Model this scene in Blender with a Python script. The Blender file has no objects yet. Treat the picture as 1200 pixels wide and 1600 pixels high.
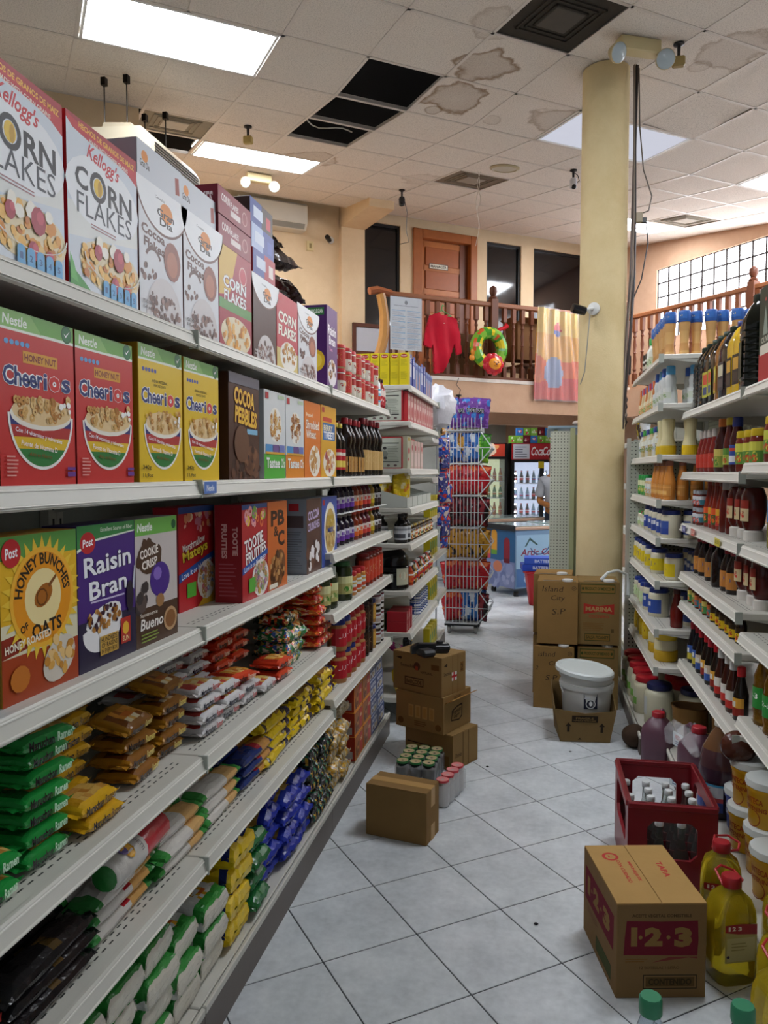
import bpy, bmesh, math, random
from mathutils import Vector, Matrix, noise
from mathutils.geometry import tessellate_polygon

sc = bpy.context.scene
COL = sc.collection
rnd = random.Random(7)
PI = math.pi

# ------------------------------------------------------------------ camera
cam = bpy.data.cameras.new('camera')
cam.sensor_width = 36.0
cam.lens = 1215.0 / 1600.0 * 36.0
cam.clip_start = 0.05
cam_ob = bpy.data.objects.new('camera', cam)
COL.objects.link(cam_ob)
cam_ob.location = (0, 0, 1.5)
cam_ob.rotation_euler = (math.radians(87.0), 0, math.radians(11.385))
sc.camera = cam_ob

# ------------------------------------------------------------------ world, exposure
world = bpy.data.worlds.new('world')
sc.world = world
world.use_nodes = True
wbg = world.node_tree.nodes['Background']
wbg.inputs[0].default_value = (0.90, 0.95, 1.0, 1)
wbg.inputs[1].default_value = WORLD_STRENGTH = 0.16
sc.view_settings.view_transform = 'Standard'
sc.view_settings.look = 'None'
sc.view_settings.gamma = 1.0
sc.view_settings.use_curve_mapping = False
sc.view_settings.exposure = 0.95
FIXTURE_STRENGTH = 20.0        # emission of the lit ceiling panels
WINDOW_STRENGTH = 5.0         # daylight behind the glass blocks

# ------------------------------------------------------------------ colour helpers
def lin(c):
    return c / 12.92 if c <= 0.04045 else ((c + 0.055) / 1.055) ** 2.4
_cc = {}
def C(c):
    """'#rrggbb' or (r,g,b) 0-255 sRGB -> linear rgba"""
    k = c
    if k in _cc: return _cc[k]
    if isinstance(c, str):
        c = c.lstrip('#'); c = ''.join(x + x for x in c) if len(c) == 3 else c; t = tuple(int(c[i:i + 2], 16) / 255 for i in (0, 2, 4))
    else:
        t = tuple(x / 255 for x in c)
    r = tuple(lin(x) for x in t) + (1.0,)
    _cc[k] = r
    return r

# ------------------------------------------------------------------ materials
MATS = {}
def newmat(name):
    m = bpy.data.materials.new(name); m.use_nodes = True
    MATS[name] = m
    return m, m.node_tree, m.node_tree.nodes['Principled BSDF']

def family(name, rough, spec=0.5, var=0.06, scale=30.0, bump=0.0, bscale=60.0, metal=0.0, coat=0.0, trans=0.0, ior=1.45, alpha=1.0):
    """A material whose colour comes from the print colours of the mesh, with mottling and fine relief from noise."""
    m, nt, b = newmat(name)
    at = nt.nodes.new('ShaderNodeAttribute'); at.attribute_name = 'Col'
    tc = nt.nodes.new('ShaderNodeTexCoord')
    nz = nt.nodes.new('ShaderNodeTexNoise'); nz.inputs['Scale'].default_value = scale; nz.inputs['Detail'].default_value = 3
    nt.links.new(tc.outputs['Object'], nz.inputs['Vector'])
    mr = nt.nodes.new('ShaderNodeMapRange'); mr.inputs[3].default_value = 1 - var; mr.inputs[4].default_value = 1 + var
    nt.links.new(nz.outputs['Fac'], mr.inputs[0])
    mx = nt.nodes.new('ShaderNodeVectorMath'); mx.operation = 'SCALE'
    nt.links.new(at.outputs['Color'], mx.inputs[0]); nt.links.new(mr.outputs[0], mx.inputs[3])
    nt.links.new(mx.outputs[0], b.inputs['Base Color'])
    b.inputs['Roughness'].default_value = rough
    b.inputs['Specular IOR Level'].default_value = spec
    b.inputs['Metallic'].default_value = metal
    b.inputs['Coat Weight'].default_value = coat
    b.inputs['Coat Roughness'].default_value = 0.15
    b.inputs['Transmission Weight'].default_value = trans
    b.inputs['IOR'].default_value = ior
    b.inputs['Alpha'].default_value = alpha
    if bump:
        n2 = nt.nodes.new('ShaderNodeTexNoise'); n2.inputs['Scale'].default_value = bscale; n2.inputs['Detail'].default_value = 4
        nt.links.new(tc.outputs['Object'], n2.inputs['Vector'])
        bp = nt.nodes.new('ShaderNodeBump'); bp.inputs['Strength'].default_value = bump; bp.inputs['Distance'].default_value = 0.01
        nt.links.new(n2.outputs['Fac'], bp.inputs['Height']); nt.links.new(bp.outputs[0], b.inputs['Normal'])
    return m
family('card', 0.40, 0.35, 0.03, 12, 0.05, 18)            # printed carton board
family('corrugated', 0.85, 0.2, 0.10, 9, 0.10, 40)       # brown corrugated board
family('film', 0.22, 0.55, 0.08, 25, 0.35, 45)           # crinkled plastic film packs
family('plastic', 0.38, 0.5, 0.03, 20)                   # moulded plastic
family('shiny', 0.12, 0.5, 0.03, 20)                     # glossy plastic / glass with opaque filling
family('metal', 0.35, 0.5, 0.05, 20, metal=0.85)
family('enamel', 0.42, 0.5, 0.05, 6, 0.03, 30)           # painted sheet metal of the shelving
family('rough', 0.8, 0.25, 0.10, 14, 0.15, 60)           # cloth, paper, matt things
family('wood', 0.42, 0.4, 0.14, 16, 0.05, 30)
family('skin', 0.5, 0.4, 0.04, 20)
family('plaster', 0.85, 0.25, 0.07, 3.0, 0.25, 90)
family('oil', 0.05, 0.5, 0.02, 20, trans=0.75, ior=1.40)
family('clear_plastic', 0.08, 0.5, 0.02, 20, trans=0.95, ior=1.12)

def glass(name, col, rough=0.03, alpha=0.25):
    m, nt, b = newmat(name)
    b.inputs['Base Color'].default_value = C(col); b.inputs['Roughness'].default_value = rough
    b.inputs['Alpha'].default_value = alpha; b.inputs['Specular IOR Level'].default_value = 0.8
    nz = nt.nodes.new('ShaderNodeTexNoise'); nz.inputs['Scale'].default_value = 9
    mr = nt.nodes.new('ShaderNodeMapRange'); mr.inputs[3].default_value = rough; mr.inputs[4].default_value = rough + 0.08
    nt.links.new(nz.outputs['Fac'], mr.inputs[0]); nt.links.new(mr.outputs[0], b.inputs['Roughness'])
    return m
glass('thin_glass', '#dfe8ea', 0.03, 0.14)
glass('wrap', '#f0f2f4', 0.10, 0.22)
glass('dark_glass', '#0a0d12', 0.04, 0.96)
glass('bottle_glass', '#7c8a86', 0.03, 0.20)

def emit(name, col, strength):
    m = bpy.data.materials.new(name); m.use_nodes = True; MATS[name] = m
    nt = m.node_tree; nt.nodes.remove(nt.nodes['Principled BSDF'])
    e = nt.nodes.new('ShaderNodeEmission'); e.inputs[0].default_value = C(col); e.inputs[1].default_value = strength
    nz = nt.nodes.new('ShaderNodeTexNoise'); nz.inputs['Scale'].default_value = 4
    mr = nt.nodes.new('ShaderNodeMapRange'); mr.inputs[3].default_value = strength * 0.97; mr.inputs[4].default_value = strength * 1.03
    nt.links.new(nz.outputs['Fac'], mr.inputs[0]); nt.links.new(mr.outputs[0], e.inputs[1])
    nt.links.new(e.outputs[0], nt.nodes['Material Output'].inputs[0])
    return m
emit('lamp_panel', '#f4f8ff', FIXTURE_STRENGTH)
emit('lamp_panel_dim', '#eef0ff', 0.36)
emit('daylight', '#f6f8ff', WINDOW_STRENGTH)
emit('lamp_recess_added', '#f4f6ff', 5.0)
emit('led', '#e8f0ff', 12.0)
emit('fridge_glow', '#cfdcf8', 0.55)
emit('fridge_glow_warm', '#e4f0c0', 0.35)

# ------------------------------------------------------------------ mesh builder
class MB:
    def __init__(s): s.v = []; s.f = []; s.c = []
    def add(s, vs, fs, col):
        o = len(s.v); s.v.extend([tuple(v) for v in vs])
        c = C(col)
        for f in fs: s.f.append(tuple(i + o for i in f)); s.c.append(c)
        return s
    def join(s, other, mat=None):
        o = len(s.v)
        s.v.extend([tuple(mat @ Vector(v)) for v in other.v] if mat else other.v)
        s.f.extend([tuple(i + o for i in f) for f in other.f]); s.c.extend(other.c)
        return s
    def box(s, x0, x1, y0, y1, z0, z1, col, bev=0.0, mat=None):
        if bev <= 0:
            vs = [(x, y, z) for z in (z0, z1) for y in (y0, y1) for x in (x0, x1)]
            fs = [(0, 2, 3, 1), (4, 5, 7, 6), (0, 1, 5, 4), (2, 6, 7, 3), (0, 4, 6, 2), (1, 3, 7, 5)]
        else:
            b = min(bev, (x1 - x0) * .45, (y1 - y0) * .45, (z1 - z0) * .45)
            vs = []; idx = {}
            X = (x0, x1); Y = (y0, y1); Z = (z0, z1)
            for i in (0, 1):
                for j in (0, 1):
                    for k in (0, 1):
                        sx = b if i == 0 else -b; sy = b if j == 0 else -b; sz = b if k == 0 else -b
                        idx[i, j, k] = len(vs)
                        vs += [(X[i], Y[j] + sy, Z[k] + sz), (X[i] + sx, Y[j], Z[k] + sz), (X[i] + sx, Y[j] + sy, Z[k])]
            g = lambda i, j, k, a: idx[i, j, k] + a
            fs = [(g(0,0,0,0), g(0,0,1,0), g(0,1,1,0), g(0,1,0,0)), (g(1,0,0,0), g(1,1,0,0), g(1,1,1,0), g(1,0,1,0)),
                  (g(0,0,0,1), g(1,0,0,1), g(1,0,1,1), g(0,0,1,1)), (g(0,1,0,1), g(0,1,1,1), g(1,1,1,1), g(1,1,0,1)),
                  (g(0,0,0,2), g(0,1,0,2), g(1,1,0,2), g(1,0,0,2)), (g(0,0,1,2), g(1,0,1,2), g(1,1,1,2), g(0,1,1,2))]
            for i in (0, 1):
                for j in (0, 1):
                    for k in (0, 1):
                        t = (g(i,j,k,0), g(i,j,k,1), g(i,j,k,2))
                        fs.append(t if (i + j + k) % 2 == 0 else t[::-1])
            for j in (0, 1):
                for k in (0, 1):
                    q = (g(0,j,k,1), g(0,j,k,2), g(1,j,k,2), g(1,j,k,1)); fs.append(q if (j + k) % 2 == 0 else q[::-1])
            for i in (0, 1):
                for k in (0, 1):
                    q = (g(i,0,k,0), g(i,1,k,0), g(i,1,k,2), g(i,0,k,2)); fs.append(q if (i + k) % 2 == 0 else q[::-1])
            for i in (0, 1):
                for j in (0, 1):
                    q = (g(i,j,0,0), g(i,j,0,1), g(i,j,1,1), g(i,j,1,0)); fs.append(q if (i + j) % 2 == 0 else q[::-1])
        if mat: vs = [tuple(mat @ Vector(v)) for v in vs]
        return s.add(vs, fs, col)
    def lathe(s, prof, col, n=14, cx=0, cy=0, cap=True, sq=None, sx=1.0, sy=1.0, cols=None):
        """prof [(r,z)...]; sq = superellipse exponent for squarish cross-sections"""
        vs = []; fs = []
        for r, z in prof:
            for i in range(n):
                a = 2 * PI * (i + .5) / n
                c, t = math.cos(a), math.sin(a)
                k = 1.0
                if sq: k = (abs(c) ** sq + abs(t) ** sq) ** (-1.0 / sq)
                vs.append((cx + r * c * k * sx, cy + r * t * k * sy, z))
        m = len(prof)
        for j in range(m - 1):
            fr = [(j * n + i, j * n + (i + 1) % n, (j + 1) * n + (i + 1) % n, (j + 1) * n + i) for i in range(n)]
            fs.append(fr)
        o = len(s.v); s.v.extend(vs)
        for j, fr in enumerate(fs):
            cc = C(cols[j] if cols else col)
            for f in fr: s.f.append(tuple(i + o for i in f)); s.c.append(cc)
        if cap:
            if prof[0][0] > 1e-5: s.f.append(tuple(o + i for i in range(n))[::-1]); s.c.append(C(cols[0] if cols else col))
            if prof[-1][0] > 1e-5: s.f.append(tuple(o + (m - 1) * n + i for i in range(n))); s.c.append(C(cols[-1] if cols else col))
        return s
    def tube(s, pts, r, col, n=6, closed=False):
        pts = [Vector(p) for p in pts]; rr = r if isinstance(r, (list, tuple)) else [r] * len(pts)
        vs = []; m = len(pts)
        up = Vector((0, 0, 1))
        prev = None
        for i, p in enumerate(pts):
            if closed: t = pts[(i + 1) % m] - pts[i - 1]
            else: t = pts[min(i + 1, m - 1)] - pts[max(i - 1, 0)]
            t.normalize()
            a = prev if prev is not None else (up if abs(t.z) < .9 else Vector((1, 0, 0)))
            x = a - t * a.dot(t)
            if x.length < 1e-4: x = Vector((1, 0, 0)) - t * t.x
            x.normalize(); prev = x; y = t.cross(x)
            for k in range(n):
                an = 2 * PI * k / n
                vs.append(p + (x * math.cos(an) + y * math.sin(an)) * rr[i])
        fs = []
        for j in range(m if closed else m - 1):
            for k in range(n):
                j2 = (j + 1) % m
                fs.append((j * n + k, j * n + (k + 1) % n, j2 * n + (k + 1) % n, j2 * n + k))
        if not closed: fs += [tuple(range(n))[::-1], tuple((m - 1) * n + k for k in range(n))]
        return s.add(vs, fs, col)
    def prism(s, poly, y0, y1, col, axis='y'):
        """extrude a 2D polygon; axis y: poly is (x,z); axis x: (y,z); axis z: (x,y)"""
        n = len(poly)
        def P(p, t): return {'y': (p[0], t, p[1]), 'x': (t, p[0], p[1]), 'z': (p[0], p[1], t)}[axis]
        vs = [P(p, y0) for p in poly] + [P(p, y1) for p in poly]
        fs = [(i, (i + 1) % n, n + (i + 1) % n, n + i) for i in range(n)]
        tri = tessellate_polygon([[Vector((p[0], p[1], 0)) for p in poly]])
        fs += [t for t in tri] + [tuple(n + i for i in t)[::-1] for t in tri]
        return s.add(vs, fs, col)
    def sphere(s, c, r, col, n=10, m=7, scale=(1, 1, 1)):
        prof = []
        vs = []; fs = []
        for j in range(m + 1):
            th = PI * j / m
            for i in range(n):
                a = 2 * PI * i / n
                vs.append((c[0] + r * scale[0] * math.sin(th) * math.cos(a), c[1] + r * scale[1] * math.sin(th) * math.sin(a), c[2] - r * scale[2] * math.cos(th)))
        for j in range(m):
            for i in range(n):
                fs.append((j * n + i, j * n + (i + 1) % n, (j + 1) * n + (i + 1) % n, (j + 1) * n + i))
        return s.add(vs, fs, col)
    def mesh(s, name, mat, smooth=False):
        me = bpy.data.meshes.new(name)
        me.from_pydata(s.v, [], s.f)
        at = me.color_attributes.new('Col', 'FLOAT_COLOR', 'CORNER')
        buf = []
        for f, c in zip(s.f, s.c): buf.extend(c * len(f))
        at.data.foreach_set('color', buf)
        mats = mat if isinstance(mat, (list, tuple)) else [mat]
        for q in mats: me.materials.append(MATS[q])
        bm = bmesh.new(); bm.from_mesh(me)
        bmesh.ops.recalc_face_normals(bm, faces=bm.faces)
        bm.to_mesh(me); bm.free()
        if smooth:
            me.polygons.foreach_set('use_smooth', [True] * len(me.polygons))
            me.set_sharp_from_angle(angle=math.radians(smooth if smooth is not True else 40))
        me.update()
        return me

# ------------------------------------------------------------------ text -> flat triangles (cached)
_txt = {}
def text_tris(body, bold=0.0, shear=0.0, res=2):
    k = (body, bold, shear, res)
    if k in _txt: return _txt[k]
    cu = bpy.data.curves.new('t', 'FONT'); cu.body = body; cu.size = 1; cu.resolution_u = res
    cu.offset = bold; cu.shear = shear; cu.fill_mode = 'FRONT'
    ob = bpy.data.objects.new('t', cu); COL.objects.link(ob)
    dg = bpy.context.evaluated_depsgraph_get()
    me = ob.evaluated_get(dg).to_mesh()
    vs = [(v.co.x, v.co.y) for v in me.vertices]; fs = [tuple(p.vertices) for p in me.polygons]
    ob.evaluated_get(dg).to_mesh_clear()
    bpy.data.objects.remove(ob); bpy.data.curves.remove(cu)
    if not vs: vs = [(0, 0), (1, 0), (1, 1)]; fs = [(0, 1, 2)]
    x0 = min(v[0] for v in vs); x1 = max(v[0] for v in vs); y0 = min(v[1] for v in vs); y1 = max(v[1] for v in vs)
    sx = 1 / max(x1 - x0, 1e-4); sy = 1 / max(y1 - y0, 1e-4)
    r = ([((a - x0) * sx, (b - y0) * sy) for a, b in vs], fs)
    _txt[k] = r
    return r

class Art:
    """flat print: layered 2D shapes on a w x h panel, coordinates in fractions of the panel"""
    def __init__(s, w, h): s.w = w; s.h = h; s.L = []; s.n = 0
    def _put(s, pts, fs, col):
        s.n += 1; s.L.append((pts, fs, col, s.n)); return s
    def poly(s, pts, col):
        tri = tessellate_polygon([[Vector((p[0], p[1], 0)) for p in pts]])
        return s._put([(p[0] * s.w, p[1] * s.h) for p in pts], [tuple(t) for t in tri], col)
    def rect(s, x, y, w, h, col, seg=1):
        pts = []; fs = []
        for i in range(seg + 1):
            pts += [((x + w * i / seg) * s.w, y * s.h), ((x + w * i / seg) * s.w, (y + h) * s.h)]
        for i in range(seg): fs.append((2 * i, 2 * i + 2, 2 * i + 3, 2 * i + 1))
        return s._put(pts, fs, col)
    def ell(s, cx, cy, rx, ry, col, n=18, a0=0, a1=2 * PI, rot=0):
        pts = []
        for i in range(n):
            a = a0 + (a1 - a0) * i / (n if a1 - a0 > 6.28 else n - 1)
            x, y = rx * math.cos(a) * s.w, ry * math.sin(a) * s.h
            pts.append((cx * s.w + x * math.cos(rot) - y * math.sin(rot), cy * s.h + x * math.sin(rot) + y * math.cos(rot)))
        return s._put(pts, [tuple(range(n))], col)
    def ring(s, cx, cy, r0, r1, col, n=14, a0=0, a1=2 * PI, asp=None):
        asp = asp if asp else 1.0
        pts = []; fs = []
        for i in range(n + 1):
            a = a0 + (a1 - a0) * i / n
            for r in (r0, r1): pts.append((cx * s.w + r * s.w * math.cos(a), cy * s.h + r * s.w * asp * math.sin(a)))
        for i in range(n): fs.append((2 * i, 2 * i + 1, 2 * i + 3, 2 * i + 2))
        return s._put(pts, fs, col)
    def text(s, body, x, y, w, h, col, bold=0.02, shear=0.0, rot=0.0, out=None, arc=None, res=2, outw=0.05):
        """fit the words into the rectangle; arc=(cx,cy,r) bends them over a circle (fractions of width)"""
        def one(bd, cc, grow):
            pts, fs = text_tris(body, bd, shear, res)
            q = []
            for a, b in pts:
                px = (x + w * a) * s.w + (a - .5) * grow * 2; py = (y + h * b) * s.h + (b - .5) * grow * 2
                if arc:
                    cx, cy, r = arc[0] * s.w, arc[1] * s.h, arc[2] * s.w
                    an = PI / 2 - (px - cx) / r; rr = r + (py - y * s.h) if r > 0 else r + (py - y * s.h)
                    px, py = cx + rr * math.cos(an), cy + rr * math.sin(an)
                elif rot:
                    ox, oy = (x + w / 2) * s.w, (y + h / 2) * s.h
                    dx, dy = px - ox, py - oy
                    px, py = ox + dx * math.cos(rot) - dy * math.sin(rot), oy + dx * math.sin(rot) + dy * math.cos(rot)
                q.append((px, py))
            s._put(q, fs, cc)
        if out: one(bold + outw, out, outw * h * s.h * 0.6)
        one(bold, col, 0)
        return s
    def lines(s, x, y, w, h, n, col, fill=.5, seed=1):
        r = random.Random(seed)
        for i in range(n): s.rect(x, y + h * (i + .2) / n, w * (0.6 + .4 * r.random()), h * fill / n, col)
        return s
    def rings(s, cx, cy, rx, ry, n, cols, size, seed=1):
        r = random.Random(seed)
        for i in range(n):
            a = r.random() * 2 * PI; q = math.sqrt(r.random())
            s.ring(cx + rx * q * math.cos(a), cy + ry * q * math.sin(a), size * .38, size * (0.8 + .4 * r.random()), r.choice(cols), 7)
        return s
    def blobs(s, cx, cy, rx, ry, n, cols, size, seed=1, asp=1.0):
        r = random.Random(seed)
        for i in range(n):
            a = r.random() * 2 * PI; q = math.sqrt(r.random()); k = size * (0.6 + .8 * r.random())
            s.ell(cx + rx * q * math.cos(a), cy + ry * q * math.sin(a), k, k * asp * s.w / s.h * (0.6 + .5 * r.random()), r.choice(cols), 7, rot=r.random() * 3)
        return s
    def emit(s, mb, fn, eps=0.000035):
        # few layers share a height: eps grows slowly so the print stays thin
        for pts, fs, col, l in s.L:
            mb.add([fn(p[0], p[1], l * eps) for p in pts], fs, col)
        return mb
    def flat(s, mb=None, front=True):
        """front face of a box standing at y=0: x from -w/2"""
        mb = mb or MB()
        return s.emit(mb, lambda u, v, l: (u - s.w / 2, -0.0004 - l, v))
    def cyl(s, r, z0=0, mb=None):
        mb = mb or MB()
        return s.emit(mb, lambda u, v, l: ((r + l + .0004) * math.sin((u - s.w / 2) / r), -(r + l + .0004) * math.cos((u - s.w / 2) / r), z0 + v))
    def on(s, M, mb=None):
        """M maps (u - w/2, v, layer) to 3D"""
        mb = mb or MB()
        return s.emit(mb, lambda u, v, l: tuple(M @ Vector((u - s.w / 2, v, 0.0004 + l))))

# ------------------------------------------------------------------ objects
def link(name, data, parent=None, loc=(0, 0, 0), rot=(0, 0, 0), scale=None):
    o = bpy.data.objects.new(name, data); COL.objects.link(o)
    o.location = loc; o.rotation_euler = rot
    if scale: o.scale = scale
    if parent: o.parent = parent
    return o
def tag(o, label, cat, group=None, kind=None):
    if label: o['label'] = label
    if cat: o['category'] = cat
    if group: o['group'] = group
    if kind: o['kind'] = kind
    return o
def thing(name, label, cat, loc=(0, 0, 0), rz=0.0, group=None, rot=None):
    o = link(name, None, None, loc, rot if rot else (0, 0, rz))
    o.empty_display_size = .05
    return tag(o, label, cat, group)
def struct(name, mesh, parent=None, label=None, loc=(0, 0, 0), rot=(0, 0, 0)):
    o = link(name, mesh, parent, loc, rot)
    if not parent: tag(o, label, None, None, 'structure')
    return o
def put(kit, name, label, cat, loc, rz=0.0, group=None, rot=None, scale=None):
    """kit: [(part_name, mesh, [(sub_name, mesh), ...]), ...]; one part only -> the thing is that mesh"""
    r = rot if rot else (0, 0, rz)
    if len(kit) == 1 and not kit[0][2]:
        o = link(name, kit[0][1], None, loc, r, scale)
        return tag(o, label, cat, group)
    o = link(name, None, None, loc, r, scale); o.empty_display_size = .03
    tag(o, label, cat, group)
    for pn, me, subs in kit:
        p = link(pn, me, o)
        for sn, sm in subs: link(sn, sm, p)
    return o
ORD = ['first', 'second', 'third', 'fourth', 'fifth', 'sixth', 'seventh', 'eighth', 'ninth', 'tenth', 'eleventh', 'twelfth', 'thirteenth', 'fourteenth', 'fifteenth', 'sixteenth', 'seventeenth', 'eighteenth', 'nineteenth', 'twentieth']
RL = PI / 2       # faces the aisle from the left-hand shelves
RR = -PI / 2      # faces the aisle from the right-hand shelves
# building axes, turned against the aisle
PHI = math.radians(36.8)
E1 = Vector((math.cos(PHI), math.sin(PHI), 0)); E2 = Vector((-math.sin(PHI), math.cos(PHI), 0))
def BW(a, b, z): return E1 * a + E2 * b + Vector((0, 0, z))
# ================================================================== THE SETTING
ROTB = (0, 0, PHI)
# ---- tile material of the floor
def floor_mat():
    m, nt, b = newmat('floor_tile')
    tc = nt.nodes.new('ShaderNodeNewGeometry'); oi = nt.nodes.new('ShaderNodeObjectInfo')
    n1 = nt.nodes.new('ShaderNodeTexNoise'); n1.inputs['Scale'].default_value = 5; n1.inputs['Detail'].default_value = 6; n1.inputs['Roughness'].default_value = .65
    n2 = nt.nodes.new('ShaderNodeTexNoise'); n2.inputs['Scale'].default_value = 40; n2.inputs['Detail'].default_value = 4
    for n in (n1, n2): nt.links.new(tc.outputs['Position'], n.inputs['Vector'])
    cr = nt.nodes.new('ShaderNodeValToRGB')
    cr.color_ramp.elements[0].position = .3; cr.color_ramp.elements[0].color = C('#b6bcc0')
    cr.color_ramp.elements[1].position = .7; cr.color_ramp.elements[1].color = C('#d8dde0')
    mx = nt.nodes.new('ShaderNodeMath'); mx.operation = 'ADD'
    sc_ = nt.nodes.new('ShaderNodeMath'); sc_.operation = 'MULTIPLY'; sc_.inputs[1].default_value = .25
    sb = nt.nodes.new('ShaderNodeMath'); sb.operation = 'SUBTRACT'; sb.inputs[1].default_value = .5
    nt.links.new(n2.outputs['Fac'], sb.inputs[0]); nt.links.new(sb.outputs[0], sc_.inputs[0])
    nt.links.new(n1.outputs['Fac'], mx.inputs[0]); nt.links.new(sc_.outputs[0], mx.inputs[1]); nt.links.new(mx.outputs[0], cr.inputs[0])
    nt.links.new(cr.outputs[0], b.inputs['Base Color'])
    b.inputs['Roughness'].default_value = .38; b.inputs['Specular IOR Level'].default_value = .45
floor_mat()
def grout_mat():
    m, nt, b = newmat('grout'); b.inputs['Roughness'].default_value = .9
    n = nt.nodes.new('ShaderNodeTexNoise'); n.inputs['Scale'].default_value = 30
    cr = nt.nodes.new('ShaderNodeValToRGB'); cr.color_ramp.elements[0].color = C('#2c2f33'); cr.color_ramp.elements[1].color = C('#45484c')
    nt.links.new(n.outputs['Fac'], cr.inputs[0]); nt.links.new(cr.outputs[0], b.inputs['Base Color'])
grout_mat()
def ceiling_mat():
    m, nt, b = newmat('ceiling_board'); b.inputs['Roughness'].default_value = .95; b.inputs['Specular IOR Level'].default_value = .1
    g = nt.nodes.new('ShaderNodeNewGeometry')
    n1 = nt.nodes.new('ShaderNodeTexNoise'); n1.inputs['Scale'].default_value = 130; n1.inputs['Detail'].default_value = 4
    n0 = nt.nodes.new('ShaderNodeTexNoise'); n0.inputs['Scale'].default_value = .9; n0.inputs['Detail'].default_value = 2
    nd = nt.nodes.new('ShaderNodeTexNoise'); nd.inputs['Scale'].default_value = 5; nd.inputs['Detail'].default_value = 4
    for n in (n0, n1, nd): nt.links.new(g.outputs['Position'], n.inputs['Vector'])
    cr = nt.nodes.new('ShaderNodeValToRGB'); cr.color_ramp.elements[0].position = .30; cr.color_ramp.elements[0].color = C('#bcb2a8')
    cr.color_ramp.elements[1].position = .55; cr.color_ramp.elements[1].color = C('#ded5ca')
    nt.links.new(n1.outputs['Fac'], cr.inputs[0])
    col = cr.outputs[0]
    # damp stains: irregular brown rings where water came through
    for (x, y, r, dark) in ((-.40, 5.66, .24, .8), (-.68, 6.08, .27, .8), (-.86, 6.22, .10, .6), (.10, 6.62, .26, .5), (1.26, 5.78, .27, .45), (1.07, 5.95, .09, .35), (-2.25, 7.55, .30, .6), (-.42, 6.5, .09, .35), (-.32, 5.15, .20, .35), (-1.25, 8.3, .25, .3)):
        d = nt.nodes.new('ShaderNodeVectorMath'); d.operation = 'DISTANCE'
        flatp = nt.nodes.new('ShaderNodeVectorMath'); flatp.operation = 'MULTIPLY'; flatp.inputs[1].default_value = (1, 1, 0)
        nt.links.new(g.outputs['Position'], flatp.inputs[0]); nt.links.new(flatp.outputs[0], d.inputs[0]); d.inputs[1].default_value = (x, y, 0)
        wob = nt.nodes.new('ShaderNodeMath'); wob.operation = 'MULTIPLY_ADD'; wob.inputs[1].default_value = .34 * r / .25; nt.links.new(nd.outputs['Fac'], wob.inputs[0])
        nt.links.new(d.outputs['Value'], wob.inputs[2])
        mr = nt.nodes.new('ShaderNodeMapRange'); mr.inputs[1].default_value = r * .45; mr.inputs[2].default_value = r * 1.75
        nt.links.new(wob.outputs[0], mr.inputs[0])
        rp = nt.nodes.new('ShaderNodeValToRGB'); e = rp.color_ramp.elements
        e[0].position = 0; e[0].color = (.25 * dark,) * 3 + (1,); e[1].position = 1; e[1].color = (0, 0, 0, 1)
        k = e.new(.68); k.color = (.35 * dark,) * 3 + (1,); k = e.new(.80); k.color = (dark,) * 3 + (1,); k = e.new(.88); k.color = (0, 0, 0, 1)
        nt.links.new(mr.outputs[0], rp.inputs[0])
        mix = nt.nodes.new('ShaderNodeMix'); mix.data_type = 'RGBA'
        nt.links.new(rp.outputs[0], mix.inputs[0]); nt.links.new(col, mix.inputs[6]); mix.inputs[7].default_value = C('#7a5a34')
        col = mix.outputs[2]
    nt.links.new(col, b.inputs['Base Color'])
    bp = nt.nodes.new('ShaderNodeBump'); bp.inputs['Strength'].default_value = .35; bp.inputs['Distance'].default_value = .004
    nt.links.new(n1.outputs['Fac'], bp.inputs['Height']); nt.links.new(bp.outputs[0], b.inputs['Normal'])
ceiling_mat()
def wallpaint(name, c0, c1):
    m, nt, b = newmat(name); b.inputs['Roughness'].default_value = .9; b.inputs['Specular IOR Level'].default_value = .2
    g = nt.nodes.new('ShaderNodeNewGeometry')
    n = nt.nodes.new('ShaderNodeTexNoise'); n.inputs['Scale'].default_value = 2.2; n.inputs['Detail'].default_value = 6; n.inputs['Roughness'].default_value = .7
    n2 = nt.nodes.new('ShaderNodeTexNoise'); n2.inputs['Scale'].default_value = 120; n2.inputs['Detail'].default_value = 3
    nt.links.new(g.outputs['Position'], n.inputs['Vector']); nt.links.new(g.outputs['Position'], n2.inputs['Vector'])
    cr = nt.nodes.new('ShaderNodeValToRGB'); cr.color_ramp.elements[0].position = .3; cr.color_ramp.elements[1].position = .7
    cr.color_ramp.elements[0].color = C(c0); cr.color_ramp.elements[1].color = C(c1)
    nt.links.new(n.outputs['Fac'], cr.inputs[0]); nt.links.new(cr.outputs[0], b.inputs['Base Color'])
    bp = nt.nodes.new('ShaderNodeBump'); bp.inputs['Strength'].default_value = .4; bp.inputs['Distance'].default_value = .004
    nt.links.new(n2.outputs['Fac'], bp.inputs['Height']); nt.links.new(bp.outputs[0], b.inputs['Normal'])
wallpaint('wall_tan', '#cfb592', '#dcc5a2')
wallpaint('wall_peach', '#c09c80', '#cfac90')
wallpaint('wall_pale', '#bdbfb4', '#cccfc4')
wallpaint('pillar_paint', '#c6b184', '#d6c49a')

def colour_less(me): return me
def plain(mb, name, mat, smooth=False): return mb.mesh(name, mat, smooth)

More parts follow.
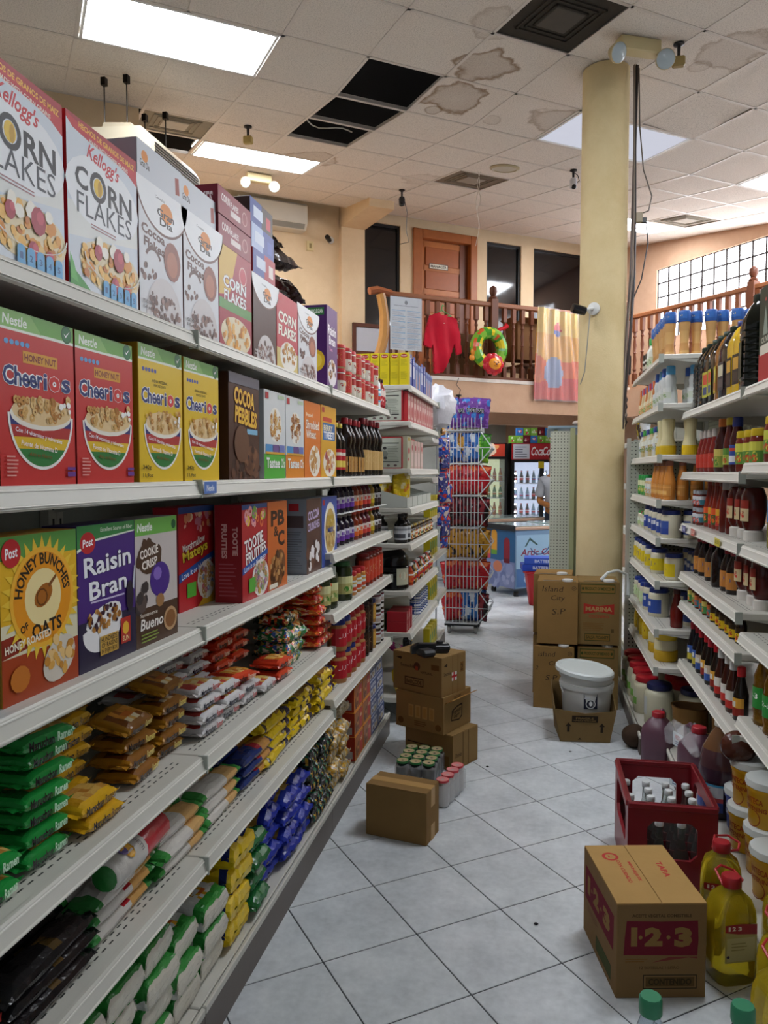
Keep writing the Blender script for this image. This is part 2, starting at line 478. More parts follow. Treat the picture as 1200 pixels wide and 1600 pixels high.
# ---- floor: grout bed with every tile laid proud of it
FA = math.radians(37.61); FT = 0.3265; FO = (1.178, 2.803)
mb = MB(); mb.box(-7, 13, -6, 17, -.06, -.002, '#3a3d40')
floor = struct('floor', mb.mesh('floor', 'grout'), None, 'light grey square ceramic floor tiles laid diagonally with dark joints', rot=(0, 0, FA))
def cam_px(x, y, z):
    th = math.radians(11.385); p = math.radians(3)
    X = x * math.cos(th) + y * math.sin(th); Y = -x * math.sin(th) + y * math.cos(th); z -= 1.5
    d = Y * math.cos(p) - z * math.sin(p)
    if d < .2: return None
    return 600 + 1215 * X / d, 800 - 1215 * (Y * math.sin(p) + z * math.cos(p)) / d
tm = MB(); tm.box(-FT / 2 + .0022, FT / 2 - .0022, -FT / 2 + .0022, FT / 2 - .0022, -.006, 0, '#c0c4c8', .0012)
tile_me = tm.mesh('tile', 'floor_tile')
near = []; far_ = []
for i in range(-14, 34):
    for j in range(-12, 40):
        f1 = FO[0] + FT * (i + .5); f2 = FO[1] + FT * (j + .5)
        x = f1 * math.cos(FA) - f2 * math.sin(FA); y = f1 * math.sin(FA) + f2 * math.cos(FA)
        if y < -1 or y > 15 or x < -3.2 or x > 4.5: continue
        q = cam_px(x, y, 0)
        vis = q and -60 < q[0] < 1260 and q[1] < 1680 and (-1.05 < x < .95 or y > 5.6)
        (near if vis else far_).append((y, f1, f2))
near.sort()
far_ += near[300:]; near = near[:300]
for y, f1, f2 in near:
    link('tile', tile_me, floor, (f1, f2, 0))
mb = MB()
for y, f1, f2 in far_:
    mb.box(f1 - FT / 2 + .0022, f1 + FT / 2 - .0022, f2 - FT / 2 + .0022, f2 + FT / 2 - .0022, -.006, 0, '#c0c4c8')
o = link('remaining_tiles', mb.mesh('remaining_tiles', 'floor_tile'), floor); o['kind'] = 'stuff'

# ---- ceiling: suspended grid; flat near the camera, rising beyond a fold
CH = 4.335; CI = 2.259; CJ = 5.003; CT = .61; FOLD = CJ + CT; SL = .135
CA = math.atan(SL)
def ceil_z(b): return CH + max(0, b - FOLD) * SL
WY = 9.5; WX = 8.25
I0, I1, J0, J1 = -8, 10, -9, 7
mb = MB()   # void above the grid
mb.box(-3.5, WX + .2, -1.2, WY + .2, 5.25, 5.35, '#1a1613')
ceiling = struct('ceiling', mb.mesh('ceiling', 'rough'), None, 'suspended ceiling of stained square acoustic boards in a white grid', rot=ROTB)
cosA = math.cos(CA)
def cell(i, j):
    a = CI + CT * (i + .5)
    if j <= 0: return (a, CJ + CT * (j + .5), CH, 0.0)
    b = FOLD + CT * cosA * (j - .5); return (a, b, ceil_z(b), CA)
def rowb(j): return CJ + CT * j if j <= 1 else FOLD + CT * cosA * (j - 1)
fix_cells = {}
FIX = [(-3, 0, 'lit'), (-1, 4, 'lit'), (3, 0, 'dim'), (7, 0, 'lit'), (7, 4, 'lit'), (-5, -4, 'lit'), (5, -5, 'lit'), (0, -5, 'lit')]  # last panel is unseen, added to brighten the near floor
for i, j, k in FIX: fix_cells[i, j] = fix_cells[i + 1, j] = k
VENT = {(1, -2): 'dark', (3, 3): 'mid', (8, 3): 'pale', (-2, 3): 'pale'}
HOLE = {(0, 0), (0, 1), (0, 2), (-2, 4)}
cb = MB(); cb.box(-CT / 2 + .012, CT / 2 - .012, -CT / 2 + .012, CT / 2 - .012, .004, .02, '#d8d0c6')
board_me = cb.mesh('ceiling_board', 'ceiling_board')
for i in range(I0, I1):
    for j in range(J0, J1):
        a, b, z, an = cell(i, j)
        if (i, j) in fix_cells or (i, j) in VENT or (i, j) in HOLE: continue
        if b + CT / 2 > WY + .1 or a + CT / 2 > WX + .2: 
            if b > WY or a > WX: continue
        if i < -2 and j >= 3: continue
        o = link('ceiling_board', board_me, ceiling, (a, b, z), (an, 0, 0))
        if (i, j) == (4, -1): o.rotation_euler = (math.radians(-2.2), math.radians(2.0), 0); o.location.z += .012
gm = MB()
for i in range(I0, I1 + 1):
    a = CI + CT * i
    for j in range(J0, J1):
        b0, b1 = rowb(j), min(rowb(j + 1), WY)
        if b0 >= WY or (i - 1, j, 'lit') in FIX or (i - 1, j, 'dim') in FIX: continue
        mb_ = [(a - .012, b0, ceil_z(b0)), (a + .012, b0, ceil_z(b0)), (a + .012, b1, ceil_z(b1)), (a - .012, b1, ceil_z(b1))]
        gm.add(mb_ + [(x, y, z + .006) for x, y, z in mb_], [(0, 1, 2, 3), (7, 6, 5, 4), (0, 3, 7, 4), (1, 5, 6, 2), (0, 4, 5, 1), (3, 2, 6, 7)], '#cfc6bc')
        gm.add([(a - .001, b0, ceil_z(b0)), (a - .001, b1, ceil_z(b1)), (a - .001, b1, ceil_z(b1) + .035), (a - .001, b0, ceil_z(b0) + .035)], [(0, 1, 2, 3)], '#b5aca2')
for j in range(J0, J1 + 1):
    b = rowb(j); z = ceil_z(b)
    if b > WY: continue
    gm.box(CI + CT * I0, WX, b - .012, b + .012, z, z + .006, '#cfc6bc'); gm.box(CI + CT * I0, WX, b - .001, b + .001, z, z + .035, '#b5aca2')
link('grid_bars', gm.mesh('grid_bars', 'enamel'), ceiling)

def place_in_cell(name, label, cat, i, j, span=1):
    a, b, z, an = cell(i, j)
    return thing(name, label, cat, BW(a + (span - 1) * CT / 2, b, z), rot=(an, 0, PHI))
# note: the tilt is about the building's first axis, applied before the turn about Z
fm = MB()
L, Wd = CT - .02, CT / 2 - .012
fr = MB()
for x0, x1, y0, y1 in ((-L, L, -Wd, -Wd + .018), (-L, L, Wd - .018, Wd), (-L, -L + .018, -Wd, Wd), (L - .018, L, -Wd, Wd)): fr.box(x0, x1, y0, y1, -.002, .03, '#e6e6e4')
frame_me = fr.mesh('frame', 'enamel')
hb = MB(); hb.box(-L, L, -Wd, Wd, .08, .10, '#dedede'); housing_me = hb.mesh('housing', 'enamel')
db = MB(); db.box(-L + .018, L - .018, -Wd + .018, Wd - .018, .006, .012, '#ffffff')
diff_lit = db.mesh('diffuser', 'lamp_panel'); diff_dim = db.mesh('diffuser', 'lamp_panel_dim'); diff_rec = db.mesh('diffuser', 'lamp_recess_added')
FL = ['large lit ceiling light panel nearest the camera above the corn cereal', 'lit ceiling light panel beyond the open ceiling holes', 'dim ceiling light panel half hidden by the round pillar', 'lit ceiling light panel at the right edge near the block window', 'lit ceiling light panel far off right of the pillar beside a vent', 'lit ceiling light panel behind the camera on the left', 'lit ceiling light panel behind the camera on the right', 'unseen lit ceiling light panel added just above the upper picture edge']
for (i, j, k), lb in zip(FIX, FL):
    t = place_in_cell('ceiling_light', lb, 'ceiling light', i, j, 2); t['group'] = 'ceiling light panels'
    link('frame', frame_me, t); link('housing', housing_me, t); link('diffuser', diff_lit if k == 'lit' else diff_dim, t)
VL = {(1, -2): 'dark grimy ceiling air vent nearest the camera', (3, 3): 'brownish square ceiling air vent beside the round speaker', (8, 3): 'pale square ceiling air vent far off near the block window wall', (-2, 3): 'dusty ceiling air vent above the hanging air conditioner'}
for (i, j), k in VENT.items():
    t = place_in_cell('ceiling_vent', VL[i, j], 'air vent', i, j); t['group'] = 'ceiling air vents'
    c0, c1 = {'dark': ('#3b362f', '#57524b'), 'mid': ('#7d7060', '#94887a'), 'pale': ('#8f8778', '#b5ada0')}[k]
    v = MB(); h = CT / 2 - .012
    v.box(-h, h, -h, h, .012, .02, c0)
    p = link('plate', v.mesh('plate', 'rough'), t)
    v = MB()
    for q in range(1, 4):
        r0 = h - .04 * q - .05
        for x0, x1, y0, y1 in ((-r0, r0, -r0, -r0 + .012), (-r0, r0, r0 - .012, r0), (-r0, -r0 + .012, -r0, r0), (r0 - .012, r0, -r0, r0)): v.box(x0, x1, y0, y1, .002, .014, c0)
    link('louvres', v.mesh('louvres', 'rough'), t)
    v = MB(); v.box(-.11, .11, -.11, .11, -.004, .012, c1, .004); link('centre_plate', v.mesh('centre_plate', 'rough'), t)
for i, (a, b) in enumerate(((4.3, 10.9), (6.6, 10.6))):  # recess panels added out of view to brighten the space under the balcony
    t = thing('ceiling_light', ('left', 'right')[i] + ' ceiling light panel added out of view in the recess under the balcony', 'ceiling light', BW(a, b, 2.465), PHI, 'added recess light panels')
    link('frame', frame_me, t); link('diffuser', diff_rec, t)
# loose cable hanging in the open ceiling bay
mb = MB(); mb.tube([tuple(BW(CI + CT * (.12 + .1 * k), CJ + CT * 2.35 + .05 * math.sin(k), CH + .16 - .03 * math.sin(k * .42))) for k in range(8)], .006, '#b9b2a4')
tag(link('cable', mb.mesh('cable', 'plastic', True)), 'pale loose cable drooping inside the open ceiling hole', 'cable')

# ---- walls
def wall_cells(a0, a1, z0, z1, holes):
    xs = sorted({a0, a1} | {h[0] for h in holes} | {h[1] for h in holes}); zs = sorted({z0, z1} | {h[2] for h in holes} | {h[3] for h in holes})
    for x0, x1 in zip(xs, xs[1:]):
        for q0, q1 in zip(zs, zs[1:]):
            cx, cz = (x0 + x1) / 2, (q0 + q1) / 2
            if any(h[0] < cx < h[1] and h[2] < cz < h[3] for h in holes): continue
            yield x0, x1, q0, q1
mb = MB()
BACK_HOLES = [(4.2, 4.76, 3.25, 4.79), (4.945, 5.96, 2.62, 4.79), (6.13, 6.72, 3.25, 4.76), (6.94, 8.0, 3.25, 4.76)]
for x0, x1, z0, z1 in wall_cells(1.0, WX, 2.25, 5.25, BACK_HOLES): mb.box(x0, x1, WY, WY + .16, z0, z1, '#dcb78c')
mb.box(3.87, 4.2, WY - .08, WY, 2.3, 5.1, '#dcb78c')
mb.box(3.87, 4.2, WY - .95, WY, 4.64, 5.1, '#dcb78c')
struct('wall_back', mb.mesh('wall_back', 'wall_tan'), None, 'tan plastered back wall above the balcony', rot=ROTB)
mb = MB(); mb.box(-3.5, 1.0, CJ + CT * 3, WY, 0, 5.25, '#dcb78c')
struct('wall_left', mb.mesh('wall_left', 'wall_tan'), None, 'tan plastered wall at the far left behind the air conditioner', rot=ROTB)
mb = MB()
for y0, y1, z0, z1 in wall_cells(-1.0, 12.3, 0, 5.25, [(2.55, 8.40, 3.36, 4.335)]): mb.box(WX, WX + .2, y0, y1, z0, z1, '#cfa380')
struct('wall_right', mb.mesh('wall_right', 'wall_peach'), None, 'peach plastered wall with the glass block window', rot=ROTB)
mb = MB(); mb.box(0.8, WX, 12.1, 12.3, 0, 2.7, '#c6c8be')
struct('wall_rear', mb.mesh('wall_rear', 'wall_pale'), None, 'pale wall behind the drinks fridges', rot=ROTB)
mb = MB(); mb.box(.8, 1.0, WY, 12.3, 0, 2.7, '#c6c8be')
struct('wall_rear_side', mb.mesh('wall_rear_side', 'wall_pale'), None, 'pale side wall of the recess under the balcony', rot=ROTB)
# ---- glass block window
BK = .195
bk = MB(); bk.box(-.03, .03, -BK / 2 + .006, BK / 2 - .006, -BK / 2 + .006, BK / 2 - .006, '#ffffff', .012)
bk_me = bk.mesh('glass_block', 'daylight')
mo = MB()
win = struct('window_1', None, None, 'bright glass block window high in the right wall', loc=BW(WX + .06, 0, 0), rot=ROTB)
for c in range(30):
    mo.box(-.036, .028, 8.40 - BK * c - .009, 8.40 - BK * c + .009, 3.36, 4.335, '#37322f')
for r in range(6): mo.box(-.036, .028, 2.55, 8.40, 3.36 + BK * r - .009, 3.36 + BK * r + .009, '#37322f')
link('mortar_joints', mo.mesh('mortar_joints', 'rough'), win)
for c in range(30):
    for r in range(5): link('glass_block', bk_me, win, (0, 8.40 - BK * (c + .5), 3.36 + BK * (r + .5)))
# ---- dark windows of the upper office, and its door
def dark_window(n, x0, x1, z0, z1, label):
    w = struct('window_%d' % n, None, None, label, loc=BW(0, 0, 0), rot=ROTB)
    f = MB(); t = .03
    for a in ((x0, x1, z0, z0 + t), (x0, x1, z1 - t, z1), (x0, x0 + t, z0, z1), (x1 - t, x1, z0, z1)): f.box(a[0], a[1], WY + .03, WY + .10, a[2], a[3], '#1b1a1c')
    link('window_frame', f.mesh('window_frame', 'enamel'), w)
    g = MB(); g.box(x0 + t, x1 - t, WY + .06, WY + .066, z0 + t, z1 - t, '#0b0d11'); link('pane', g.mesh('pane', 'dark_glass'), w)
dark_window(2, 4.2, 4.76, 3.25, 4.79, 'tall black office window left of the wooden door')
dark_window(3, 6.13, 6.72, 3.25, 4.76, 'black office window right of the wooden door')
dark_window(4, 6.94, 8.0, 3.25, 4.76, 'wide black office window beside the pillar')
d = struct('door_1', None, None, 'orange-brown panelled wooden office door above the balcony', loc=(0, 0, 0), rot=ROTB)
f = MB(); wd = '#a05c2e'
f.box(4.945, 5.08, WY - .03, WY + .14, 2.62, 4.79, wd, .006); f.box(5.85, 5.96, WY - .03, WY + .14, 2.62, 4.79, wd, .006); f.box(5.08, 5.85, WY - .03, WY + .14, 4.67, 4.79, wd, .006)
link('door_frame', f.mesh('door_frame', 'wood'), d)
f = MB(); f.box(5.08, 5.85, WY + .08, WY + .12, 2.62, 4.67, '#8a4a25'); link('door_leaf', f.mesh('door_leaf', 'wood'), d)
pm = MB(); pm.box(-.27, .27, -.012, .012, -.13, .13, '#9c5427', .010); panel_me = pm.mesh('panel', 'wood')
for k in range(6): link('panel', panel_me, d, (5.44, WY + .072, 2.86 + .32 * k))
rl = MB()
for k in range(7): rl.box(5.08, 5.85, WY + .066, WY + .082, 2.66 + .32 * k, 2.74 + .32 * k, '#b06a35')
rl.box(5.08, 5.16, WY + .066, WY + .082, 2.62, 4.67, '#b06a35'); rl.box(5.72, 5.85, WY + .06, WY + .082, 2.62, 4.67, '#6d3a1e')
link('rails', rl.mesh('rails', 'wood'), d)
a = Art(.30, .075); a.rect(0, 0, 1, 1, '#2a2118').rect(.03, .1, .94, .8, '#d8d0bc').text('MANAGER', .08, .25, .84, .5, '#2a2118', .03)
link('nameplate', a.emit(MB(), lambda u, v, l: (5.23 + u, WY + .055 - l, 4.29 + v)).mesh('nameplate', 'plastic'), d)
# ---- balcony
RB = 8.25; RX = 7.55; BZ = 2.62
mb = MB(); mb.box(1.0, WX, RB - .02, 12.1, 2.50, BZ, '#c79f78')
mb.box(RX, WX, 3.0, RB, 2.50, BZ, '#c79f78')
struct('balcony', mb.mesh('balcony', 'wall_peach'), None, 'balcony slab carrying the wooden railing', rot=ROTB)
mb = MB(); mb.box(1.0, WX, RB - .10, RB - .02, 2.23, BZ - .03, '#c79f78'); mb.box(RX - .08, RX, 3.0, RB - .1, 2.23, BZ - .03, '#c79f78')
struct('trim_1', mb.mesh('trim_1', 'wall_peach'), None, 'peach fascia beam along the balcony edge', rot=ROTB)
mb = MB(); mb.box(1.0, WX, 9.35, 9.52, 2.17, 2.50, '#b98d69')
struct('trim_2', mb.mesh('trim_2', 'wall_peach'), None, 'peach header beam under the balcony', rot=ROTB)
mb = MB(); mb.box(3.9, RX, RB - .11, RB + .06, BZ - .03, BZ + .012, '#d8cfc4'); mb.box(3.9, RX, RB - .07, RB + .04, BZ + .012, BZ + .05, '#6b3f27')
struct('trim_3', mb.mesh('trim_3', 'wood'), None, 'pale and brown nosing strip under the balusters', rot=ROTB)
# baluster profile turned in wood
def baluster(h, r=.026):
    z = lambda t: t * h
    m = MB()
    m.box(-r, r, -r, r, 0, z(.16), '#673820', .003); m.box(-r, r, -r, r, z(.80), h, '#7a4529', .003)
    m.lathe([(r * .9, z(.16)), (r * .55, z(.19)), (r, z(.22)), (r * .6, z(.25)), (r * .95, z(.36)), (r * .6, z(.46)), (r * .95, z(.48)), (r * .6, z(.50)), (r * .95, z(.60)), (r * .55, z(.70)), (r * .95, z(.73)), (r * .6, z(.76)), (r * .9, z(.80))], '#6e3d26', 10, cap=False)
    return m.mesh('baluster', 'wood', 35)
bal_me = baluster(.86)
rail = thing('balcony_railing', 'brown wooden railing with turned balusters along the office balcony', 'railing', BW(0, RB, BZ + .05), PHI)
hr = MB(); hr.box(3.9, RX, -.035, .035, .86, .92, '#8a5433', .012); link('handrail', hr.mesh('handrail', 'wood'), rail)
k = 0; x = 4.08
while x < RX - .1:
    link('baluster', bal_me, rail, (x, 0, 0)); x += .137
nw = MB(); nw.box(-.05, .05, -.05, .05, 0, .96, '#673820', .006); nw.lathe([(.05, .96), (.055, .98), (.03, 1.0), (.052, 1.05), (.045, 1.10), (.015, 1.125)], '#5b2f1c', 12)
newel_me = nw.mesh('newel_post', 'wood', 40)
for x in (5.42, RX): link('newel_post', newel_me, rail, (x, 0, 0))
rail2 = thing('balcony_railing', 'brown wooden railing in front of the glass block window', 'railing', BW(RX, 0, BZ + .05), PHI)
hr = MB(); hr.box(-.035, .035, 3.0, RB - .05, .86, .92, '#8a5433', .012); link('handrail', hr.mesh('handrail', 'wood'), rail2)
y = RB - .19
while y > 4.4: link('baluster', bal_me, rail2, (0, y, 0)); y -= .137
for y in (6.22, 4.5): link('newel_post', newel_me, rail2, (0, y, 0))
# curved stair rail end
pts = []
for k in range(14):
    t = k / 13; pts.append(tuple(BW(3.86 + .12 * math.sin(t * 2.4) - .30 * t * t, RB - .03, 3.54 - 1.02 * t)))
m = MB(); m.tube(pts, [.055] * 4 + [.06] * 10, '#a9793f', 8); m.tube([tuple(BW(3.72, RB - .03, 3.56)), tuple(BW(3.82, RB - .03, 3.585)), tuple(BW(4.0, RB - .02, 3.56))], .045, '#8c5030', 8)
tag(link('stair_rail', m.mesh('stair_rail', 'wood', True)), 'curved light wooden stair rail sweeping down at the balcony end', 'stair rail')
# ---- round pillar
mb = MB(); R = .165
mb.lathe([(R, 0), (R, 1.2), (R * 1.0, 2.4), (R * .985, 3.6), (R * .98, 4.33)], '#d4bc88', 40)
struct('pillar', mb.mesh('pillar', 'pillar_paint', 40), None, 'round yellow-tan plastered pillar standing in the aisle', loc=(.425, 5.87, 0))
# ================================================================== SHELVING
def pegboard_mat():
    m, nt, b = newmat('pegboard'); b.inputs['Roughness'].default_value = .5
    tc = nt.nodes.new('ShaderNodeTexCoord'); sep = nt.nodes.new('ShaderNodeSeparateXYZ'); nt.links.new(tc.outputs['Object'], sep.inputs[0])
    sq = []
    for ax in ('X', 'Z'):
        d = nt.nodes.new('ShaderNodeMath'); d.operation = 'MULTIPLY'; d.inputs[1].default_value = 1 / .0254; nt.links.new(sep.outputs[ax], d.inputs[0])
        f = nt.nodes.new('ShaderNodeMath'); f.operation = 'FRACT'; nt.links.new(d.outputs[0], f.inputs[0])
        s_ = nt.nodes.new('ShaderNodeMath'); s_.operation = 'SUBTRACT'; s_.inputs[1].default_value = .5; nt.links.new(f.outputs[0], s_.inputs[0])
        p = nt.nodes.new('ShaderNodeMath'); p.operation = 'POWER'; p.inputs[1].default_value = 2; nt.links.new(s_.outputs[0], p.inputs[0]); sq.append(p)
    ad = nt.nodes.new('ShaderNodeMath'); ad.operation = 'ADD'; nt.links.new(sq[0].outputs[0], ad.inputs[0]); nt.links.new(sq[1].outputs[0], ad.inputs[1])
    lt = nt.nodes.new('ShaderNodeMath'); lt.operation = 'LESS_THAN'; lt.inputs[1].default_value = .03; nt.links.new(ad.outputs[0], lt.inputs[0])
    mix = nt.nodes.new('ShaderNodeMix'); mix.data_type = 'RGBA'; nt.links.new(lt.outputs[0], mix.inputs[0])
    mix.inputs[6].default_value = C('#c2c8ba'); mix.inputs[7].default_value = C('#14140f'); nt.links.new(mix.outputs[2], b.inputs['Base Color'])
pegboard_mat()
SHW = '#cccac0'; SHD = '#b6b5ab'; KICK = '#5c524b'
_rail = {}
def rail_mesh(L, col='#cfcdc3'):
    k = (round(L, 3), col)
    if k not in _rail:
        m = MB(); prof = [(.004, 0), (-.005, 0), (-.008, -.004), (-.016, -.033), (-.018, -.038), (-.012, -.042), (.004, -.036)]
        m.prism(prof, .003, L - .003, col, 'x')
        for q in ((-.0088, -.006, -.0105, -.009), (-.0163, -.0315, -.0195, -.0345)):
            m.prism([(q[0], q[1]), (q[2], q[1] - .001), (q[2] - .0006, q[3]), (q[0] - .001, q[3])], .003, L - .003, '#e0ded4', 'x')
        m.box(L - .007, L - .0015, -.021, .004, -.042, .003, '#a9aea4')
        _rail[k] = m.mesh('price_rail', 'enamel')
    return _rail[k]
_deck = {}
def deck_mesh(L, D, slots=True):
    k = (round(L, 3), round(D, 3), slots)
    if k not in _deck:
        m = MB(); m.box(.002, L - .002, .0, D, -.026, 0, SHW, .003)
        m.prism([(.02, -.026), (D, -.026), (D, -.085)], .004, .010, SHD, 'x'); m.prism([(.02, -.026), (D, -.026), (D, -.085)], L - .010, L - .004, SHD, 'x')
        if slots:
            n = int((L - .06) / .028)
            for yy in (.03, .045):
                for i in range(n): m.add([(.03 + .028 * i, yy, .0004), (.045 + .028 * i, yy, .0004), (.045 + .028 * i, yy + .004, .0004), (.03 + .028 * i, yy + .004, .0004)], [(0, 1, 2, 3)], '#3a3c38')
        _deck[k] = m.mesh('shelf', 'enamel')
    return _deck[k]
def gondola(name, label, loc, rz, L, levels, height, base_z, D=.42, base_D=.44, base_out=0.0, panel='enamel', far_upright=True):
    """levels: [(z, depth, front_offset)] ; local x along the aisle, y into the shelf"""
    g = thing(name, label, 'shelf unit', loc, rz, 'shop shelf units along the aisle')
    m = MB(); m.box(0, L, D, D + .012, .05, height, '#8f948c'); link('back_panel', m.mesh('back_panel', panel), g)
    for x in (0, L - .03):
        m = MB(); m.box(x, x + .03, D - .03, D, .02, height, SHD, .003)
        for i in range(int((height - .2) / .05)):
            m.add([(x + .011, D - .0305, .1 + .05 * i), (x + .019, D - .0305, .1 + .05 * i), (x + .019, D - .0305, .128 + .05 * i), (x + .011, D - .0305, .128 + .05 * i)], [(0, 1, 2, 3)], '#1d1e1b')
        link('upright', m.mesh('upright', 'enamel'), g)
    for z, dep, off in levels:
        s = link('shelf', deck_mesh(L, dep), g, (0, off, z)); link('price_rail', rail_mesh(L), s)
    m = MB(); m.box(.002, L - .002, .013 - base_out, base_D, base_z - .03, base_z, SHW, .003)
    bd = link('base_deck', m.mesh('base_deck', 'enamel'), g)
    m = MB(); m.box(.002, L - .002, -base_out - .006, -base_out + .006, base_z - .016, base_z + .007, '#c6c4ba', .003); link('deck_lip', m.mesh('deck_lip', 'enamel'), bd)
    m = MB(); m.box(.001, L - .001, -.003 - base_out, .012 - base_out, 0, base_z - .017, KICK); link('kick_plate', m.mesh('kick_plate', 'enamel'), g)
    if panel == 'pegboard':
        m = MB(); m.box(-.02, D + .01, 0, .012, .09, 1.70, '#b9bdb0'); link('end_panel', m.mesh('end_panel', 'pegboard'), g, (-.001, 0, 0), (0, 0, PI / 2))
        m = MB(); m.box(-.012, .0, -.045, -.018, .02, 1.72, SHD, .003)
        for i in range(32): m.add([(-.002, -.0455, .1 + .05 * i), (-.010, -.0455, .1 + .05 * i), (-.010, -.0455, .128 + .05 * i), (-.002, -.0455, .128 + .05 * i)], [(0, 1, 2, 3)], '#1d1e1b')
        link('upright', m.mesh('upright', 'enamel'), g)
    return g
XF = -.835; SEC = 1.25; Y1 = 1.80
ZA, ZB, ZC, ZD, ZE, ZF = 1.842, 1.476, 1.110, .782, .520, .118
lv = [(ZA, .40, .01), (ZB, .40, .005), (ZC, .40, 0), (ZD, .41, 0), (ZE, .42, 0)]
gondola('shelf_unit', 'left shelf unit nearest the camera, holding the first cereal boxes', (XF, Y1 - SEC, 0), RL, SEC, lv, 1.98, ZF)
gondola('shelf_unit', 'second left shelf unit, holding chocolate cereals and orange noodle packs', (XF, Y1, 0), RL, SEC, lv, 1.98, ZF)
Z3C, Z3D, Z3E = 1.165, .915, .560
gondola('shelf_unit', 'third left shelf unit, holding syrup bottles and peanut butter jars', (XF, Y1 + SEC, 0), RL, SEC, [(ZA, .40, .01), (ZB, .40, .005), (Z3C, .40, 0), (Z3D, .40, 0), (Z3E, .42, 0)], 1.98, ZF)
X4 = -.75; Y4 = 4.46
Z4 = [2.0, 1.79, 1.515, 1.285, 1.075, .795, .55]
gondola('shelf_unit', 'fourth left shelf unit, set forward, with yellow boxes on top', (X4, Y4, 0), RL, 1.22, [(z, .46, 0) for z in Z4], 2.0, .16, .48, .48)
gondola('shelf_unit', 'fifth left shelf unit seen edge-on behind the open-ended one', (-.80, 5.73, 0), RL, .9, [(z, .42, 0) for z in (1.75, 1.45, 1.15, .85, .5)], 1.95, .14)
# right-hand side
XR1, XR2 = .72, .61
gondola('shelf_unit', 'right shelf unit nearest the camera, cut off by the picture edge', (XR1, 2.99, 0), RR, 1.24, [(1.80, .42, 0), (1.53, .42, 0), (1.235, .42, 0), (.920, .42, 0), (.612, .42, 0)], 2.1, .10, .44, .46, .08)
gondola('shelf_unit', 'middle right shelf unit with oil jugs above and sauces below', (XR1, 4.22, 0), RR, 1.22, [(1.80, .42, 0), (1.497, .42, 0), (1.235, .42, 0), (.985, .42, 0), (.835, .42, 0), (.53, .42, 0)], 2.1, .10, .44, .46, .08)
ZR2 = [2.10, 1.85, 1.585, 1.350, 1.150, .925, .672, .470]
gondola('shelf_unit', 'far right shelf unit with dressings and mayonnaise, set forward', (XR2, 5.45, 0), RR, 1.22, [(z, .44, 0) for z in ZR2], 2.05, .10, .46, .48, .08, 'pegboard')

# ================================================================== CARTONS WITH PRINT
def carton_kit(w, h, d, col, front=None, side=None, top=None, sidecol=None, mat='card'):
    m = MB(); m.box(-w / 2, w / 2, 0, d, 0, h, sidecol or col, .0015)
    kit = [('carton', m.mesh('carton', mat), [])]
    fm = MB()
    if sidecol: fm.add([(-w / 2 + .001, -.0003, .001), (w / 2 - .001, -.0003, .001), (w / 2 - .001, -.0003, h - .001), (-w / 2 + .001, -.0003, h - .001)], [(0, 1, 2, 3)], col)
    if front: front.flat(fm)
    if fm.v: kit.append(('front_print', fm.mesh('front_print', mat), []))
    if side:
        sm = side.emit(MB(), lambda u, v, l: (-w / 2 - .0004 - l, d - u, v)); kit.append(('side_print', sm.mesh('side_print', mat), []))
    if top:
        tm_ = top.emit(MB(), lambda u, v, l: (u - w / 2, v, h + .0004 + l)); kit.append(('top_print', tm_.mesh('top_print', mat), []))
    return kit
TAN = ['#d9ab63', '#c98f45', '#e3bd7d', '#b87b36']
def bowl(a, cx, cy, rx, ry, bands, cereal, white='#f3f1ec'):
    """white bowl with coloured bands, heaped with cereal; cy is the rim"""
    a.ell(cx, cy, rx * 1.04, ry * 1.06, white, 20, PI, 2 * PI)
    k = len(bands)
    for i, c in enumerate(bands):
        f = 1 - .24 * i
        a.poly([(cx + rx * .98 * math.cos(PI + PI * t / 14) * (1 - .10 * i), cy - ry * .04 * i + ry * math.sin(PI + PI * t / 14) * 1.0) for t in range(15)][: 15] if i == 0 else
               [(cx + rx * .98 * math.cos(t), cy + ry * math.sin(t)) for t in [PI + math.asin(.22 * i) + (PI - 2 * math.asin(.22 * i)) * q / 12 for q in range(13)]], c)
    a.ell(cx, cy, rx * .98, ry * .30, '#efe9dc', 16)
    cereal(a)
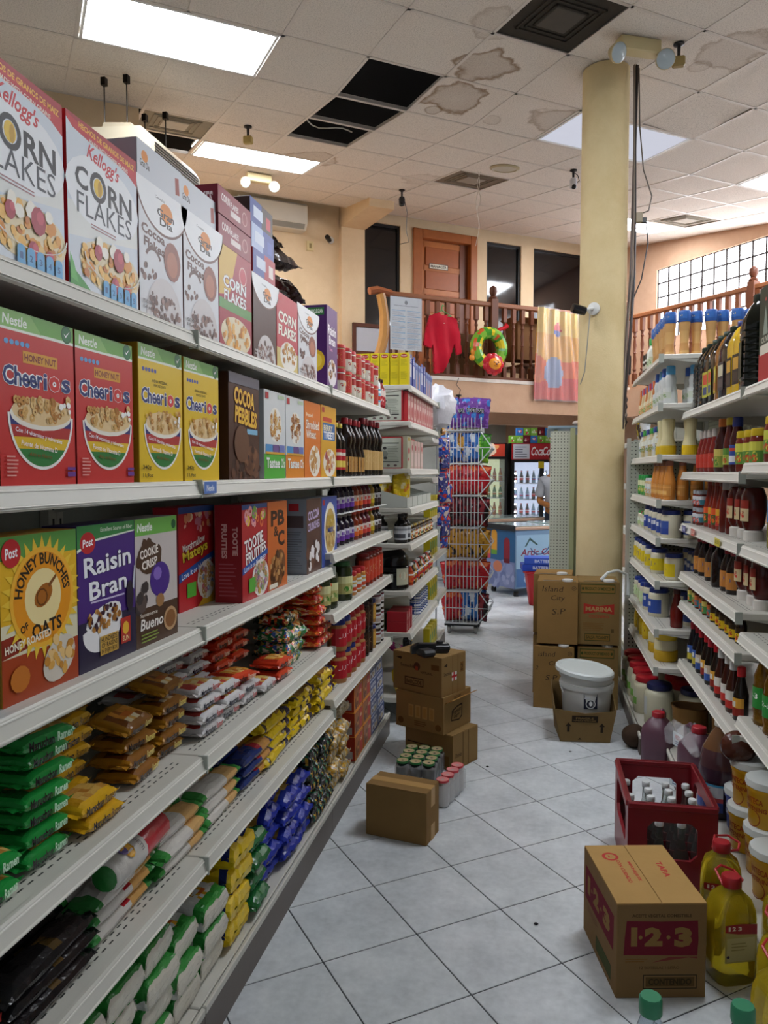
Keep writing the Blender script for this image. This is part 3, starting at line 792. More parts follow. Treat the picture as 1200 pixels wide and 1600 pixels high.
def cheerios(bg, honey, seed):
    a = Art(.208, .29 if honey else .305)
    a.rect(0, 0, 1, 1, bg)
    a.rect(0, .90, 1, .10, '#6fae4e').rect(0, .885, 1, .018, '#e9efe0').poly([(.0, .90), (.55, .90), (.4, 1), (0, 1)], '#8cc069')
    a.text('Nestle', .06, .915, .30, .06, '#f4f8ee', .02, .1)
    a.ell(.90, .945, .075, .055, '#1d5c33').ell(.90, .945, .062, .045, '#2f7b45').poly([(.86, .95), (.89, .925), (.955, .975), (.89, .94)], '#ffffff')
    if honey: a.rect(.30, .715, .46, .07, '#d99a2a').text('HONEY NUT', .32, .728, .42, .042, '#7b1d14', .03)
    else: a.text('AVENA INTEGRAL', .28, .735, .36, .022, '#6b5a12', .02).text('WHOLE OATS', .32, .705, .28, .02, '#6b5a12', .02)
    for k in range(5): a.ell(.10 + .065 * k, .82, .028, .016, '#5fa0d6' if honey else '#4a56a0', 8)
    a.text('Cheer', .05, .575, .50, .115, '#22306f', .025, 0, 0, '#ffffff', outw=.05).text('i', .56, .575, .05, .10, '#22306f', .03, out='#ffffff')
    a.text('o', .63, .572, .16, .095, '#d3302c', .05, out='#ffffff').text('s', .81, .575, .13, .085, '#22306f', .03, out='#ffffff')
    def cer(a):
        a.ell(.54, .44, .40, .085, '#e7c894', 16)
        a.rings(.50, .455, .37, .075, 46, TAN, .030, seed); a.rings(.88, .525, .05, .02, 3, TAN, .035, seed + 1)
        a.blobs(.86, .47, .08, .04, 5, ['#fbf8f2'], .03, seed)
    bowl(a, .53, .42, .42, .31, ['#2a2d72', '#b5332f', '#e4bd2a', '#2f7d3b'], cer)
    a.text('Con 14 vitaminas y minerales', .17, .275, .62, .035, '#f2f2f8', .01, 0, -.14)
    a.text('Fuente de Vitamina D', .24, .215, .48, .032, '#f8eef0', .01, 0, -.12)
    a.text('Alto en Hierro', .34, .165, .30, .026, '#7a4a10', .01, 0, -.08)
    if honey: a.lines(.06, .05, .16, .13, 6, '#e8a39a', .4, 3); a.rect(.86, .05, .12, .03, '#6b3a8c').rect(.86, .09, .12, .02, '#6b3a8c')
    else: a.text('340g', .04, .085, .18, .04, '#3a3410', .02).text('11,9oz', .04, .03, .22, .035, '#3a3410', .02)
    return a
def cornflakes(seed):
    a = Art(.253, .322)
    a.rect(0, 0, 1, 1, '#d5dde6').poly([(0, .30), (1, .42), (1, .62), (0, .5)], '#e4e6e2').ell(.5, .62, .52, .22, '#eef1f4', 20)
    a.poly([(0, 1), (1, 1), (1, .83), (.85, .875), (.6, .90), (.3, .905), (.08, .925), (0, .96)][::-1], '#c4262c')
    a.poly([(0, 1), (1, 1), (1, .925), (.6, .95), (.2, .965), (0, .985)][::-1], '#a81c24')
    a.text('HECHOS DE GRANOS DE MAIZ', .16, .935, .80, .035, '#f2b53a', .03, 0, -.04).text('MADE WITH CORN GRAINS', .30, .89, .56, .024, '#f2e6d8', .02, 0, -.05)
    a.text("Kellogg's", .26, .765, .46, .115, '#c8202c', .02, .3, -.10)
    a.text('C', .10, .60, .17, .135, '#26262b', .025).text('RN', .55, .585, .36, .135, '#26262b', .025)
    a.ring(.41, .665, .075, .115, '#26262b', 18).ell(.41, .665, .062, .055, '#e9c22e', 12).ell(.43, .66, .03, .05, '#c79a1c', 8)
    a.text('FLAKES', .12, .455, .78, .125, '#3c3f48', -.005)
    a.lines(.30, .40, .36, .035, 2, '#a8777c', .4, 2)
    a.ell(.58, .20, .44, .16, '#e8d6ae', 18)
    a.blobs(.55, .20, .42, .14, 60, ['#e8a23a', '#dd8f28', '#f1b954', '#c9731e', '#f0c878'], .035, seed)
    a.blobs(.55, .31, .34, .035, 8, ['#f6f1e4', '#f3ecd8'], .05, seed + 5)
    for x, y, s in ((.38, .27, .055), (.68, .28, .085), (.62, .11, .06), (.8, .10, .05)): a.ell(x, y, s, s * .9, '#a8233a', 9).ell(x + .02, y + .02, s * .5, s * .45, '#c9475a', 7)
    a.ring(.60, .24, .40, .415, '#d9d6cf', 16, PI, 2 * PI, .40)
    a.poly([(0, 0), (.30, 0), (.20, .05), (.08, .10), (0, .14)], '#3f9a3a').poly([(0, .06), (.10, .04), (.05, .14), (0, .2)], '#57b34e')
    for k in range(5): a.rect(.44 + .105 * k, .015, .085, .085, '#5aa7d8').ell(.4825 + .105 * k, .10, .042, .02, '#5aa7d8', 8).text('%d' % (k + 1), .465 + .105 * k, .045, .035, .035, '#2a5f95', .02)
    return a
def grandia(seed, w=.208, h=.30, dark=False):
    bgc = '#4a2c22' if dark else '#d9dbdf'
    a = Art(w, h); a.rect(0, 0, 1, 1, bgc)
    a.ell(.55, 1.0, .62, .34, '#6b4438', 24, PI, 2 * PI).ell(.55, 1.005, .60, .325, '#eceef0', 24, PI, 2 * PI)
    a.text('Cereales', .36, .92, .22, .022, '#555', .01).ell(.62, .845, .15, .075, '#e08a2a', 16).text('Gran', .40, .80, .40, .06, '#2b2320', .03).text('Dia', .46, .735, .30, .06, '#2b2320', .03)
    if not dark:
        a.text('Cocoa', .05, .60, .52, .075, '#5b352b', .035, .0, -.06).text('Flakes', .10, .51, .46, .07, '#5b352b', .035, 0, -.06)
        a.ring(.30, .40, .16, .20, '#5b352b', 10, .5, 2.6)
        a.blobs(.20, .33, .16, .06, 10, ['#5b352b', '#43251d', '#7a5244'], .035, seed)
        a.ell(.74, .50, .20, .15, '#8c4a33', 14).ell(.74, .48, .13, .10, '#b0694a', 12)
    a.ell(.55, .02, .42, .32, '#cfcaca', 20, 0, PI).blobs(.55, .12, .36, .12, 40, ['#6b4a40', '#8a685c', '#513730', '#a08078'], .035, seed + 2)
    a.text('PESO NETO', .05, .10, .26, .025, '#e8e4e0' if dark else '#4b3a35', .02).text('520 g (18.4 oz)', .05, .06, .40, .024, '#e8e4e0' if dark else '#4b3a35', .02)
    return a
def maroon_cf(seed, w=.24, h=.28):
    a = Art(w, h); a.rect(0, 0, 1, 1, '#a62a3c').poly([(0, 1), (.55, 1), (.30, .55), (0, .5)][::-1], '#d9b24a').rect(0, .38, 1, .10, '#5f9a50')
    a.ell(.72, .80, .13, .10, '#c23a4c').ring(.72, .80, .10, .115, '#e9c9c0', 14)
    a.text('CORN', .12, .60, .70, .12, '#eef0f0', .03, out='#8a1c2a').text('FLAKES', .14, .47, .68, .11, '#eef0f0', .03, out='#8a1c2a')
    a.ell(.5, .16, .46, .18, '#e8d9b8', 18).blobs(.5, .16, .40, .15, 40, ['#dd9a35', '#c9812a', '#edb75c'], .04, seed)
    return a
def simple_front(w, h, bg, band, title, tcol, seed, bowlcol='#f0ece2', cols=TAN, out=None, two=None):
    a = Art(w, h); a.rect(0, 0, 1, 1, bg)
    if band: a.rect(0, .0, 1, .28, band)
    a.text(title, .08, .56 if not two else .62, .84, .15, tcol, .03, 0, 0, out)
    if two: a.text(two, .08, .45, .84, .14, tcol, .03, 0, 0, out)
    a.ell(.55, .2, .40, .20, bowlcol, 18).blobs(.55, .23, .34, .14, 40, cols, .035, seed)
    a.rect(.06, .90, .16, .06, '#c62b30')
    return a
def sidelines(d, h, bg, fg, title=None, tc='#ffffff'):
    a = Art(d, h); a.rect(0, 0, 1, 1, bg)
    if title: a.text(title, -.75, .55, 2.4, .30 * d / .07, tc, .02, 0, PI / 2)
    a.lines(.12, .1, .76, .30, 9, fg, .4, 4); return a

def cereal(art, label, y0, y1, z, h, x=-.86, d=.075, col='#cccccc', side=None, group='cereal boxes on the left shelves', name='cereal_box', kit=None, rzd=0.0):
    w = y1 - y0
    kit = kit or carton_kit(w, h, d, col, art, side)
    return put(kit, name, label, 'cereal box', (x, (y0 + y1) / 2, z), RL + rzd, group)
# ---- top shelf
k_cf = carton_kit(.253, .322, .085, '#b8232c', cornflakes(3), sidelines(.085, .322, '#c9262e', '#e7b9b4'))
cereal(None, 'tall corn flake cereal box cut off by the left picture edge, top shelf', 1.055, 1.308, ZA, .322, kit=k_cf, rzd=.02)
cereal(None, 'tall corn flake cereal box with red top stripe beside white chocolate cereal, top shelf', 1.316, 1.569, ZA, .322, kit=k_cf)
cereal(None, 'tall corn flake cereal box standing just outside the left picture edge', .79, 1.043, ZA, .322, kit=k_cf)
k_gd = carton_kit(.208, .30, .075, '#d9dbdf', grandia(5), sidelines(.075, .30, '#5b352b', '#cbb7ae'))
cereal(None, 'white chocolate flake cereal box next to the corn flakes, top shelf', 1.577, 1.785, ZA, .30, kit=k_gd)
cereal(None, 'white chocolate flake cereal box left of the maroon corn flakes, top shelf', 1.793, 2.0, ZA, .30, kit=k_gd)
a = Art(.21, .078); a.rect(0, 0, 1, 1, '#ced2d8').ell(.16, .62, .07, .16, '#e08a2a', 12).text('Gran Dia', .06, .30, .2, .2, '#2b2320', .02).poly([(.86, .2), (.96, .25), (.94, .75), (.85, .7)], '#9a4030')
sd = Art(.27, .078); sd.rect(0, 0, 1, 1, '#9aa0a8').ell(.75, .45, .06, .2, '#e08a2a', 12).text('Gran Dia', .40, .25, .35, .3, '#2b2320', .03)
k_lay = carton_kit(.21, .078, .27, '#c6cad0', a, sd)
cereal(None, 'white cereal carton lying flat on top, left one with grey end', 1.577, 1.787, ZA + .301, .078, kit=k_lay, x=-.862)
cereal(None, 'white cereal carton lying flat on top, right one beside the maroon pile', 1.790, 2.0, ZA + .301, .078, kit=k_lay, x=-.866)
cereal(maroon_cf(8), 'maroon corn flake cereal box with green band, top shelf', 2.006, 2.246, ZA, .28, col='#a62a3c')
a = Art(.24, .074); a.rect(0, 0, 1, 1, '#8e2434').text('CORN', .10, .50, .24, .30, '#efe2e0', .03).text('FLAKES', .36, .50, .24, .22, '#efe2e0', .03).rect(.36, .2, .3, .22, '#e2d6d2').ring(.80, .5, .07, .085, '#d6a9a4', 12)
sd = Art(.28, .074); sd.rect(0, 0, 1, 1, '#6d1726').text('CORN FLAKES', .45, .2, .50, .55, '#d9c6c4', .03)
k_ml = carton_kit(.24, .074, .28, '#7d1d2c', a, sd)
cereal(None, 'maroon cereal carton lying flat, lower one of the maroon pile', 2.006, 2.246, ZA + .281, .074, kit=k_ml)
cereal(None, 'maroon cereal carton lying flat, upper one of the maroon pile', 2.0, 2.24, ZA + .356, .074, kit=k_ml, x=-.858)
cereal(grandia(9, .205, .26, True), 'brown cereal box with white curved top, top shelf', 2.262, 2.467, ZA, .26, col='#4a2c22')
for i, (c, lb) in enumerate((('#b23340', 'red'), ('#3a4f9c', 'blue'), ('#39251f', 'dark brown'))):
    a = Art(.2, .075); a.rect(0, 0, 1, 1, c).rect(.0, 0, .5, 1, ['#3a4f9c', '#aebfe0', '#2f4a94'][i]).rect(.15, .3, .4, .45, '#cdd8ea').rect(.7, .2, .2, .5, ['#e6d9d4', '#4a5fb0', '#c43848'][i])
    cereal(a, 'blue and red cereal carton lying flat, %s in the small pile' % ['lowest', 'middle', 'topmost'][i], 2.262, 2.462, ZA + .262 + .076 * i, .075, d=.26, col=c, x=-.86 - .004 * i)
cereal(simple_front(.225, .255, '#c4404a', '#d8c27a', 'CORN', '#f4efe2', 12, two='FLAKES', out='#8a1c2a'), 'red and yellow corn cereal box under the brown bags, top shelf', 2.475, 2.70, ZA, .255, col='#c4404a')
cereal(grandia(14, .235, .262), 'white and brown cereal box left of the purple raisin box, top shelf', 2.708, 2.943, ZA, .262, col='#4a2c22')
a = Art(.165, .335); a.rect(0, 0, 1, 1, '#5c2a72').text('Raisin', .12, .66, .76, .12, '#efe8f2', .03, out='#2b1038').text('Bran', .20, .54, .60, .11, '#efe8f2', .03, out='#2b1038').ell(.5, .2, .42, .17, '#e6e2e6', 16).blobs(.5, .23, .36, .12, 30, ['#b07a3c', '#8a5a2a', '#4a2438', '#caa05c'], .05, 4).text('Two', .2, .46, .3, .05, '#d88ac0', .02)
sd = Art(.11, .335); sd.rect(0, 0, 1, 1, '#47205c').ell(.60, .33, .33, .13, '#d9b02c', 14).ell(.60, .33, .22, .085, '#e8c84a', 12).rect(.1, .88, .8, .09, '#2f6b35').text('FIBER & WHOLE GRAIN', .15, .90, .7, .05, '#e8efe0', .01)
cereal(a, 'purple raisin bran cereal box at the end of the top shelf cereals', 3.09, 3.255, ZA, .335, d=.11, col='#5c2a72', side=sd)
# ---- eye-level shelf
k_h = carton_kit(.208, .29, .065, '#8f1d1f', cheerios('#c8322f', True, 21), sidelines(.065, .29, '#7a1a1c', '#c98a84'))
cereal(None, 'red honey oat ring cereal box cut off at the left edge, eye-level shelf', .90, 1.108, ZB, .29, kit=k_h)
cereal(None, 'red honey oat ring cereal box, leftmost fully seen on the eye-level shelf', 1.116, 1.324, ZB, .29, kit=k_h)
cereal(None, 'red honey oat ring cereal box left of the yellow ones, eye-level shelf', 1.330, 1.538, ZB, .285, kit=k_h)
k_y = carton_kit(.213, .305, .065, '#c9a11c', cheerios('#e2bd25', False, 31), sidelines(.065, .305, '#a8841a', '#6b5410'))
cereal(None, 'yellow oat ring cereal box right of the red ones, eye-level shelf', 1.562, 1.775, ZB, .305, kit=k_y)
cereal(None, 'yellow oat ring cereal box left of the dark chocolate cereal, eye-level shelf', 1.782, 1.995, ZB, .305, kit=k_y)
cereal(simple_front(.2, .30, '#c22f36', None, 'FRUITY', '#f0d040', 5, two='PEBS'), 'red cereal box pushed back behind the dark chocolate cereal, eye-level shelf', 2.01, 2.21, ZB, .30, x=-.965, col='#b5282f')
a = Art(.24, .305); a.rect(0, 0, 1, 1, '#4a2c22').blobs(.5, .12, .48, .12, 50, ['#5f3a2b', '#3a2019', '#6f4735'], .05, 2).rect(0, .90, 1, .10, '#6d6b78')
a.text('COCOA', .16, .70, .66, .16, '#e9b93a', .04, 0, -.08, '#7a2a1a').text('PEBBLES', .18, .52, .72, .16, '#e9b93a', .04, 0, -.08, '#7a2a1a')
a.rect(.56, .44, .36, .05, '#7fb8d8').ell(.72, .18, .26, .15, '#6b432f', 14).blobs(.72, .2, .22, .12, 26, ['#5a3424', '#7d5238', '#3d2118'], .04, 6).ell(.38, .34, .24, .18, '#6a4632', 14)
cereal(a, 'dark brown chocolate rice cereal box with gold lettering, eye-level shelf', 2.062, 2.302, ZB, .305, col='#3d241c')
def tastee(bot, seed, cols):
    a = Art(.207, .285); a.rect(0, 0, 1, 1, '#d8dcdc').rect(0, 0, 1, .28, bot).ell(.52, .62, .30, .20, '#eceae2', 18).rings(.52, .62, .25, .17, 40, cols, .045, seed)
    a.rect(.05, .30, .32, .09, '#4a90c8').rect(.38, .30, .30, .09, '#6a4f8a').rect(.70, .30, .25, .09, '#6b78b8').rect(.05, .28, .9, .025, '#d9a53a').rect(.05, .90, .14, .07, '#b8282e').rect(.64, .93, .3, .04, '#bcd0b0')
    a.text('Tastee', .08, .12, .62, .12, '#f6f8f2', .03).text("O's", .76, .12, .18, .12, '#f6f8f2', .03); return a
cereal(tastee('#52b03c', 3, TAN), 'white and green oat cereal box, eye-level shelf', 2.347, 2.554, ZB, .285, col='#c9cdcd')
cereal(tastee('#e08a28', 9, ['#b0703a', '#8a5226', '#d09a5c']), 'white and orange oat cereal box beside the green one, eye-level shelf', 2.561, 2.768, ZB, .285, col='#c9cdcd')
a = Art(.215, .287); a.rect(0, 0, 1, 1, '#dd7a2c').text('Frosted', .10, .80, .40, .05, '#f7e6c8', .02).text('Shredded', .10, .64, .78, .12, '#fbf4e6', .02, out='#a84a18').text('Wheat', .10, .52, .60, .11, '#fbf4e6', .02, out='#a84a18').ell(.62, .22, .34, .21, '#f2ece0', 18).blobs(.62, .24, .27, .15, 24, ['#d8a868', '#c08a4a', '#efe2cc'], .06, 3)
cereal(a, 'orange shredded wheat cereal box, eye-level shelf', 2.776, 2.991, ZB, .287, col='#c8682a')
a = Art(.23, .29); a.rect(0, 0, 1, 1, '#e0a830').rect(.10, .52, .82, .24, '#2f6aa8').text('BERRY', .16, .65, .6, .08, '#f2e6b8', .03).text('TREET', .16, .54, .7, .10, '#ffffff', .03).rect(.1, .78, .6, .06, '#c8422e').ell(.55, .2, .42, .20, '#f0e8d8', 18).blobs(.55, .23, .34, .14, 34, ['#c88a4a', '#e0b070', '#b04a50', '#d8a058'], .05, 8).rect(.05, .90, .14, .07, '#b8282e')
cereal(a, 'yellow cereal box with blue title at the end, eye-level shelf', 3.0, 3.23, ZB, .29, col='#c9962a')
# ---- chest-high shelf
a = Art(.208, .28); a.rect(0, 0, 1, 1, '#2a6aa8'); k_bl = carton_kit(.208, .28, .06, '#2a6aa8', a)
cereal(None, 'blue cereal box showing only a sliver at the left edge, chest-high shelf', .89, 1.098, ZC, .28, kit=k_bl)
a = Art(.213, .282); a.rect(0, 0, 1, 1, '#e6b429').rect(0, .0, 1, .28, '#a8431f').rect(0, .28, 1, .2, '#e0d9b8').poly([(0, .28), (.7, .34), (.66, .44), (0, .40)], '#8f2f1c').rect(0, .86, 1, .14, '#5f9c4a')
for k in range(28):
    an = 2 * PI * k / 28; a.poly([(.52 + .40 * math.cos(an - .1), .60 + .30 * math.sin(an - .1)), (.52 + .52 * math.cos(an), .60 + .39 * math.sin(an)), (.52 + .40 * math.cos(an + .1), .60 + .30 * math.sin(an + .1))], '#f0c840')
a.ell(.52, .60, .42, .315, '#f3b73a', 26).ell(.52, .60, .38, .285, '#e8971e', 26).ell(.52, .60, .24, .18, '#f4dfa0', 20)
a.text('HONEY BUNCHES', .12, .60, .80, .075, '#2a2118', .03, 0, 0, arc=(.52, .60, .27)).text('OATS', .36, .36, .40, .09, '#2a2118', .03, 0, .08).text('OF', .22, .41, .10, .05, '#2a2118', .03, 0, .4)
a.ell(.52, .61, .13, .065, '#a8641e', 14, rot=.5).ring(.50, .60, .06, .075, '#6b3a10', 10).poly([(.60, .65), (.70, .71), (.69, .73), (.58, .67)], '#7d4a18')
a.ell(.13, .90, .115, .085, '#c22a2e', 18).text('Post', .055, .87, .15, .065, '#ffffff', .02, .15, .1).text('HONEY ROASTED', .03, .325, .58, .05, '#f4ead2', .03, 0, .08)
a.ell(.72, .18, .24, .13, '#d8cfc0', 16, rot=.5).blobs(.72, .2, .20, .11, 26, ['#e0aa54', '#c88a38', '#efc884'], .045, 4).ell(.20, .14, .12, .08, '#c9762a', 12)
cereal(a, 'yellow oat and honey cereal box with round sunburst title, chest-high shelf', 1.107, 1.32, ZC, .282, col='#b8872a')
a = Art(.212, .285); a.rect(0, 0, 1, 1, '#4a2a7a').rect(0, 0, 1, .34, '#2b2440').poly([(0, .84), (.3, .90), (1, .93), (1, 1), (0, 1)], '#3f8a4a').poly([(0, .82), (.3, .885), (1, .92), (1, .93), (.3, .90), (0, .84)], '#e4ecdc')
a.text('Excellent Source of Fiber', .38, .945, .58, .03, '#eaf2e2', .01, .1).ell(.17, .88, .125, .075, '#c22a2e', 18).text('Post', .085, .855, .17, .055, '#ffffff', .02, .15, .1)
a.text('Raisin', .10, .66, .82, .135, '#f2f2f6', .02, 0, .06, '#24123e', outw=.03).text('Bran', .18, .49, .66, .13, '#f2f2f6', .02, 0, .06, '#24123e', outw=.03).lines(.2, .455, .6, .02, 1, '#c9c0dc', .6, 2)
a.ell(.40, .28, .34, .17, '#eeecec', 20, PI - .2, 2 * PI + .4, .2).ell(.42, .34, .31, .085, '#f4f2f0', 16, rot=.2).blobs(.42, .34, .28, .09, 50, ['#b8803c', '#9a6428', '#d0a05c', '#3a2030', '#4a2838'], .030, 7)
a.rect(.33, .075, .32, .135, '#caa04a').text('HUNDREDS', .35, .165, .28, .035, '#3a2818', .02).text('OF RAISINS', .35, .125, .28, .035, '#3a2818', .02).text('IN EVERY BOX', .35, .085, .28, .032, '#3a2818', .02).rect(.70, .10, .18, .19, '#b8322a').ell(.79, .21, .06, .05, '#e8b43a', 10).text('SUN', .73, .115, .12, .04, '#f2d8a0', .02)
a.ell(.88, .44, .07, .12, '#2a2030', 10).poly([(.93, .5), (.97, .66), (.99, .66), (.96, .48)], '#c9ccd4')
cereal(a, 'purple raisin bran cereal box with green top, chest-high shelf', 1.323, 1.535, ZC, .285, col='#33205a')
a = Art(.196, .285); a.rect(0, 0, 1, 1, '#c6bcb8').rect(0, .87, 1, .13, '#6fb04e').rect(0, 0, 1, .30, '#4f3626').text('Nestle', .05, .90, .34, .065, '#f2f6ec', .03, .1).ell(.92, .93, .06, .04, '#1d5c33', 10)
a.blobs(.30, .70, .24, .12, 14, ['#4f3626'], .10, 3).ell(.30, .69, .26, .13, '#4f3626', 14).text('COOKIE', .10, .70, .42, .07, '#efe6dc', .03, 0, .12).text('CRISP', .14, .61, .36, .07, '#efe6dc', .03, 0, .12)
a.ell(.56, .50, .24, .14, '#4a2a86', 18).ell(.50, .55, .10, .055, '#8468bc', 10).blobs(.16, .38, .14, .10, 10, ['#3d3434', '#5a4a46'], .08, 5).ell(.55, .33, .10, .055, '#a07448', 10).ell(.80, .15, .17, .10, '#c09a70', 14).ell(.80, .15, .13, .075, '#8a5c34', 12)
a.text('Sumamente', .08, .235, .40, .03, '#e8ded0', .01).text('Bueno', .08, .13, .54, .09, '#f2ece4', .02, .15).lines(.1, .03, .5, .08, 3, '#8aa04a', .4, 3)
cereal(a, 'white and brown chocolate cookie cereal box with green top, chest-high shelf', 1.538, 1.734, ZC, .285, col='#8a8280')
a = Art(.235, .29); a.rect(0, 0, 1, 1, '#b8262c').blobs(.55, .86, .45, .10, 26, ['#e0a090', '#d88a60', '#e8c8a0', '#c87888'], .05, 9).rect(0, .94, 1, .06, '#2f4a86')
a.text('Marshmallow', .10, .60, .62, .08, '#f6eee6', .02, 0, .18).text('Mateys', .10, .48, .70, .13, '#ecd23c', .03, 0, .16, '#6b1418').poly([(0, .28), (1, .46), (1, .53), (0, .36)], '#2b57a8').text("Love it or It's FREE!", .06, .355, .85, .06, '#eef2fa', .01, .1, .15)
a.poly([(.5, 0), (1, 0), (1, .16), (.72, .10)], '#e6b832').ell(.76, .25, .27, .20, '#ece4d8', 16).rings(.76, .25, .22, .16, 40, ['#c89a5a', '#b07a3c', '#d0707a', '#7a9ac8', '#d8b878'], .04, 8).rect(.20, .12, .24, .14, '#58a83a')
cereal(a, 'red marshmallow cereal box pushed back, chest-high shelf', 1.962, 2.197, ZC, .29, x=-.968, col='#94202a')
a = Art(.215, .29); a.rect(0, 0, 1, 1, '#b4262c').rect(0, .95, 1, .05, '#2f4a86').rings(.5, .86, .42, .08, 24, ['#e0c040', '#d86a40', '#78a848', '#a85a90', '#e8a0a0'], .07, 3)
a.text('TOOTIE', .08, .54, .74, .13, '#f8f2ee', .03, 0, .16, '#5c1218').text('FRUITIES', .12, .42, .82, .12, '#f8f2ee', .03, 0, .16, '#5c1218').poly([(0, .28), (1, .44), (1, .50), (0, .35)], '#2b57a8').text("Love it or It's FREE!", .06, .345, .85, .055, '#eef2fa', .01, .1, .14)
a.ell(.70, .20, .34, .20, '#e8e2dc', 16).rings(.70, .21, .28, .16, 50, ['#c8b050', '#d88a48', '#8aa868', '#a878a0', '#d8a0a0', '#c0a078'], .045, 12).rect(.22, .08, .24, .15, '#58a83a')
sd = Art(.085, .29); sd.rect(0, 0, 1, 1, '#8f1e26').text('TOOTIE', .25, .60, 1.0, .06, '#d9a8a4', .04, 0, -PI / 2).text('FRUITIES', -.25, .60, 1.2, .06, '#d9a8a4', .04, 0, -PI / 2).lines(.14, .06, .72, .36, 9, '#a8505a', .35, 6)
cereal(a, 'red fruit ring cereal box showing its side panel, chest-high shelf', 2.153, 2.368, ZC, .29, d=.085, col='#8f1e26', side=sd)
a = Art(.195, .29); a.rect(0, 0, 1, 1, '#cf6a2a').text('PB', .16, .72, .7, .18, '#3d2216', .04).text('&', .30, .60, .24, .12, '#3d2216', .03).text('C', .50, .48, .36, .18, '#3d2216', .04).ell(.50, .22, .42, .20, '#7a4a24', 18, rot=.5).blobs(.50, .23, .36, .19, 50, ['#b07a44', '#8a5a30', '#c8965c', '#5c3820'], .055, 4).rect(.05, .02, .4, .05, '#e8e0d0')
cereal(a, 'orange peanut butter and chocolate cereal box, chest-high shelf', 2.372, 2.567, ZC, .29, col='#b85a26')
cereal(None, 'pale blue cereal box seen edge-on behind the orange one, chest-high shelf', 2.60, 2.76, ZC, .285, x=-.93, col='#9fb4c4', kit=carton_kit(.16, .285, .07, '#9fb4c4', Art(.16, .285).rect(.1, .1, .8, .8, '#6a90b8').text('WHEAT', .15, .5, .7, .1, '#ffffff', .02)))
a = Art(.19, .285); a.rect(0, 0, 1, 1, '#5a3a30').text('COCOA', .10, .72, .8, .13, '#c8b4d8', .04, 0, .08, '#2b1814').text('CRUNCHIES', .08, .58, .84, .11, '#c8b4d8', .03, 0, .08, '#2b1814').blobs(.5, .22, .45, .18, 22, ['#e8e2e0', '#f2eeee', '#3d241c', '#6b4638'], .10, 5)
sd = Art(.10, .285); sd.rect(0, 0, 1, 1, '#8e9298').rect(.3, .84, .4, .10, '#b8282e').rect(.12, .62, .76, .16, '#5a4a48').lines(.12, .08, .76, .5, 16, '#6a6e74', .35, 6)
cereal(a, 'brown chocolate puff cereal box with grey side, chest-high shelf', 2.797, 2.987, ZC, .285, d=.10, col='#8e9298', side=sd)
a = Art(.235, .285); a.rect(0, 0, 1, 1, '#3d55a8').rect(.06, .88, .14, .08, '#b8282e').ell(.54, .52, .40, .40, '#ece8da', 22).ell(.54, .5, .33, .33, '#c9a860', 20).blobs(.54, .44, .30, .24, 40, ['#b89048', '#d8b878', '#a07838', '#e8d8a8'], .05, 3).text('HONEY', .30, .66, .5, .07, '#d8b83a', .03).text('NUT', .36, .57, .38, .07, '#d8b83a', .03).text('MIX', .36, .48, .38, .07, '#3d55a8', .03)
sd = Art(.085, .285); sd.rect(0, 0, 1, 1, '#a8aeb4').lines(.14, .1, .72, .7, 14, '#7a8088', .35, 6)
cereal(a, 'blue cereal box with big oval bowl picture at the end, chest-high shelf', 3.005, 3.24, ZC, .285, d=.085, col='#9aa2b0', side=sd)
# price tickets clipped on the rails
for i, (y, z, c, t, lb) in enumerate(((1.835, ZB - .02, '#5a7cc0', 'PRICE', 'small blue price ticket clipped on the eye-level rail'),)):
    a = Art(.075, .03); a.rect(0, 0, 1, 1, c).text('Nestle', .2, .2, .6, .55, '#e8eef8', .02)
    tag(link('price_ticket', a.emit(MB(), lambda u, v, l: (u - .0375, -.022 - l, v - .012)).mesh('price_ticket', 'card'), None, (XF - .002, y, z), (0, 0, RL)), lb, 'price ticket')
# ================================================================== SOFT PACKS
def pack_mesh(L, W, T, colfn, mat='film', crimp=.012, nx=12, ny=8, wr=.0014, seed=0, pu=5, pv=6, name='wrapper', up=.55):
    """sealed film pack lying flat: x along its length (seals at both ends), front edge at y=0, z from 0"""
    m = MB(); us = [math.sin(PI / 2 * (2 * i / nx - 1)) for i in range(nx + 1)]; vs = [math.sin(PI / 2 * (2 * j / ny - 1)) for j in range(ny + 1)]
    def P(u, v, s):
        t = max(0, 1 - abs(u) ** pu) ** .5 * max(0, 1 - abs(v) ** pv) ** .45
        q = noise.noise(Vector((u * 4 + seed * 7.1, v * 4 + s * 3, seed))) * wr * 1.6 + noise.noise(Vector((u * 11 + seed, v * 9, s + seed * 3))) * wr
        return (u * L / 2 + q, W / 2 + v * W / 2 + q * .7, T * (.5 + s * .5 * t) + (q * (1.4 if t > .2 else .3)) * (1 if s > 0 else 0))
    for s in (1, -1):
        for i in range(nx):
            for j in range(ny):
                q = [P(us[i], vs[j], s), P(us[i + 1], vs[j], s), P(us[i + 1], vs[j + 1], s), P(us[i], vs[j + 1], s)]
                m.add(q, [(0, 1, 2, 3)], colfn((us[i] + us[i + 1]) / 2, (vs[j] + vs[j + 1]) / 2, s))
    for e in (-1, 1):
        zz = [T * (.5 + .14 * math.sin(j * 1.9 + seed)) for j in range(ny + 1)]
        for j in range(ny):
            y0 = W / 2 + vs[j] * W / 2; y1 = W / 2 + vs[j + 1] * W / 2
            m.add([(e * L / 2 * .985, y0, T * .5), (e * (L / 2 + crimp), y0, zz[j]), (e * (L / 2 + crimp), y1, zz[j + 1]), (e * L / 2 * .985, y1, T * .5)], [(0, 1, 2, 3)], colfn(e, (vs[j] + vs[j + 1]) / 2, 1))
    me = m.mesh(name, mat, 60)
    return me
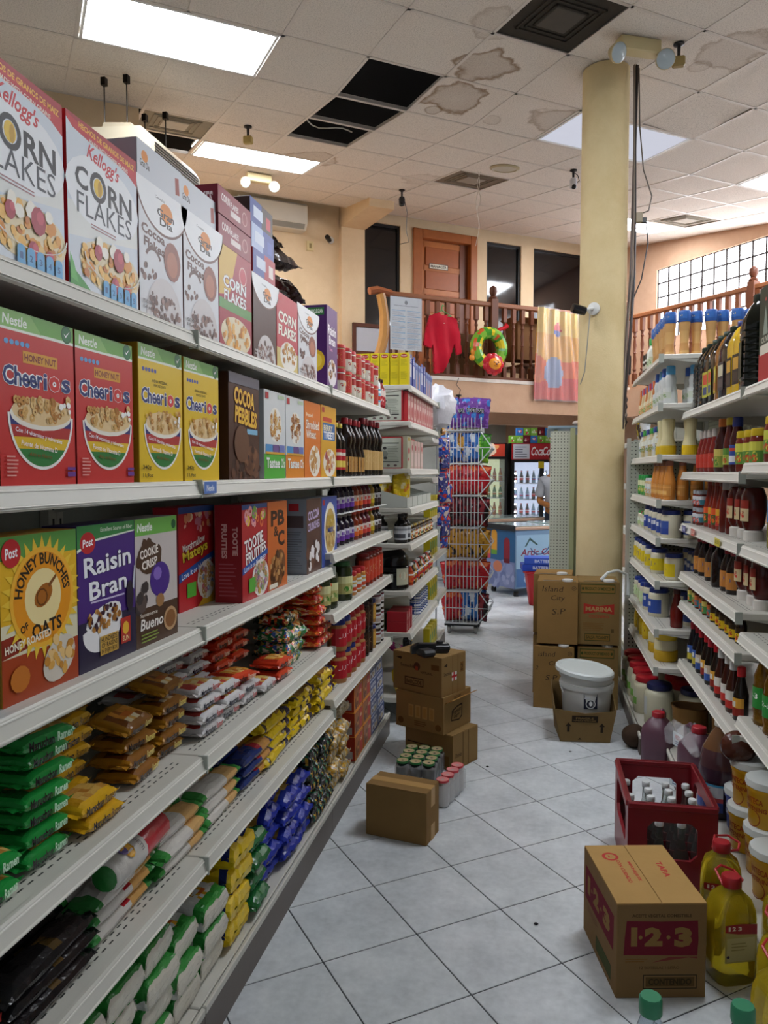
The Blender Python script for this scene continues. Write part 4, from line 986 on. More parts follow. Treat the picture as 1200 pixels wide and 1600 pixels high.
def band_print(L, T, words, tcol, bg=None, h=.5, z=.25, bold=.03):
    a = Art(L * .86, T * h)
    if bg: a.rect(0, -.25, 1, 1.5, bg)
    x = .03
    n = sum(len(w) for w, c in words) + len(words) - 1
    for w, c in words:
        wd = .94 * len(w) / n; a.text(w, x, 0, wd, 1, c or tcol, bold); x += wd + .94 / n
    return a.emit(MB(), lambda u, v, l: (u - a.w / 2, -.0016 - l, T * z + v)).mesh('side_print', 'film')
def ramen_kit(main, dark, edge, food, seed, sidebg=None, tcol='#1c1c1c', t2='#e8e8e8'):
    def cf(u, v, s):
        if abs(u) > .9: return main
        if v < -.62: return sidebg or main
        if s < 0: return edge
        if v > .45: return main
        r = noise.noise(Vector((u * 5, v * 5, seed)))
        if u > -.45 and v < .4: return food[int(abs(r) * 9) % len(food)]
        return dark
    L, W, T = .128, .105, .035
    return [('wrapper', pack_mesh(L, W, T, cf, seed=seed), []), ('side_print', band_print(L, T, [('Maruchan', tcol), ('Ramen', t2)], tcol), [])]
FOOD = ['#c9a050', '#b8863c', '#dcb868', '#a8702c', '#e2c684']
k_green = ramen_kit('#1f8a3a', '#16652b', '#8c7a5c', FOOD, 1, None, '#12161a', '#bfe8c4')
k_yel = ramen_kit('#d6a51e', '#b8861a', '#b89a50', FOOD, 2, None, '#2a1c10', '#7a5a14')
k_org = ramen_kit('#a8741e', '#7a4418', '#6b3c18', ['#d08a34', '#e0b060', '#c06a28', '#e8d8b0', '#8a5020'], 3, '#8a5a22', '#1c120a', '#d8c060')
k_wht = ramen_kit('#c9c6c4', '#b8453c', '#9a8a84', ['#d8b060', '#c89448', '#e0c888', '#b84a3c'], 4, '#d2d0d0', '#23263a', '#b85a58')
k_red = ramen_kit('#c83a1e', '#a82c18', '#8a3a20', ['#d89a40', '#e8c070', '#c06a28', '#c83a1e'], 5, '#cf4424', '#2a1010', '#f0c0a0')
def stack(kit, name, desc, cat, x, y, z0, n, dz, where, group, wob=.010, rz=RL, skip_below=0, ang=.05, tilt=0.0):
    for k in range(n):
        ox = rnd.uniform(-wob, wob); oy = rnd.uniform(-wob, wob); an = rnd.uniform(-ang, ang)
        if k < skip_below: continue
        pos = ORD[k] + ' from the bottom of ' if n > 1 else 'alone in '
        t_ = tilt if k == n - 1 else 0.0
        put(kit, name, '%s, %s%s' % (desc, pos, where), cat, (x + ox, y + oy, z0 + dz * k + (.004 if t_ else 0)), 0, group, (t_, 0, rz + an))
G = 'instant noodle packets on the left shelf'
zD = ZD + .001
stack(k_green, 'noodle_packet', 'green noodle packet', 'noodle packet', -.875, 1.255, zD, 6, .036, 'the tall green stack', G)
put(k_green, 'noodle_packet', 'green noodle packet sticking out on top of the tall green stack', 'noodle packet', (-.862, 1.235, zD + .217), RL - .16, G)
stack(k_green, 'noodle_packet', 'green noodle packet', 'noodle packet', -.862, 1.088, zD, 2, .040, 'the low green stack at the left edge', G, ang=.1)
stack(k_green, 'noodle_packet', 'green noodle packet', 'noodle packet', -1.0, 1.16, zD, 7, .036, 'the green stack at the back', G, skip_below=4)
stack(k_yel, 'noodle_packet', 'yellow noodle packet', 'noodle packet', -.945, 1.43, zD, 7, .0355, 'the tall yellow stack', G, ang=.12)
stack(k_yel, 'noodle_packet', 'yellow noodle packet', 'noodle packet', -.862, 1.395, zD, 2, .036, 'the short yellow pile by the rail', G, ang=.02)
stack(k_org, 'noodle_packet', 'brown mushroom noodle packet', 'noodle packet', -.895, 1.635, zD, 4, .036, 'the first brown stack', G, ang=.14, tilt=.22)
stack(k_org, 'noodle_packet', 'brown mushroom noodle packet', 'noodle packet', -.905, 1.80, zD, 5, .0365, 'the second brown stack', G, ang=.14, tilt=.2)
stack(k_org, 'noodle_packet', 'brown mushroom noodle packet', 'noodle packet', -1.05, 1.58, zD, 7, .036, 'the brown stack at the back', G, skip_below=4)
stack(k_wht, 'noodle_packet', 'white noodle packet', 'noodle packet', -.868, 1.965, zD, 4, .036, 'the nearest white front stack', G)
stack(k_wht, 'noodle_packet', 'white noodle packet', 'noodle packet', -.872, 2.11, zD, 3, .036, 'the middle white front stack', G)
stack(k_wht, 'noodle_packet', 'white noodle packet', 'noodle packet', -.868, 2.25, zD, 2, .036, 'the last white front stack', G)
for i, y in enumerate((1.86, 2.01, 2.15)):
    stack(k_wht, 'noodle_packet', 'white noodle packet', 'noodle packet', -1.0, y, zD, 7, .036, 'the %s white back stack' % ORD[i], G, skip_below=2)
put(k_red, 'noodle_packet', 'orange-red noodle packet lying loose on the white packets', 'noodle packet', (-.872, 2.20, zD + .074), RL - .25, G)
put(k_wht, 'noodle_packet', 'white noodle packet lying alone near the orange pair', 'noodle packet', (-.862, 2.40, zD), RL + .06, G)
stack(k_red, 'noodle_packet', 'orange-red noodle packet', 'noodle packet', -.868, 2.545, zD, 2, .037, 'the orange pair by the rail', G)
for i, y in enumerate((2.33, 2.475)):
    stack(k_red, 'noodle_packet', 'orange-red noodle packet', 'noodle packet', -1.0, y, zD, 7, .036, 'the %s orange back stack' % ORD[i], G, skip_below=2)
def mix_kit(L, W, T, cols, seed, base):
    def cf(u, v, s):
        r = noise.noise(Vector((u * 4.2 + seed, v * 3.8, seed * 1.7)))
        return base if r < -.12 else cols[int((r + .12) * 14) % len(cols)]
    return [('wrapper', pack_mesh(L, W, T, cf, seed=seed, wr=.005, nx=22, ny=16), [])]
k_mix = mix_kit(.19, .13, .045, ['#d8a84a', '#e8dcc0', '#2f7a40', '#3a58a0', '#c84a34'], 3, '#2f6a3c')
k_mix2 = mix_kit(.19, .13, .045, ['#e8c070', '#f0e4c8', '#c83a2c', '#d87a34'], 8, '#23402a')
stack(k_mix, 'noodle_packet', 'green patterned noodle bag', 'noodle packet', -.88, 2.74, zD, 3, .044, 'the patterned pile', G, ang=.15)
stack(k_mix2, 'noodle_packet', 'dark patterned noodle bag', 'noodle packet', -.93, 2.86, zD, 4, .042, 'the patterned pile behind the green bags', G, ang=.15)
k_bag = mix_kit(.22, .17, .045, ['#d8702c', '#e8a050', '#c8322a', '#e8d0a8', '#d04a30'], 13, '#c23024')
stack(k_bag, 'bean_bag', 'orange-red printed bag', 'food bag', -.865, 3.08, zD, 6, .043, 'the crumpled red pile', 'orange-red printed bags', ang=.14)
stack(k_bag, 'bean_bag', 'orange-red printed bag', 'food bag', -.99, 2.86, zD + .17, 2, .045, 'the red bags at the back', 'orange-red printed bags', ang=.14)

# ---- spaghetti shelf
def spag_kit(cols, seed, label=None, L=.26, W=.07, T=.036):
    base, win, end, lab = cols
    def cf(u, v, s):
        if abs(u) > .74: return end
        if abs(u - .02) < .13 and -.7 < v < .5: return lab
        if u > .3: return win
        return base
    k = [('wrapper', pack_mesh(L, W, T, cf, seed=seed, wr=.0022, nx=14, ny=6, pv=3), [])]
    return k
zE = ZE + .001; G2 = 'spaghetti packs on the left shelf'
k_sg = spag_kit(('#c9c4bc', '#c99a58', '#2f7a38', '#a8242c'), 1)
k_sg2 = spag_kit(('#cfcac2', '#cfa468', '#3a8a3e', '#cfcac2'), 2)
k_sb = spag_kit(('#23346e', '#c08a48', '#1f2a5c', '#a82a34'), 3, L=.25)
k_bk = spag_kit(('#1a1618', '#241c1c', '#121214', '#5a4420'), 4, L=.26)
k_br = spag_kit(('#1d2858', '#c08a3c', '#b8322e', '#2a3470'), 5, L=.26)
for i, y in enumerate((1.50, 1.78)):
    stack(k_sg if i == 0 else k_sg2, 'spaghetti_pack', 'white and green spaghetti pack', 'spaghetti pack', -.872, y, zE, 3, .036, 'the %s front spaghetti stack' % ORD[i], G2, ang=.03)
    stack(k_sg2, 'spaghetti_pack', 'white and green spaghetti pack', 'spaghetti pack', -.95, y + .01, zE, 4, .036, 'the %s back spaghetti stack' % ORD[i], G2, ang=.03, skip_below=2)
m = MB(); m.lathe([(.0, -.13), (.028, -.128), (.034, -.12), (.036, 0), (.034, .12), (.028, .128), (0, .13)], '#c9975a', 12, cols=['#2f7a38', '#cfcac2', '#c8c2ba', '#b8323a', '#c9975a', '#c9975a'])
a = Art(.07, .13); a.ell(.5, .45, .35, .14, '#d8a030', 10).ell(.45, .35, .2, .1, '#7a6aa0', 8).text('SPAGHETTI', .1, .72, .8, .09, '#5a5a62', .01)
put([('wrapper', m.mesh('wrapper', 'film', 50), []), ('label', a.cyl(.0365, -.12).mesh('label', 'film'), [])], 'spaghetti_pack', 'round spaghetti pack with red band lying on top of the stack', 'spaghetti pack', (-.872, 1.53, zE + .148), rot=(-PI / 2, .45, .06), group=G2)
stack(k_sg2, 'spaghetti_pack', 'white spaghetti pack', 'spaghetti pack', -.955, 2.02, zE, 4, .036, 'the rear pale stack', G2, ang=.04)
stack(k_sg2, 'spaghetti_pack', 'white spaghetti pack', 'spaghetti pack', -.872, 2.045, zE, 3, .036, 'the front pale stack', G2, ang=.04)
stack(k_sb, 'spaghetti_pack', 'dark blue spaghetti pack', 'spaghetti pack', -.865, 2.30, zE, 3, .036, 'the blue front stack', G2, ang=.05)
stack(k_sb, 'spaghetti_pack', 'dark blue spaghetti pack', 'spaghetti pack', -.945, 2.28, zE, 4, .036, 'the blue back stack', G2, ang=.05)
stack(k_bk, 'spaghetti_pack', 'black spaghetti pack', 'spaghetti pack', -.868, 1.23, zE, 3, .036, 'the black front stack', G2, ang=.06)
stack(k_bk, 'spaghetti_pack', 'black spaghetti pack', 'spaghetti pack', -.945, 1.26, zE, 4, .036, 'the black back stack', G2, ang=.06)
stack(k_br, 'spaghetti_pack', 'blue and red spaghetti pack', 'spaghetti pack', -.88, 1.0, zE, 3, .037, 'the stack at the left edge', G2, ang=.08)
def ypas(seed):
    def cf(u, v, s):
        if s > 0 and -.5 < u < .55 and abs(v) < .6:
            r = noise.noise(Vector((u * 3, v * 6, seed))); return '#a07838' if r > .05 else '#8a642c'
        if abs(u - .7) < .08 and v < .2: return '#2a2440'
        return '#d8b81a' if noise.noise(Vector((u * 6, v * 6, seed))) < .3 else '#4a3a18'
    return [('wrapper', pack_mesh(.27, .11, .038, cf, seed=seed, wr=.004, nx=16, ny=8, crimp=.02), [])]
ky1, ky2 = ypas(2), ypas(7)
G3 = 'yellow pasta bags on the left shelf'
for i, (y, n, x) in enumerate(((2.50, 4, -.868), (2.80, 4, -.868), (3.10, 4, -.87))):
    stack(ky1 if i % 2 else ky2, 'pasta_bag', 'bright yellow pasta bag', 'pasta bag', x, y, zE, n, .036, 'the %s yellow front stack' % ORD[i], G3, ang=.05)
for i, (y, n) in enumerate(((2.62, 5), (2.93, 6))):
    stack(ky2, 'pasta_bag', 'bright yellow pasta bag', 'pasta bag', -.985, y, zE, n, .036, 'the %s yellow back stack' % ORD[i], G3, ang=.06, skip_below=2)

# ---- bottom shelf: flour-like pasta bags, rice, beans
zF = ZF + .009
def wbag(seed):
    def cf(u, v, s):
        if s > 0 and -.93 < v < -.45: return '#2f8436'
        if s > 0 and .42 < v: return '#a8242e'
        if v < -.9: return '#cfc9b8'
        if s > 0 and abs(u) < .42 and -.35 < v < .3:
            r = noise.noise(Vector((u * 6, v * 6, seed))); return '#dca030' if r > .1 else ('#c8642c' if r < -.25 else '#d8d8d4')
        return '#d4d2cc'
    return [('wrapper', pack_mesh(.142, .125, .070, cf, 'film', .004, 16, 16, .002, seed, 14, 12), [])]
kw = [wbag(2), wbag(5)]
G4 = 'white and green pasta bags on the bottom shelf'
for i, (y, n) in enumerate(((1.31, 4), (1.465, 4), (1.62, 4), (1.775, 3), (1.93, 3))):
    stack(kw[i % 2], 'pasta_bag', 'white pasta bag with green stripe', 'pasta bag', -.862, y, zF, n, .0705, 'the %s white column' % ORD[i], G4, ang=.05, tilt=.06)
put([('body', MB().lathe([(0, 0), (.05, .002), (.058, .02), (.058, .10), (.05, .125), (.02, .135), (0, .136)], '#1d6a3c', 14).mesh('body', 'shiny', 40), [])], 'green_bag', 'shiny dark green bag at the bottom left corner', 'food bag', (-.90, 1.20, zF), 0)
def yflour(u, v, s):
    if v < -.55 and v > -.75 and s > 0: return '#22306a'
    if s > 0 and -.4 < u < .5 and -.3 < v: return '#b8a060'
    return '#e0bd16'
kyf = [('wrapper', pack_mesh(.15, .2, .074, yflour, 'film', .006, 12, 10, .005, 4, 12, 12), [])]
stack(kyf, 'flour_bag', 'plain yellow flour bag', 'flour bag', -.845, 2.10, zF, 4, .0755, 'the yellow column', 'yellow flour bags on the bottom shelf', ang=.06)
def gpas(base, win, seed, L=.15, W=.2, T=.06):
    def cf(u, v, s):
        if v < -.45: return base
        if s > 0 and v < .9:
            r = noise.noise(Vector((u * 9, v * 9, seed))); return win[0] if r > 0 else win[1]
        return base
    return [('wrapper', pack_mesh(L, W, T, cf, 'film', .008, 12, 10, .004, seed, 5, 5), [])]
stack(gpas('#1f6a34', ('#c9a052', '#ae8238'), 3, .13), 'pasta_bag', 'green pasta bag', 'pasta bag', -.85, 2.262, zF, 4, .062, 'the green column', 'green pasta bags on the bottom shelf', ang=.07)
kb = gpas('#2334a0', ('#c9a866', '#a8843e'), 6, .15)
for i, (y, n, x) in enumerate(((2.42, 5, -.87), (2.58, 4, -.85), (2.735, 4, -.85))):
    stack(kb, 'pasta_bag', 'shiny blue pasta bag', 'pasta bag', x, y, zF, n, .063, 'the %s blue column' % ORD[i], 'blue pasta bags on the bottom shelf', ang=.09)
put(gpas('#8f9e22', ('#9aa82a', '#848f20'), 9, .15, .16, .04), 'bean_bag', 'lime green lentil bag lying on top of the blue pasta bags', 'food bag', (-.87, 2.50, zF + .318), RL + .1)
kk = mix_kit(.15, .18, .055, ['#1a1a1c', '#2a2a30', '#3a3a40', '#c8a040', '#2f6a50'], 21, '#161618')
for i, y in enumerate((2.89, 3.04)):
    stack(kk, 'bean_bag', 'black bean bag', 'food bag', -.85, y, zF, 5, .056, 'the %s black column' % ORD[i], 'black bean bags on the bottom shelf', ang=.12)
kg = mix_kit(.15, .18, .06, ['#c9a24a', '#d8c490', '#b88830', '#a8a090', '#d8a020'], 31, '#a89a7c')
for i, (y, n) in enumerate(((3.20, 5), (3.36, 4))):
    stack(kg, 'grain_bag', 'clear bag of yellow grains', 'food bag', -.85, y, zF, n, .06, 'the %s grain column' % ORD[i], 'clear grain bags on the bottom shelf', ang=.12)
stack(mix_kit(.16, .18, .06, ['#b8a888', '#c8bca0', '#9a8c70'], 33, '#a89a7c'), 'grain_bag', 'pale clear rice bag', 'food bag', -.87, 3.42, zF + .25, 2, .06, 'the rice pile', 'pale rice bags', ang=.06)
a = Art(.17, .115); a.rect(0, 0, 1, 1, '#d88a1e').rect(.05, .07, .9, .86, '#8c2f1c').rect(.08, .1, .5, .8, '#b06a34').rect(.62, .1, .30, .8, '#c8281e').text('cake', .66, .55, .22, .2, '#f0e0b0', .02).blobs(.34, .4, .2, .22, 12, ['#7a4420', '#c89050', '#5a3018'], .08, 3)
ob = carton_kit(.17, .115, .06, '#d88a1e', a, Art(.06, .115).rect(0, 0, 1, 1, '#a8321e').rect(.2, .1, .6, .3, '#b8b0a8'), Art(.17, .06).rect(0, 0, 1, 1, '#d88a1e').rect(.05, .1, .9, .8, '#9c2a1c').ell(.5, .5, .2, .35, '#e8d8a8', 12))
n = 0
for i, y in enumerate((3.60, 3.78)):
    for k in range(3):
        put(ob, 'cake_mix_box', 'orange and red mix box, %s from the bottom of the %s orange column' % (ORD[k], ORD[i]), 'food box', (-.848 - .003 * k, y + .004 * k, zF + .1155 * k), RL, 'orange mix boxes on the bottom shelf')
a = Art(.16, .09); a.rect(0, 0, 1, 1, '#4a5a94').rect(.08, .12, .84, .4, '#c8ccd8').text('MUFFIN', .15, .62, .7, .22, '#eef0f6', .02).blobs(.5, .3, .3, .12, 8, ['#6a4a34', '#d8c8a8'], .07, 3)
bb = carton_kit(.16, .09, .06, '#8a92b4', a, None, Art(.16, .06).rect(0, 0, 1, 1, '#c4c8d4').rect(.1, .55, .8, .35, '#5a6cb0'))
for i, y in enumerate((3.97, 4.14)):
    for k in range(4 if i else 4):
        put(bb, 'muffin_mix_box', 'blue and grey mix box, %s from the bottom of the %s blue column' % (ORD[k], ORD[i]), 'food box', (-.85 - .004 * k, y, zF + .0905 * k), RL, 'blue mix boxes on the bottom shelf')
def snack_mesh(w, h, t, colfn, seed, nx=16, ny=22, wr=.006):
    """upright pillow bag of film: seals at top and bottom, front at -y"""
    m = MB()
    us = [math.sin(PI / 2 * (2 * i / nx - 1)) for i in range(nx + 1)]; vs = [-1.0] + [-.93 + 1.86 * j / (ny - 2) for j in range(ny - 1)] + [1.0]
    def Pt(u, v, s):
        tt = max(0, 1 - abs(u) ** 3) ** .6 * max(0, 1 - min(1, abs(v) / .93) ** 3) ** .6
        q = noise.noise(Vector((u * 3 + seed, v * 4, seed * 2 + s))) * wr + noise.noise(Vector((u * 8 + seed, v * 8, s))) * wr * .5
        return (u * w / 2 * (1 - .06 * (1 - abs(v)) * tt) + q, -s * t / 2 * tt + q * (1 if tt > .1 else .4), h / 2 + v * h / 2 + q * .3)
    for s in (1, -1):
        for i in range(nx):
            for j in range(len(vs) - 1):
                m.add([Pt(us[i], vs[j], s), Pt(us[i + 1], vs[j], s), Pt(us[i + 1], vs[j + 1], s), Pt(us[i], vs[j + 1], s)], [(0, 1, 2, 3)], colfn((us[i] + us[i + 1]) / 2, (vs[j] + vs[j + 1]) / 2, s))
    return m.mesh('bag', 'film', 70)
def snack_col(base, patch, stripe, seed, pu=0, pv=.1):
    def cf(u, v, s):
        if abs(v) > .93: return stripe
        r = noise.noise(Vector((u * 1.6 + seed, v * 1.8, seed)))
        if r > .22: return patch
        if r < -.34: return stripe
        return base
    return cf
# ================================================================== BOTTLES, JARS AND CANS
def lab_art(r, h, base, kind='band', c2='#ffffff', c3='#c8322a', word=None, wcol='#ffffff', span=3.6, seed=1):
    a = Art(r * span, h); a.rect(0, 0, 1, 1, base, 10)
    if kind == 'band': a.rect(0, .68, 1, .16, c2, 10).rect(.2, .12, .6, .32, c3, 6)
    elif kind == 'oval': a.ell(.5, .55, .30, .32, c2, 16).ell(.5, .55, .22, .22, c3, 14)
    elif kind == 'two': a.rect(0, 0, 1, .45, c2, 10).rect(.3, .5, .4, .3, c3, 5)
    elif kind == 'fruit': a.rect(0, .60, 1, .4, c2, 10).blobs(.5, .3, .28, .2, 9, [c3, c2, base], .07, seed)
    if word: a.text(word, .18, .45, .64, .26, wcol, .03)
    return a
def bottle_kit(prof, col, cap=None, lab=None, mat='shiny', n=14, sq=None, sx=1, sy=1, part='bottle', cols=None, capmat='plastic', handle=None):
    m = MB().lathe(prof, col, n, sq=sq, sx=sx, sy=sy, cols=cols); k = [(part, m.mesh(part, mat, 40), [])]
    if cap:
        r, z0, z1, cc = cap[:4]
        cm = MB().lathe([(r, z0), (r * 1.03, z0 + (z1 - z0) * .1), (r * 1.0, z1 - (z1 - z0) * .12), (r * .9, z1)], cc, 12); k.append(('cap', cm.mesh('cap', capmat, 40), []))
    if lab:
        z0, rr, art = lab
        if sq:   # flat label on the front of a squarish container
            lm = art.emit(MB(), lambda u, v, l: (u - art.w / 2, -rr - .0012 - l, z0 + v))
        else: lm = art.cyl(rr + .0005, z0)
        k.append(('label', lm.mesh('label', 'card'), []))
    if handle: k.append(('handle', handle, []))
    return k
def P_round(r, h, neck, nh, sh=.16):      # straight body, sloping shoulder, neck
    return [(r * .92, 0), (r, .006), (r, h - nh - sh * h), (r * .86, h - nh - sh * h * .55), (neck * 1.25, h - nh - .004), (neck, h - nh + .008), (neck, h)]
def P_jar(r, h, neck): return [(r * .93, 0), (r, .006), (r, h * .80), (r * .94, h * .88), (neck, h * .92), (neck, h)]
def row(kit, name, desc, cat, where, group, pts, rz, dirn='left', alt=None):
    """pts in reading order; each gets its own ordinal"""
    n = len(pts)
    for i, p in enumerate(pts):
        lb = '%s, %s from the %s %s' % (desc, ORD[i], dirn, where) if n > 1 else '%s %s' % (desc, where)
        put(kit if not alt else alt[i % len(alt)], name, lb, cat, p, rz + rnd.uniform(-.25, .25), group)
# ---- third left unit: canisters on the top shelf
cr = bottle_kit([(.038, 0), (.040, .004), (.040, .088), (.039, .09)], '#e2dccc', (.041, .088, .104, '#b8242c'), (.008, .040, lab_art(.040, .075, '#d9d2c2', 'fruit', '#a8322c', '#e8c878', seed=4)), 'card')
cr2 = bottle_kit([(.038, 0), (.040, .004), (.040, .088), (.039, .09)], '#c8ac7c', (.041, .088, .104, '#c8392c'), (.008, .040, lab_art(.040, .075, '#c23a34', 'oval', '#e8dcc0', '#c89a4a')), 'card')
zA = ZA + .001
for t in range(2):
    for i in range(8):
        put([cr, cr2, cr][(i + t) % 3], 'seasoning_canister', 'red-lidded canister, %s from the left in the %s layer, top shelf' % (ORD[i], ('lower', 'upper')[t]), 'canister', (-.885 + .004 * (i % 2), 3.335 + .098 * i, zA + .1045 * t), RL + .2 * (i % 3 - 1), 'red-lidded canisters on the top shelf')
put(bottle_kit(P_round(.026, .17, .012, .02), '#e8ecec', (.015, .168, .185, '#4aa0c8'), (.03, .026, lab_art(.026, .07, '#6ab8d8', 'band')), 'plastic'), 'sauce_bottle', 'white bottle with light blue cap at the end of the canisters', 'bottle', (-.88, 4.145, zA), RL)
kst = bottle_kit(P_round(.033, .15, .018, .02), '#8a1f28', (.02, .148, .165, '#3a1418'), (.02, .033, lab_art(.033, .08, '#b8303a', 'fruit', '#e8d8d0', '#d8404a')))
row(kst, 'syrup_bottle', 'red fruit syrup bottle', 'bottle', 'past the canisters', 'red syrup bottles on the top shelf', [(-.885, 4.205, zA), (-.885, 4.268, zA)], RL)
# ---- pancake syrups
P = [(.034, 0), (.038, .006), (.038, .10), (.030, .135), (.036, .165), (.034, .19), (.016, .225), (.013, .235), (.013, .245)]
sy1 = bottle_kit(P, '#1c0f0c', (.017, .240, .268, '#a8202a'), (.02, .037, lab_art(.037, .07, '#b88a4a', 'oval', '#d8c090', '#8a4a2c')))
sy2 = bottle_kit([(r * .95, z * 1.08) for r, z in P], '#17100f', (.018, .258, .29, '#8f1c28'), (.03, .036, lab_art(.036, .10, '#c8a468', 'oval', '#5a7a3c', '#e0c890')))
sy3 = bottle_kit(P_round(.03, .22, .012, .03), '#15100e', (.015, .215, .235, '#c8b03a'), (.03, .030, lab_art(.03, .09, '#c23038', 'band', '#e8e0d0', '#e8d060')))
zB = ZB + .001; G5 = 'syrup bottles beside the eye-level cereals'
row(None, 'syrup_bottle', 'dark syrup bottle', 'bottle', 'in the front syrup row', G5, [(-.885 - .004 * (i % 2), 3.30 + .088 * i, zB) for i in range(11)], RL, alt=[sy3, sy3, sy1, sy1, sy1, sy1, sy2, sy2, sy2, sy2, sy2])
row(None, 'syrup_bottle', 'dark syrup bottle', 'bottle', 'in the rear syrup row', G5, [(-.98, 3.33 + .088 * i, zB) for i in range(10)], RL, alt=[sy1, sy1, sy1, sy2])
# ---- juice bottles in two tiers
z3 = Z3C + .001
kj = []
for c, l1, l2 in (('#1e1226', '#d8d4e0', '#6a3a9c'), ('#7a2c18', '#e0d0c0', '#d8642c'), ('#5a1820', '#e0d0c8', '#c83a34'), ('#8a6a1c', '#e8e0b0', '#c8b02c'), ('#1a1012', '#d8d8dc', '#3a2a2c')):
    kj.append(bottle_kit(P_round(.026, .128, .013, .018), c, (.014, .124, .138, '#8c8078' if c == '#1e1226' else '#c8442c'), (.02, .026, lab_art(.026, .05, l1, 'two', l2, l2))))
seq = [0, 0, 0, 0, 1, 1, 2, 2, 3, 4, 4]
tm2 = MB(); tm2.box(-.53, .53, 0, .12, 0, .004, '#d8d8d4'); tray_me = tm2.mesh('tray', 'plastic')
tag(link('display_tray', tray_me, None, (-.862, 3.83, z3 + .142), (0, 0, RL)), 'thin clear plastic tray between the two tiers of juice bottles', 'tray')
for t in range(2):
    for i in range(11):
        put(kj[seq[i]], 'juice_bottle', 'small dark juice bottle, %s from the left in the %s tier' % (ORD[i], ('lower', 'upper')[t]), 'bottle', (-.895, 3.315 + .092 * i, z3 + .147 * t), RL + rnd.uniform(-.2, .2), 'small juice bottles in two tiers')
# ---- pickles and sauces
zd = Z3D + .001
pk = bottle_kit(P_jar(.048, .17, .036), '#2a3318', (.039, .155, .175, '#2a5a30'), (.03, .048, lab_art(.048, .08, '#b8b070', 'fruit', '#d8d8a0', '#4a8a34')))
sg = bottle_kit(P_jar(.036, .10, .03), '#b87838', (.033, .09, .112, '#b8282c'), (.015, .036, lab_art(.036, .055, '#d8dcd8', 'band', '#c8a050', '#c8502c')))
rj = bottle_kit(P_jar(.038, .16, .03), '#7a2418', (.033, .148, .165, '#8a2020'), (.02, .038, lab_art(.038, .11, '#c8402c', 'oval', '#d8b43a', '#e8d8b0')))
G6 = 'jars below the juice bottles'
row(pk, 'pickle_jar', 'dark green pickle jar', 'jar', 'on the jar shelf', G6, [(-.90, 3.10, zd), (-.895, 3.20, zd), (-.885, 3.42, zd)], RL)
row(pk, 'pickle_jar', 'dark green pickle jar', 'jar', 'in the rear of the jar shelf', G6, [(-1.01, 3.15, zd), (-1.01, 3.30, zd)], RL)
row(sg, 'spread_jar', 'short red-lidded spread jar', 'jar', 'on the jar shelf', G6, [(-.885, 3.56, zd), (-.885, 3.66, zd), (-.885, 3.75, zd)], RL)
row(rj, 'bean_jar', 'tall red jar with yellow label', 'jar', 'on the jar shelf', G6, [(-.89, 3.86 + .085 * i, zd) for i in range(5)], RL)
# ---- peanut butter, chocolate spread, white-labelled jars
ze = Z3E + .001
def pbj(cap): return bottle_kit([(.042, 0), (.044, .006), (.044, .105), (.038, .112), (.036, .118)], '#a87440', (.038, .116, .142, cap), (.022, .0445, lab_art(.0445, .08, '#b8242e', 'none', word='Jif', span=4.2)), 'plastic')
p_r, p_b = pbj('#b8262c'), pbj('#23307a')
for t in range(2):
    for i in range(5):
        put([p_r, p_b, p_b, p_r, p_r][(i + t) % 5], 'peanut_butter_jar', 'red-labelled peanut butter jar, %s from the left in the %s layer' % (ORD[i], ('lower', 'upper')[t]), 'jar', (-.885, 3.33 + .094 * i, ze + .143 * t), RL + .25 + rnd.uniform(-.2, .2), 'peanut butter jars below the pickles')
ch = bottle_kit([(.040, 0), (.042, .005), (.042, .115), (.038, .12)], '#2a1a14', (.041, .12, .138, '#1c1414'), (.02, .042, lab_art(.042, .09, '#3a2418', 'oval', '#8a5a34', '#c8a070')))
pb2 = bottle_kit([(.036, 0), (.038, .005), (.038, .10), (.034, .105)], '#b8884a', (.036, .104, .124, '#23307a'), (.02, .038, lab_art(.038, .07, '#d8a84a', 'oval', '#e8d8a8', '#c8742c')))
for t in range(2):
    for i in range(3):
        put(ch if i < 2 else pb2, 'chocolate_jar', '%s, %s from the left in the %s spread layer' % ('dark chocolate spread jar' if i < 2 else 'blue-lidded nut spread jar', ORD[i], ('lower', 'upper')[t]), 'jar', (-.89, 3.83 + .09 * i, ze + .139 * t), RL, 'dark spread jars')
wj = bottle_kit([(.036, 0), (.038, .004), (.038, .085), (.036, .088)], '#2a1a18', (.037, .086, .103, '#d0d0d0'), (.012, .038, lab_art(.038, .06, '#d8dadc', 'band', '#7a2a34', '#b8a8a0')))
for c in range(2):
    for t in range(3):
        put(wj, 'cocoa_jar', 'white-labelled jar with grey lid, %s from the bottom of the %s' % (ORD[t], ('left jar tower', 'right jar tower')[c]), 'jar', (-.885, 4.115 + .085 * c, ze + .104 * t), RL, 'white-labelled jar towers')

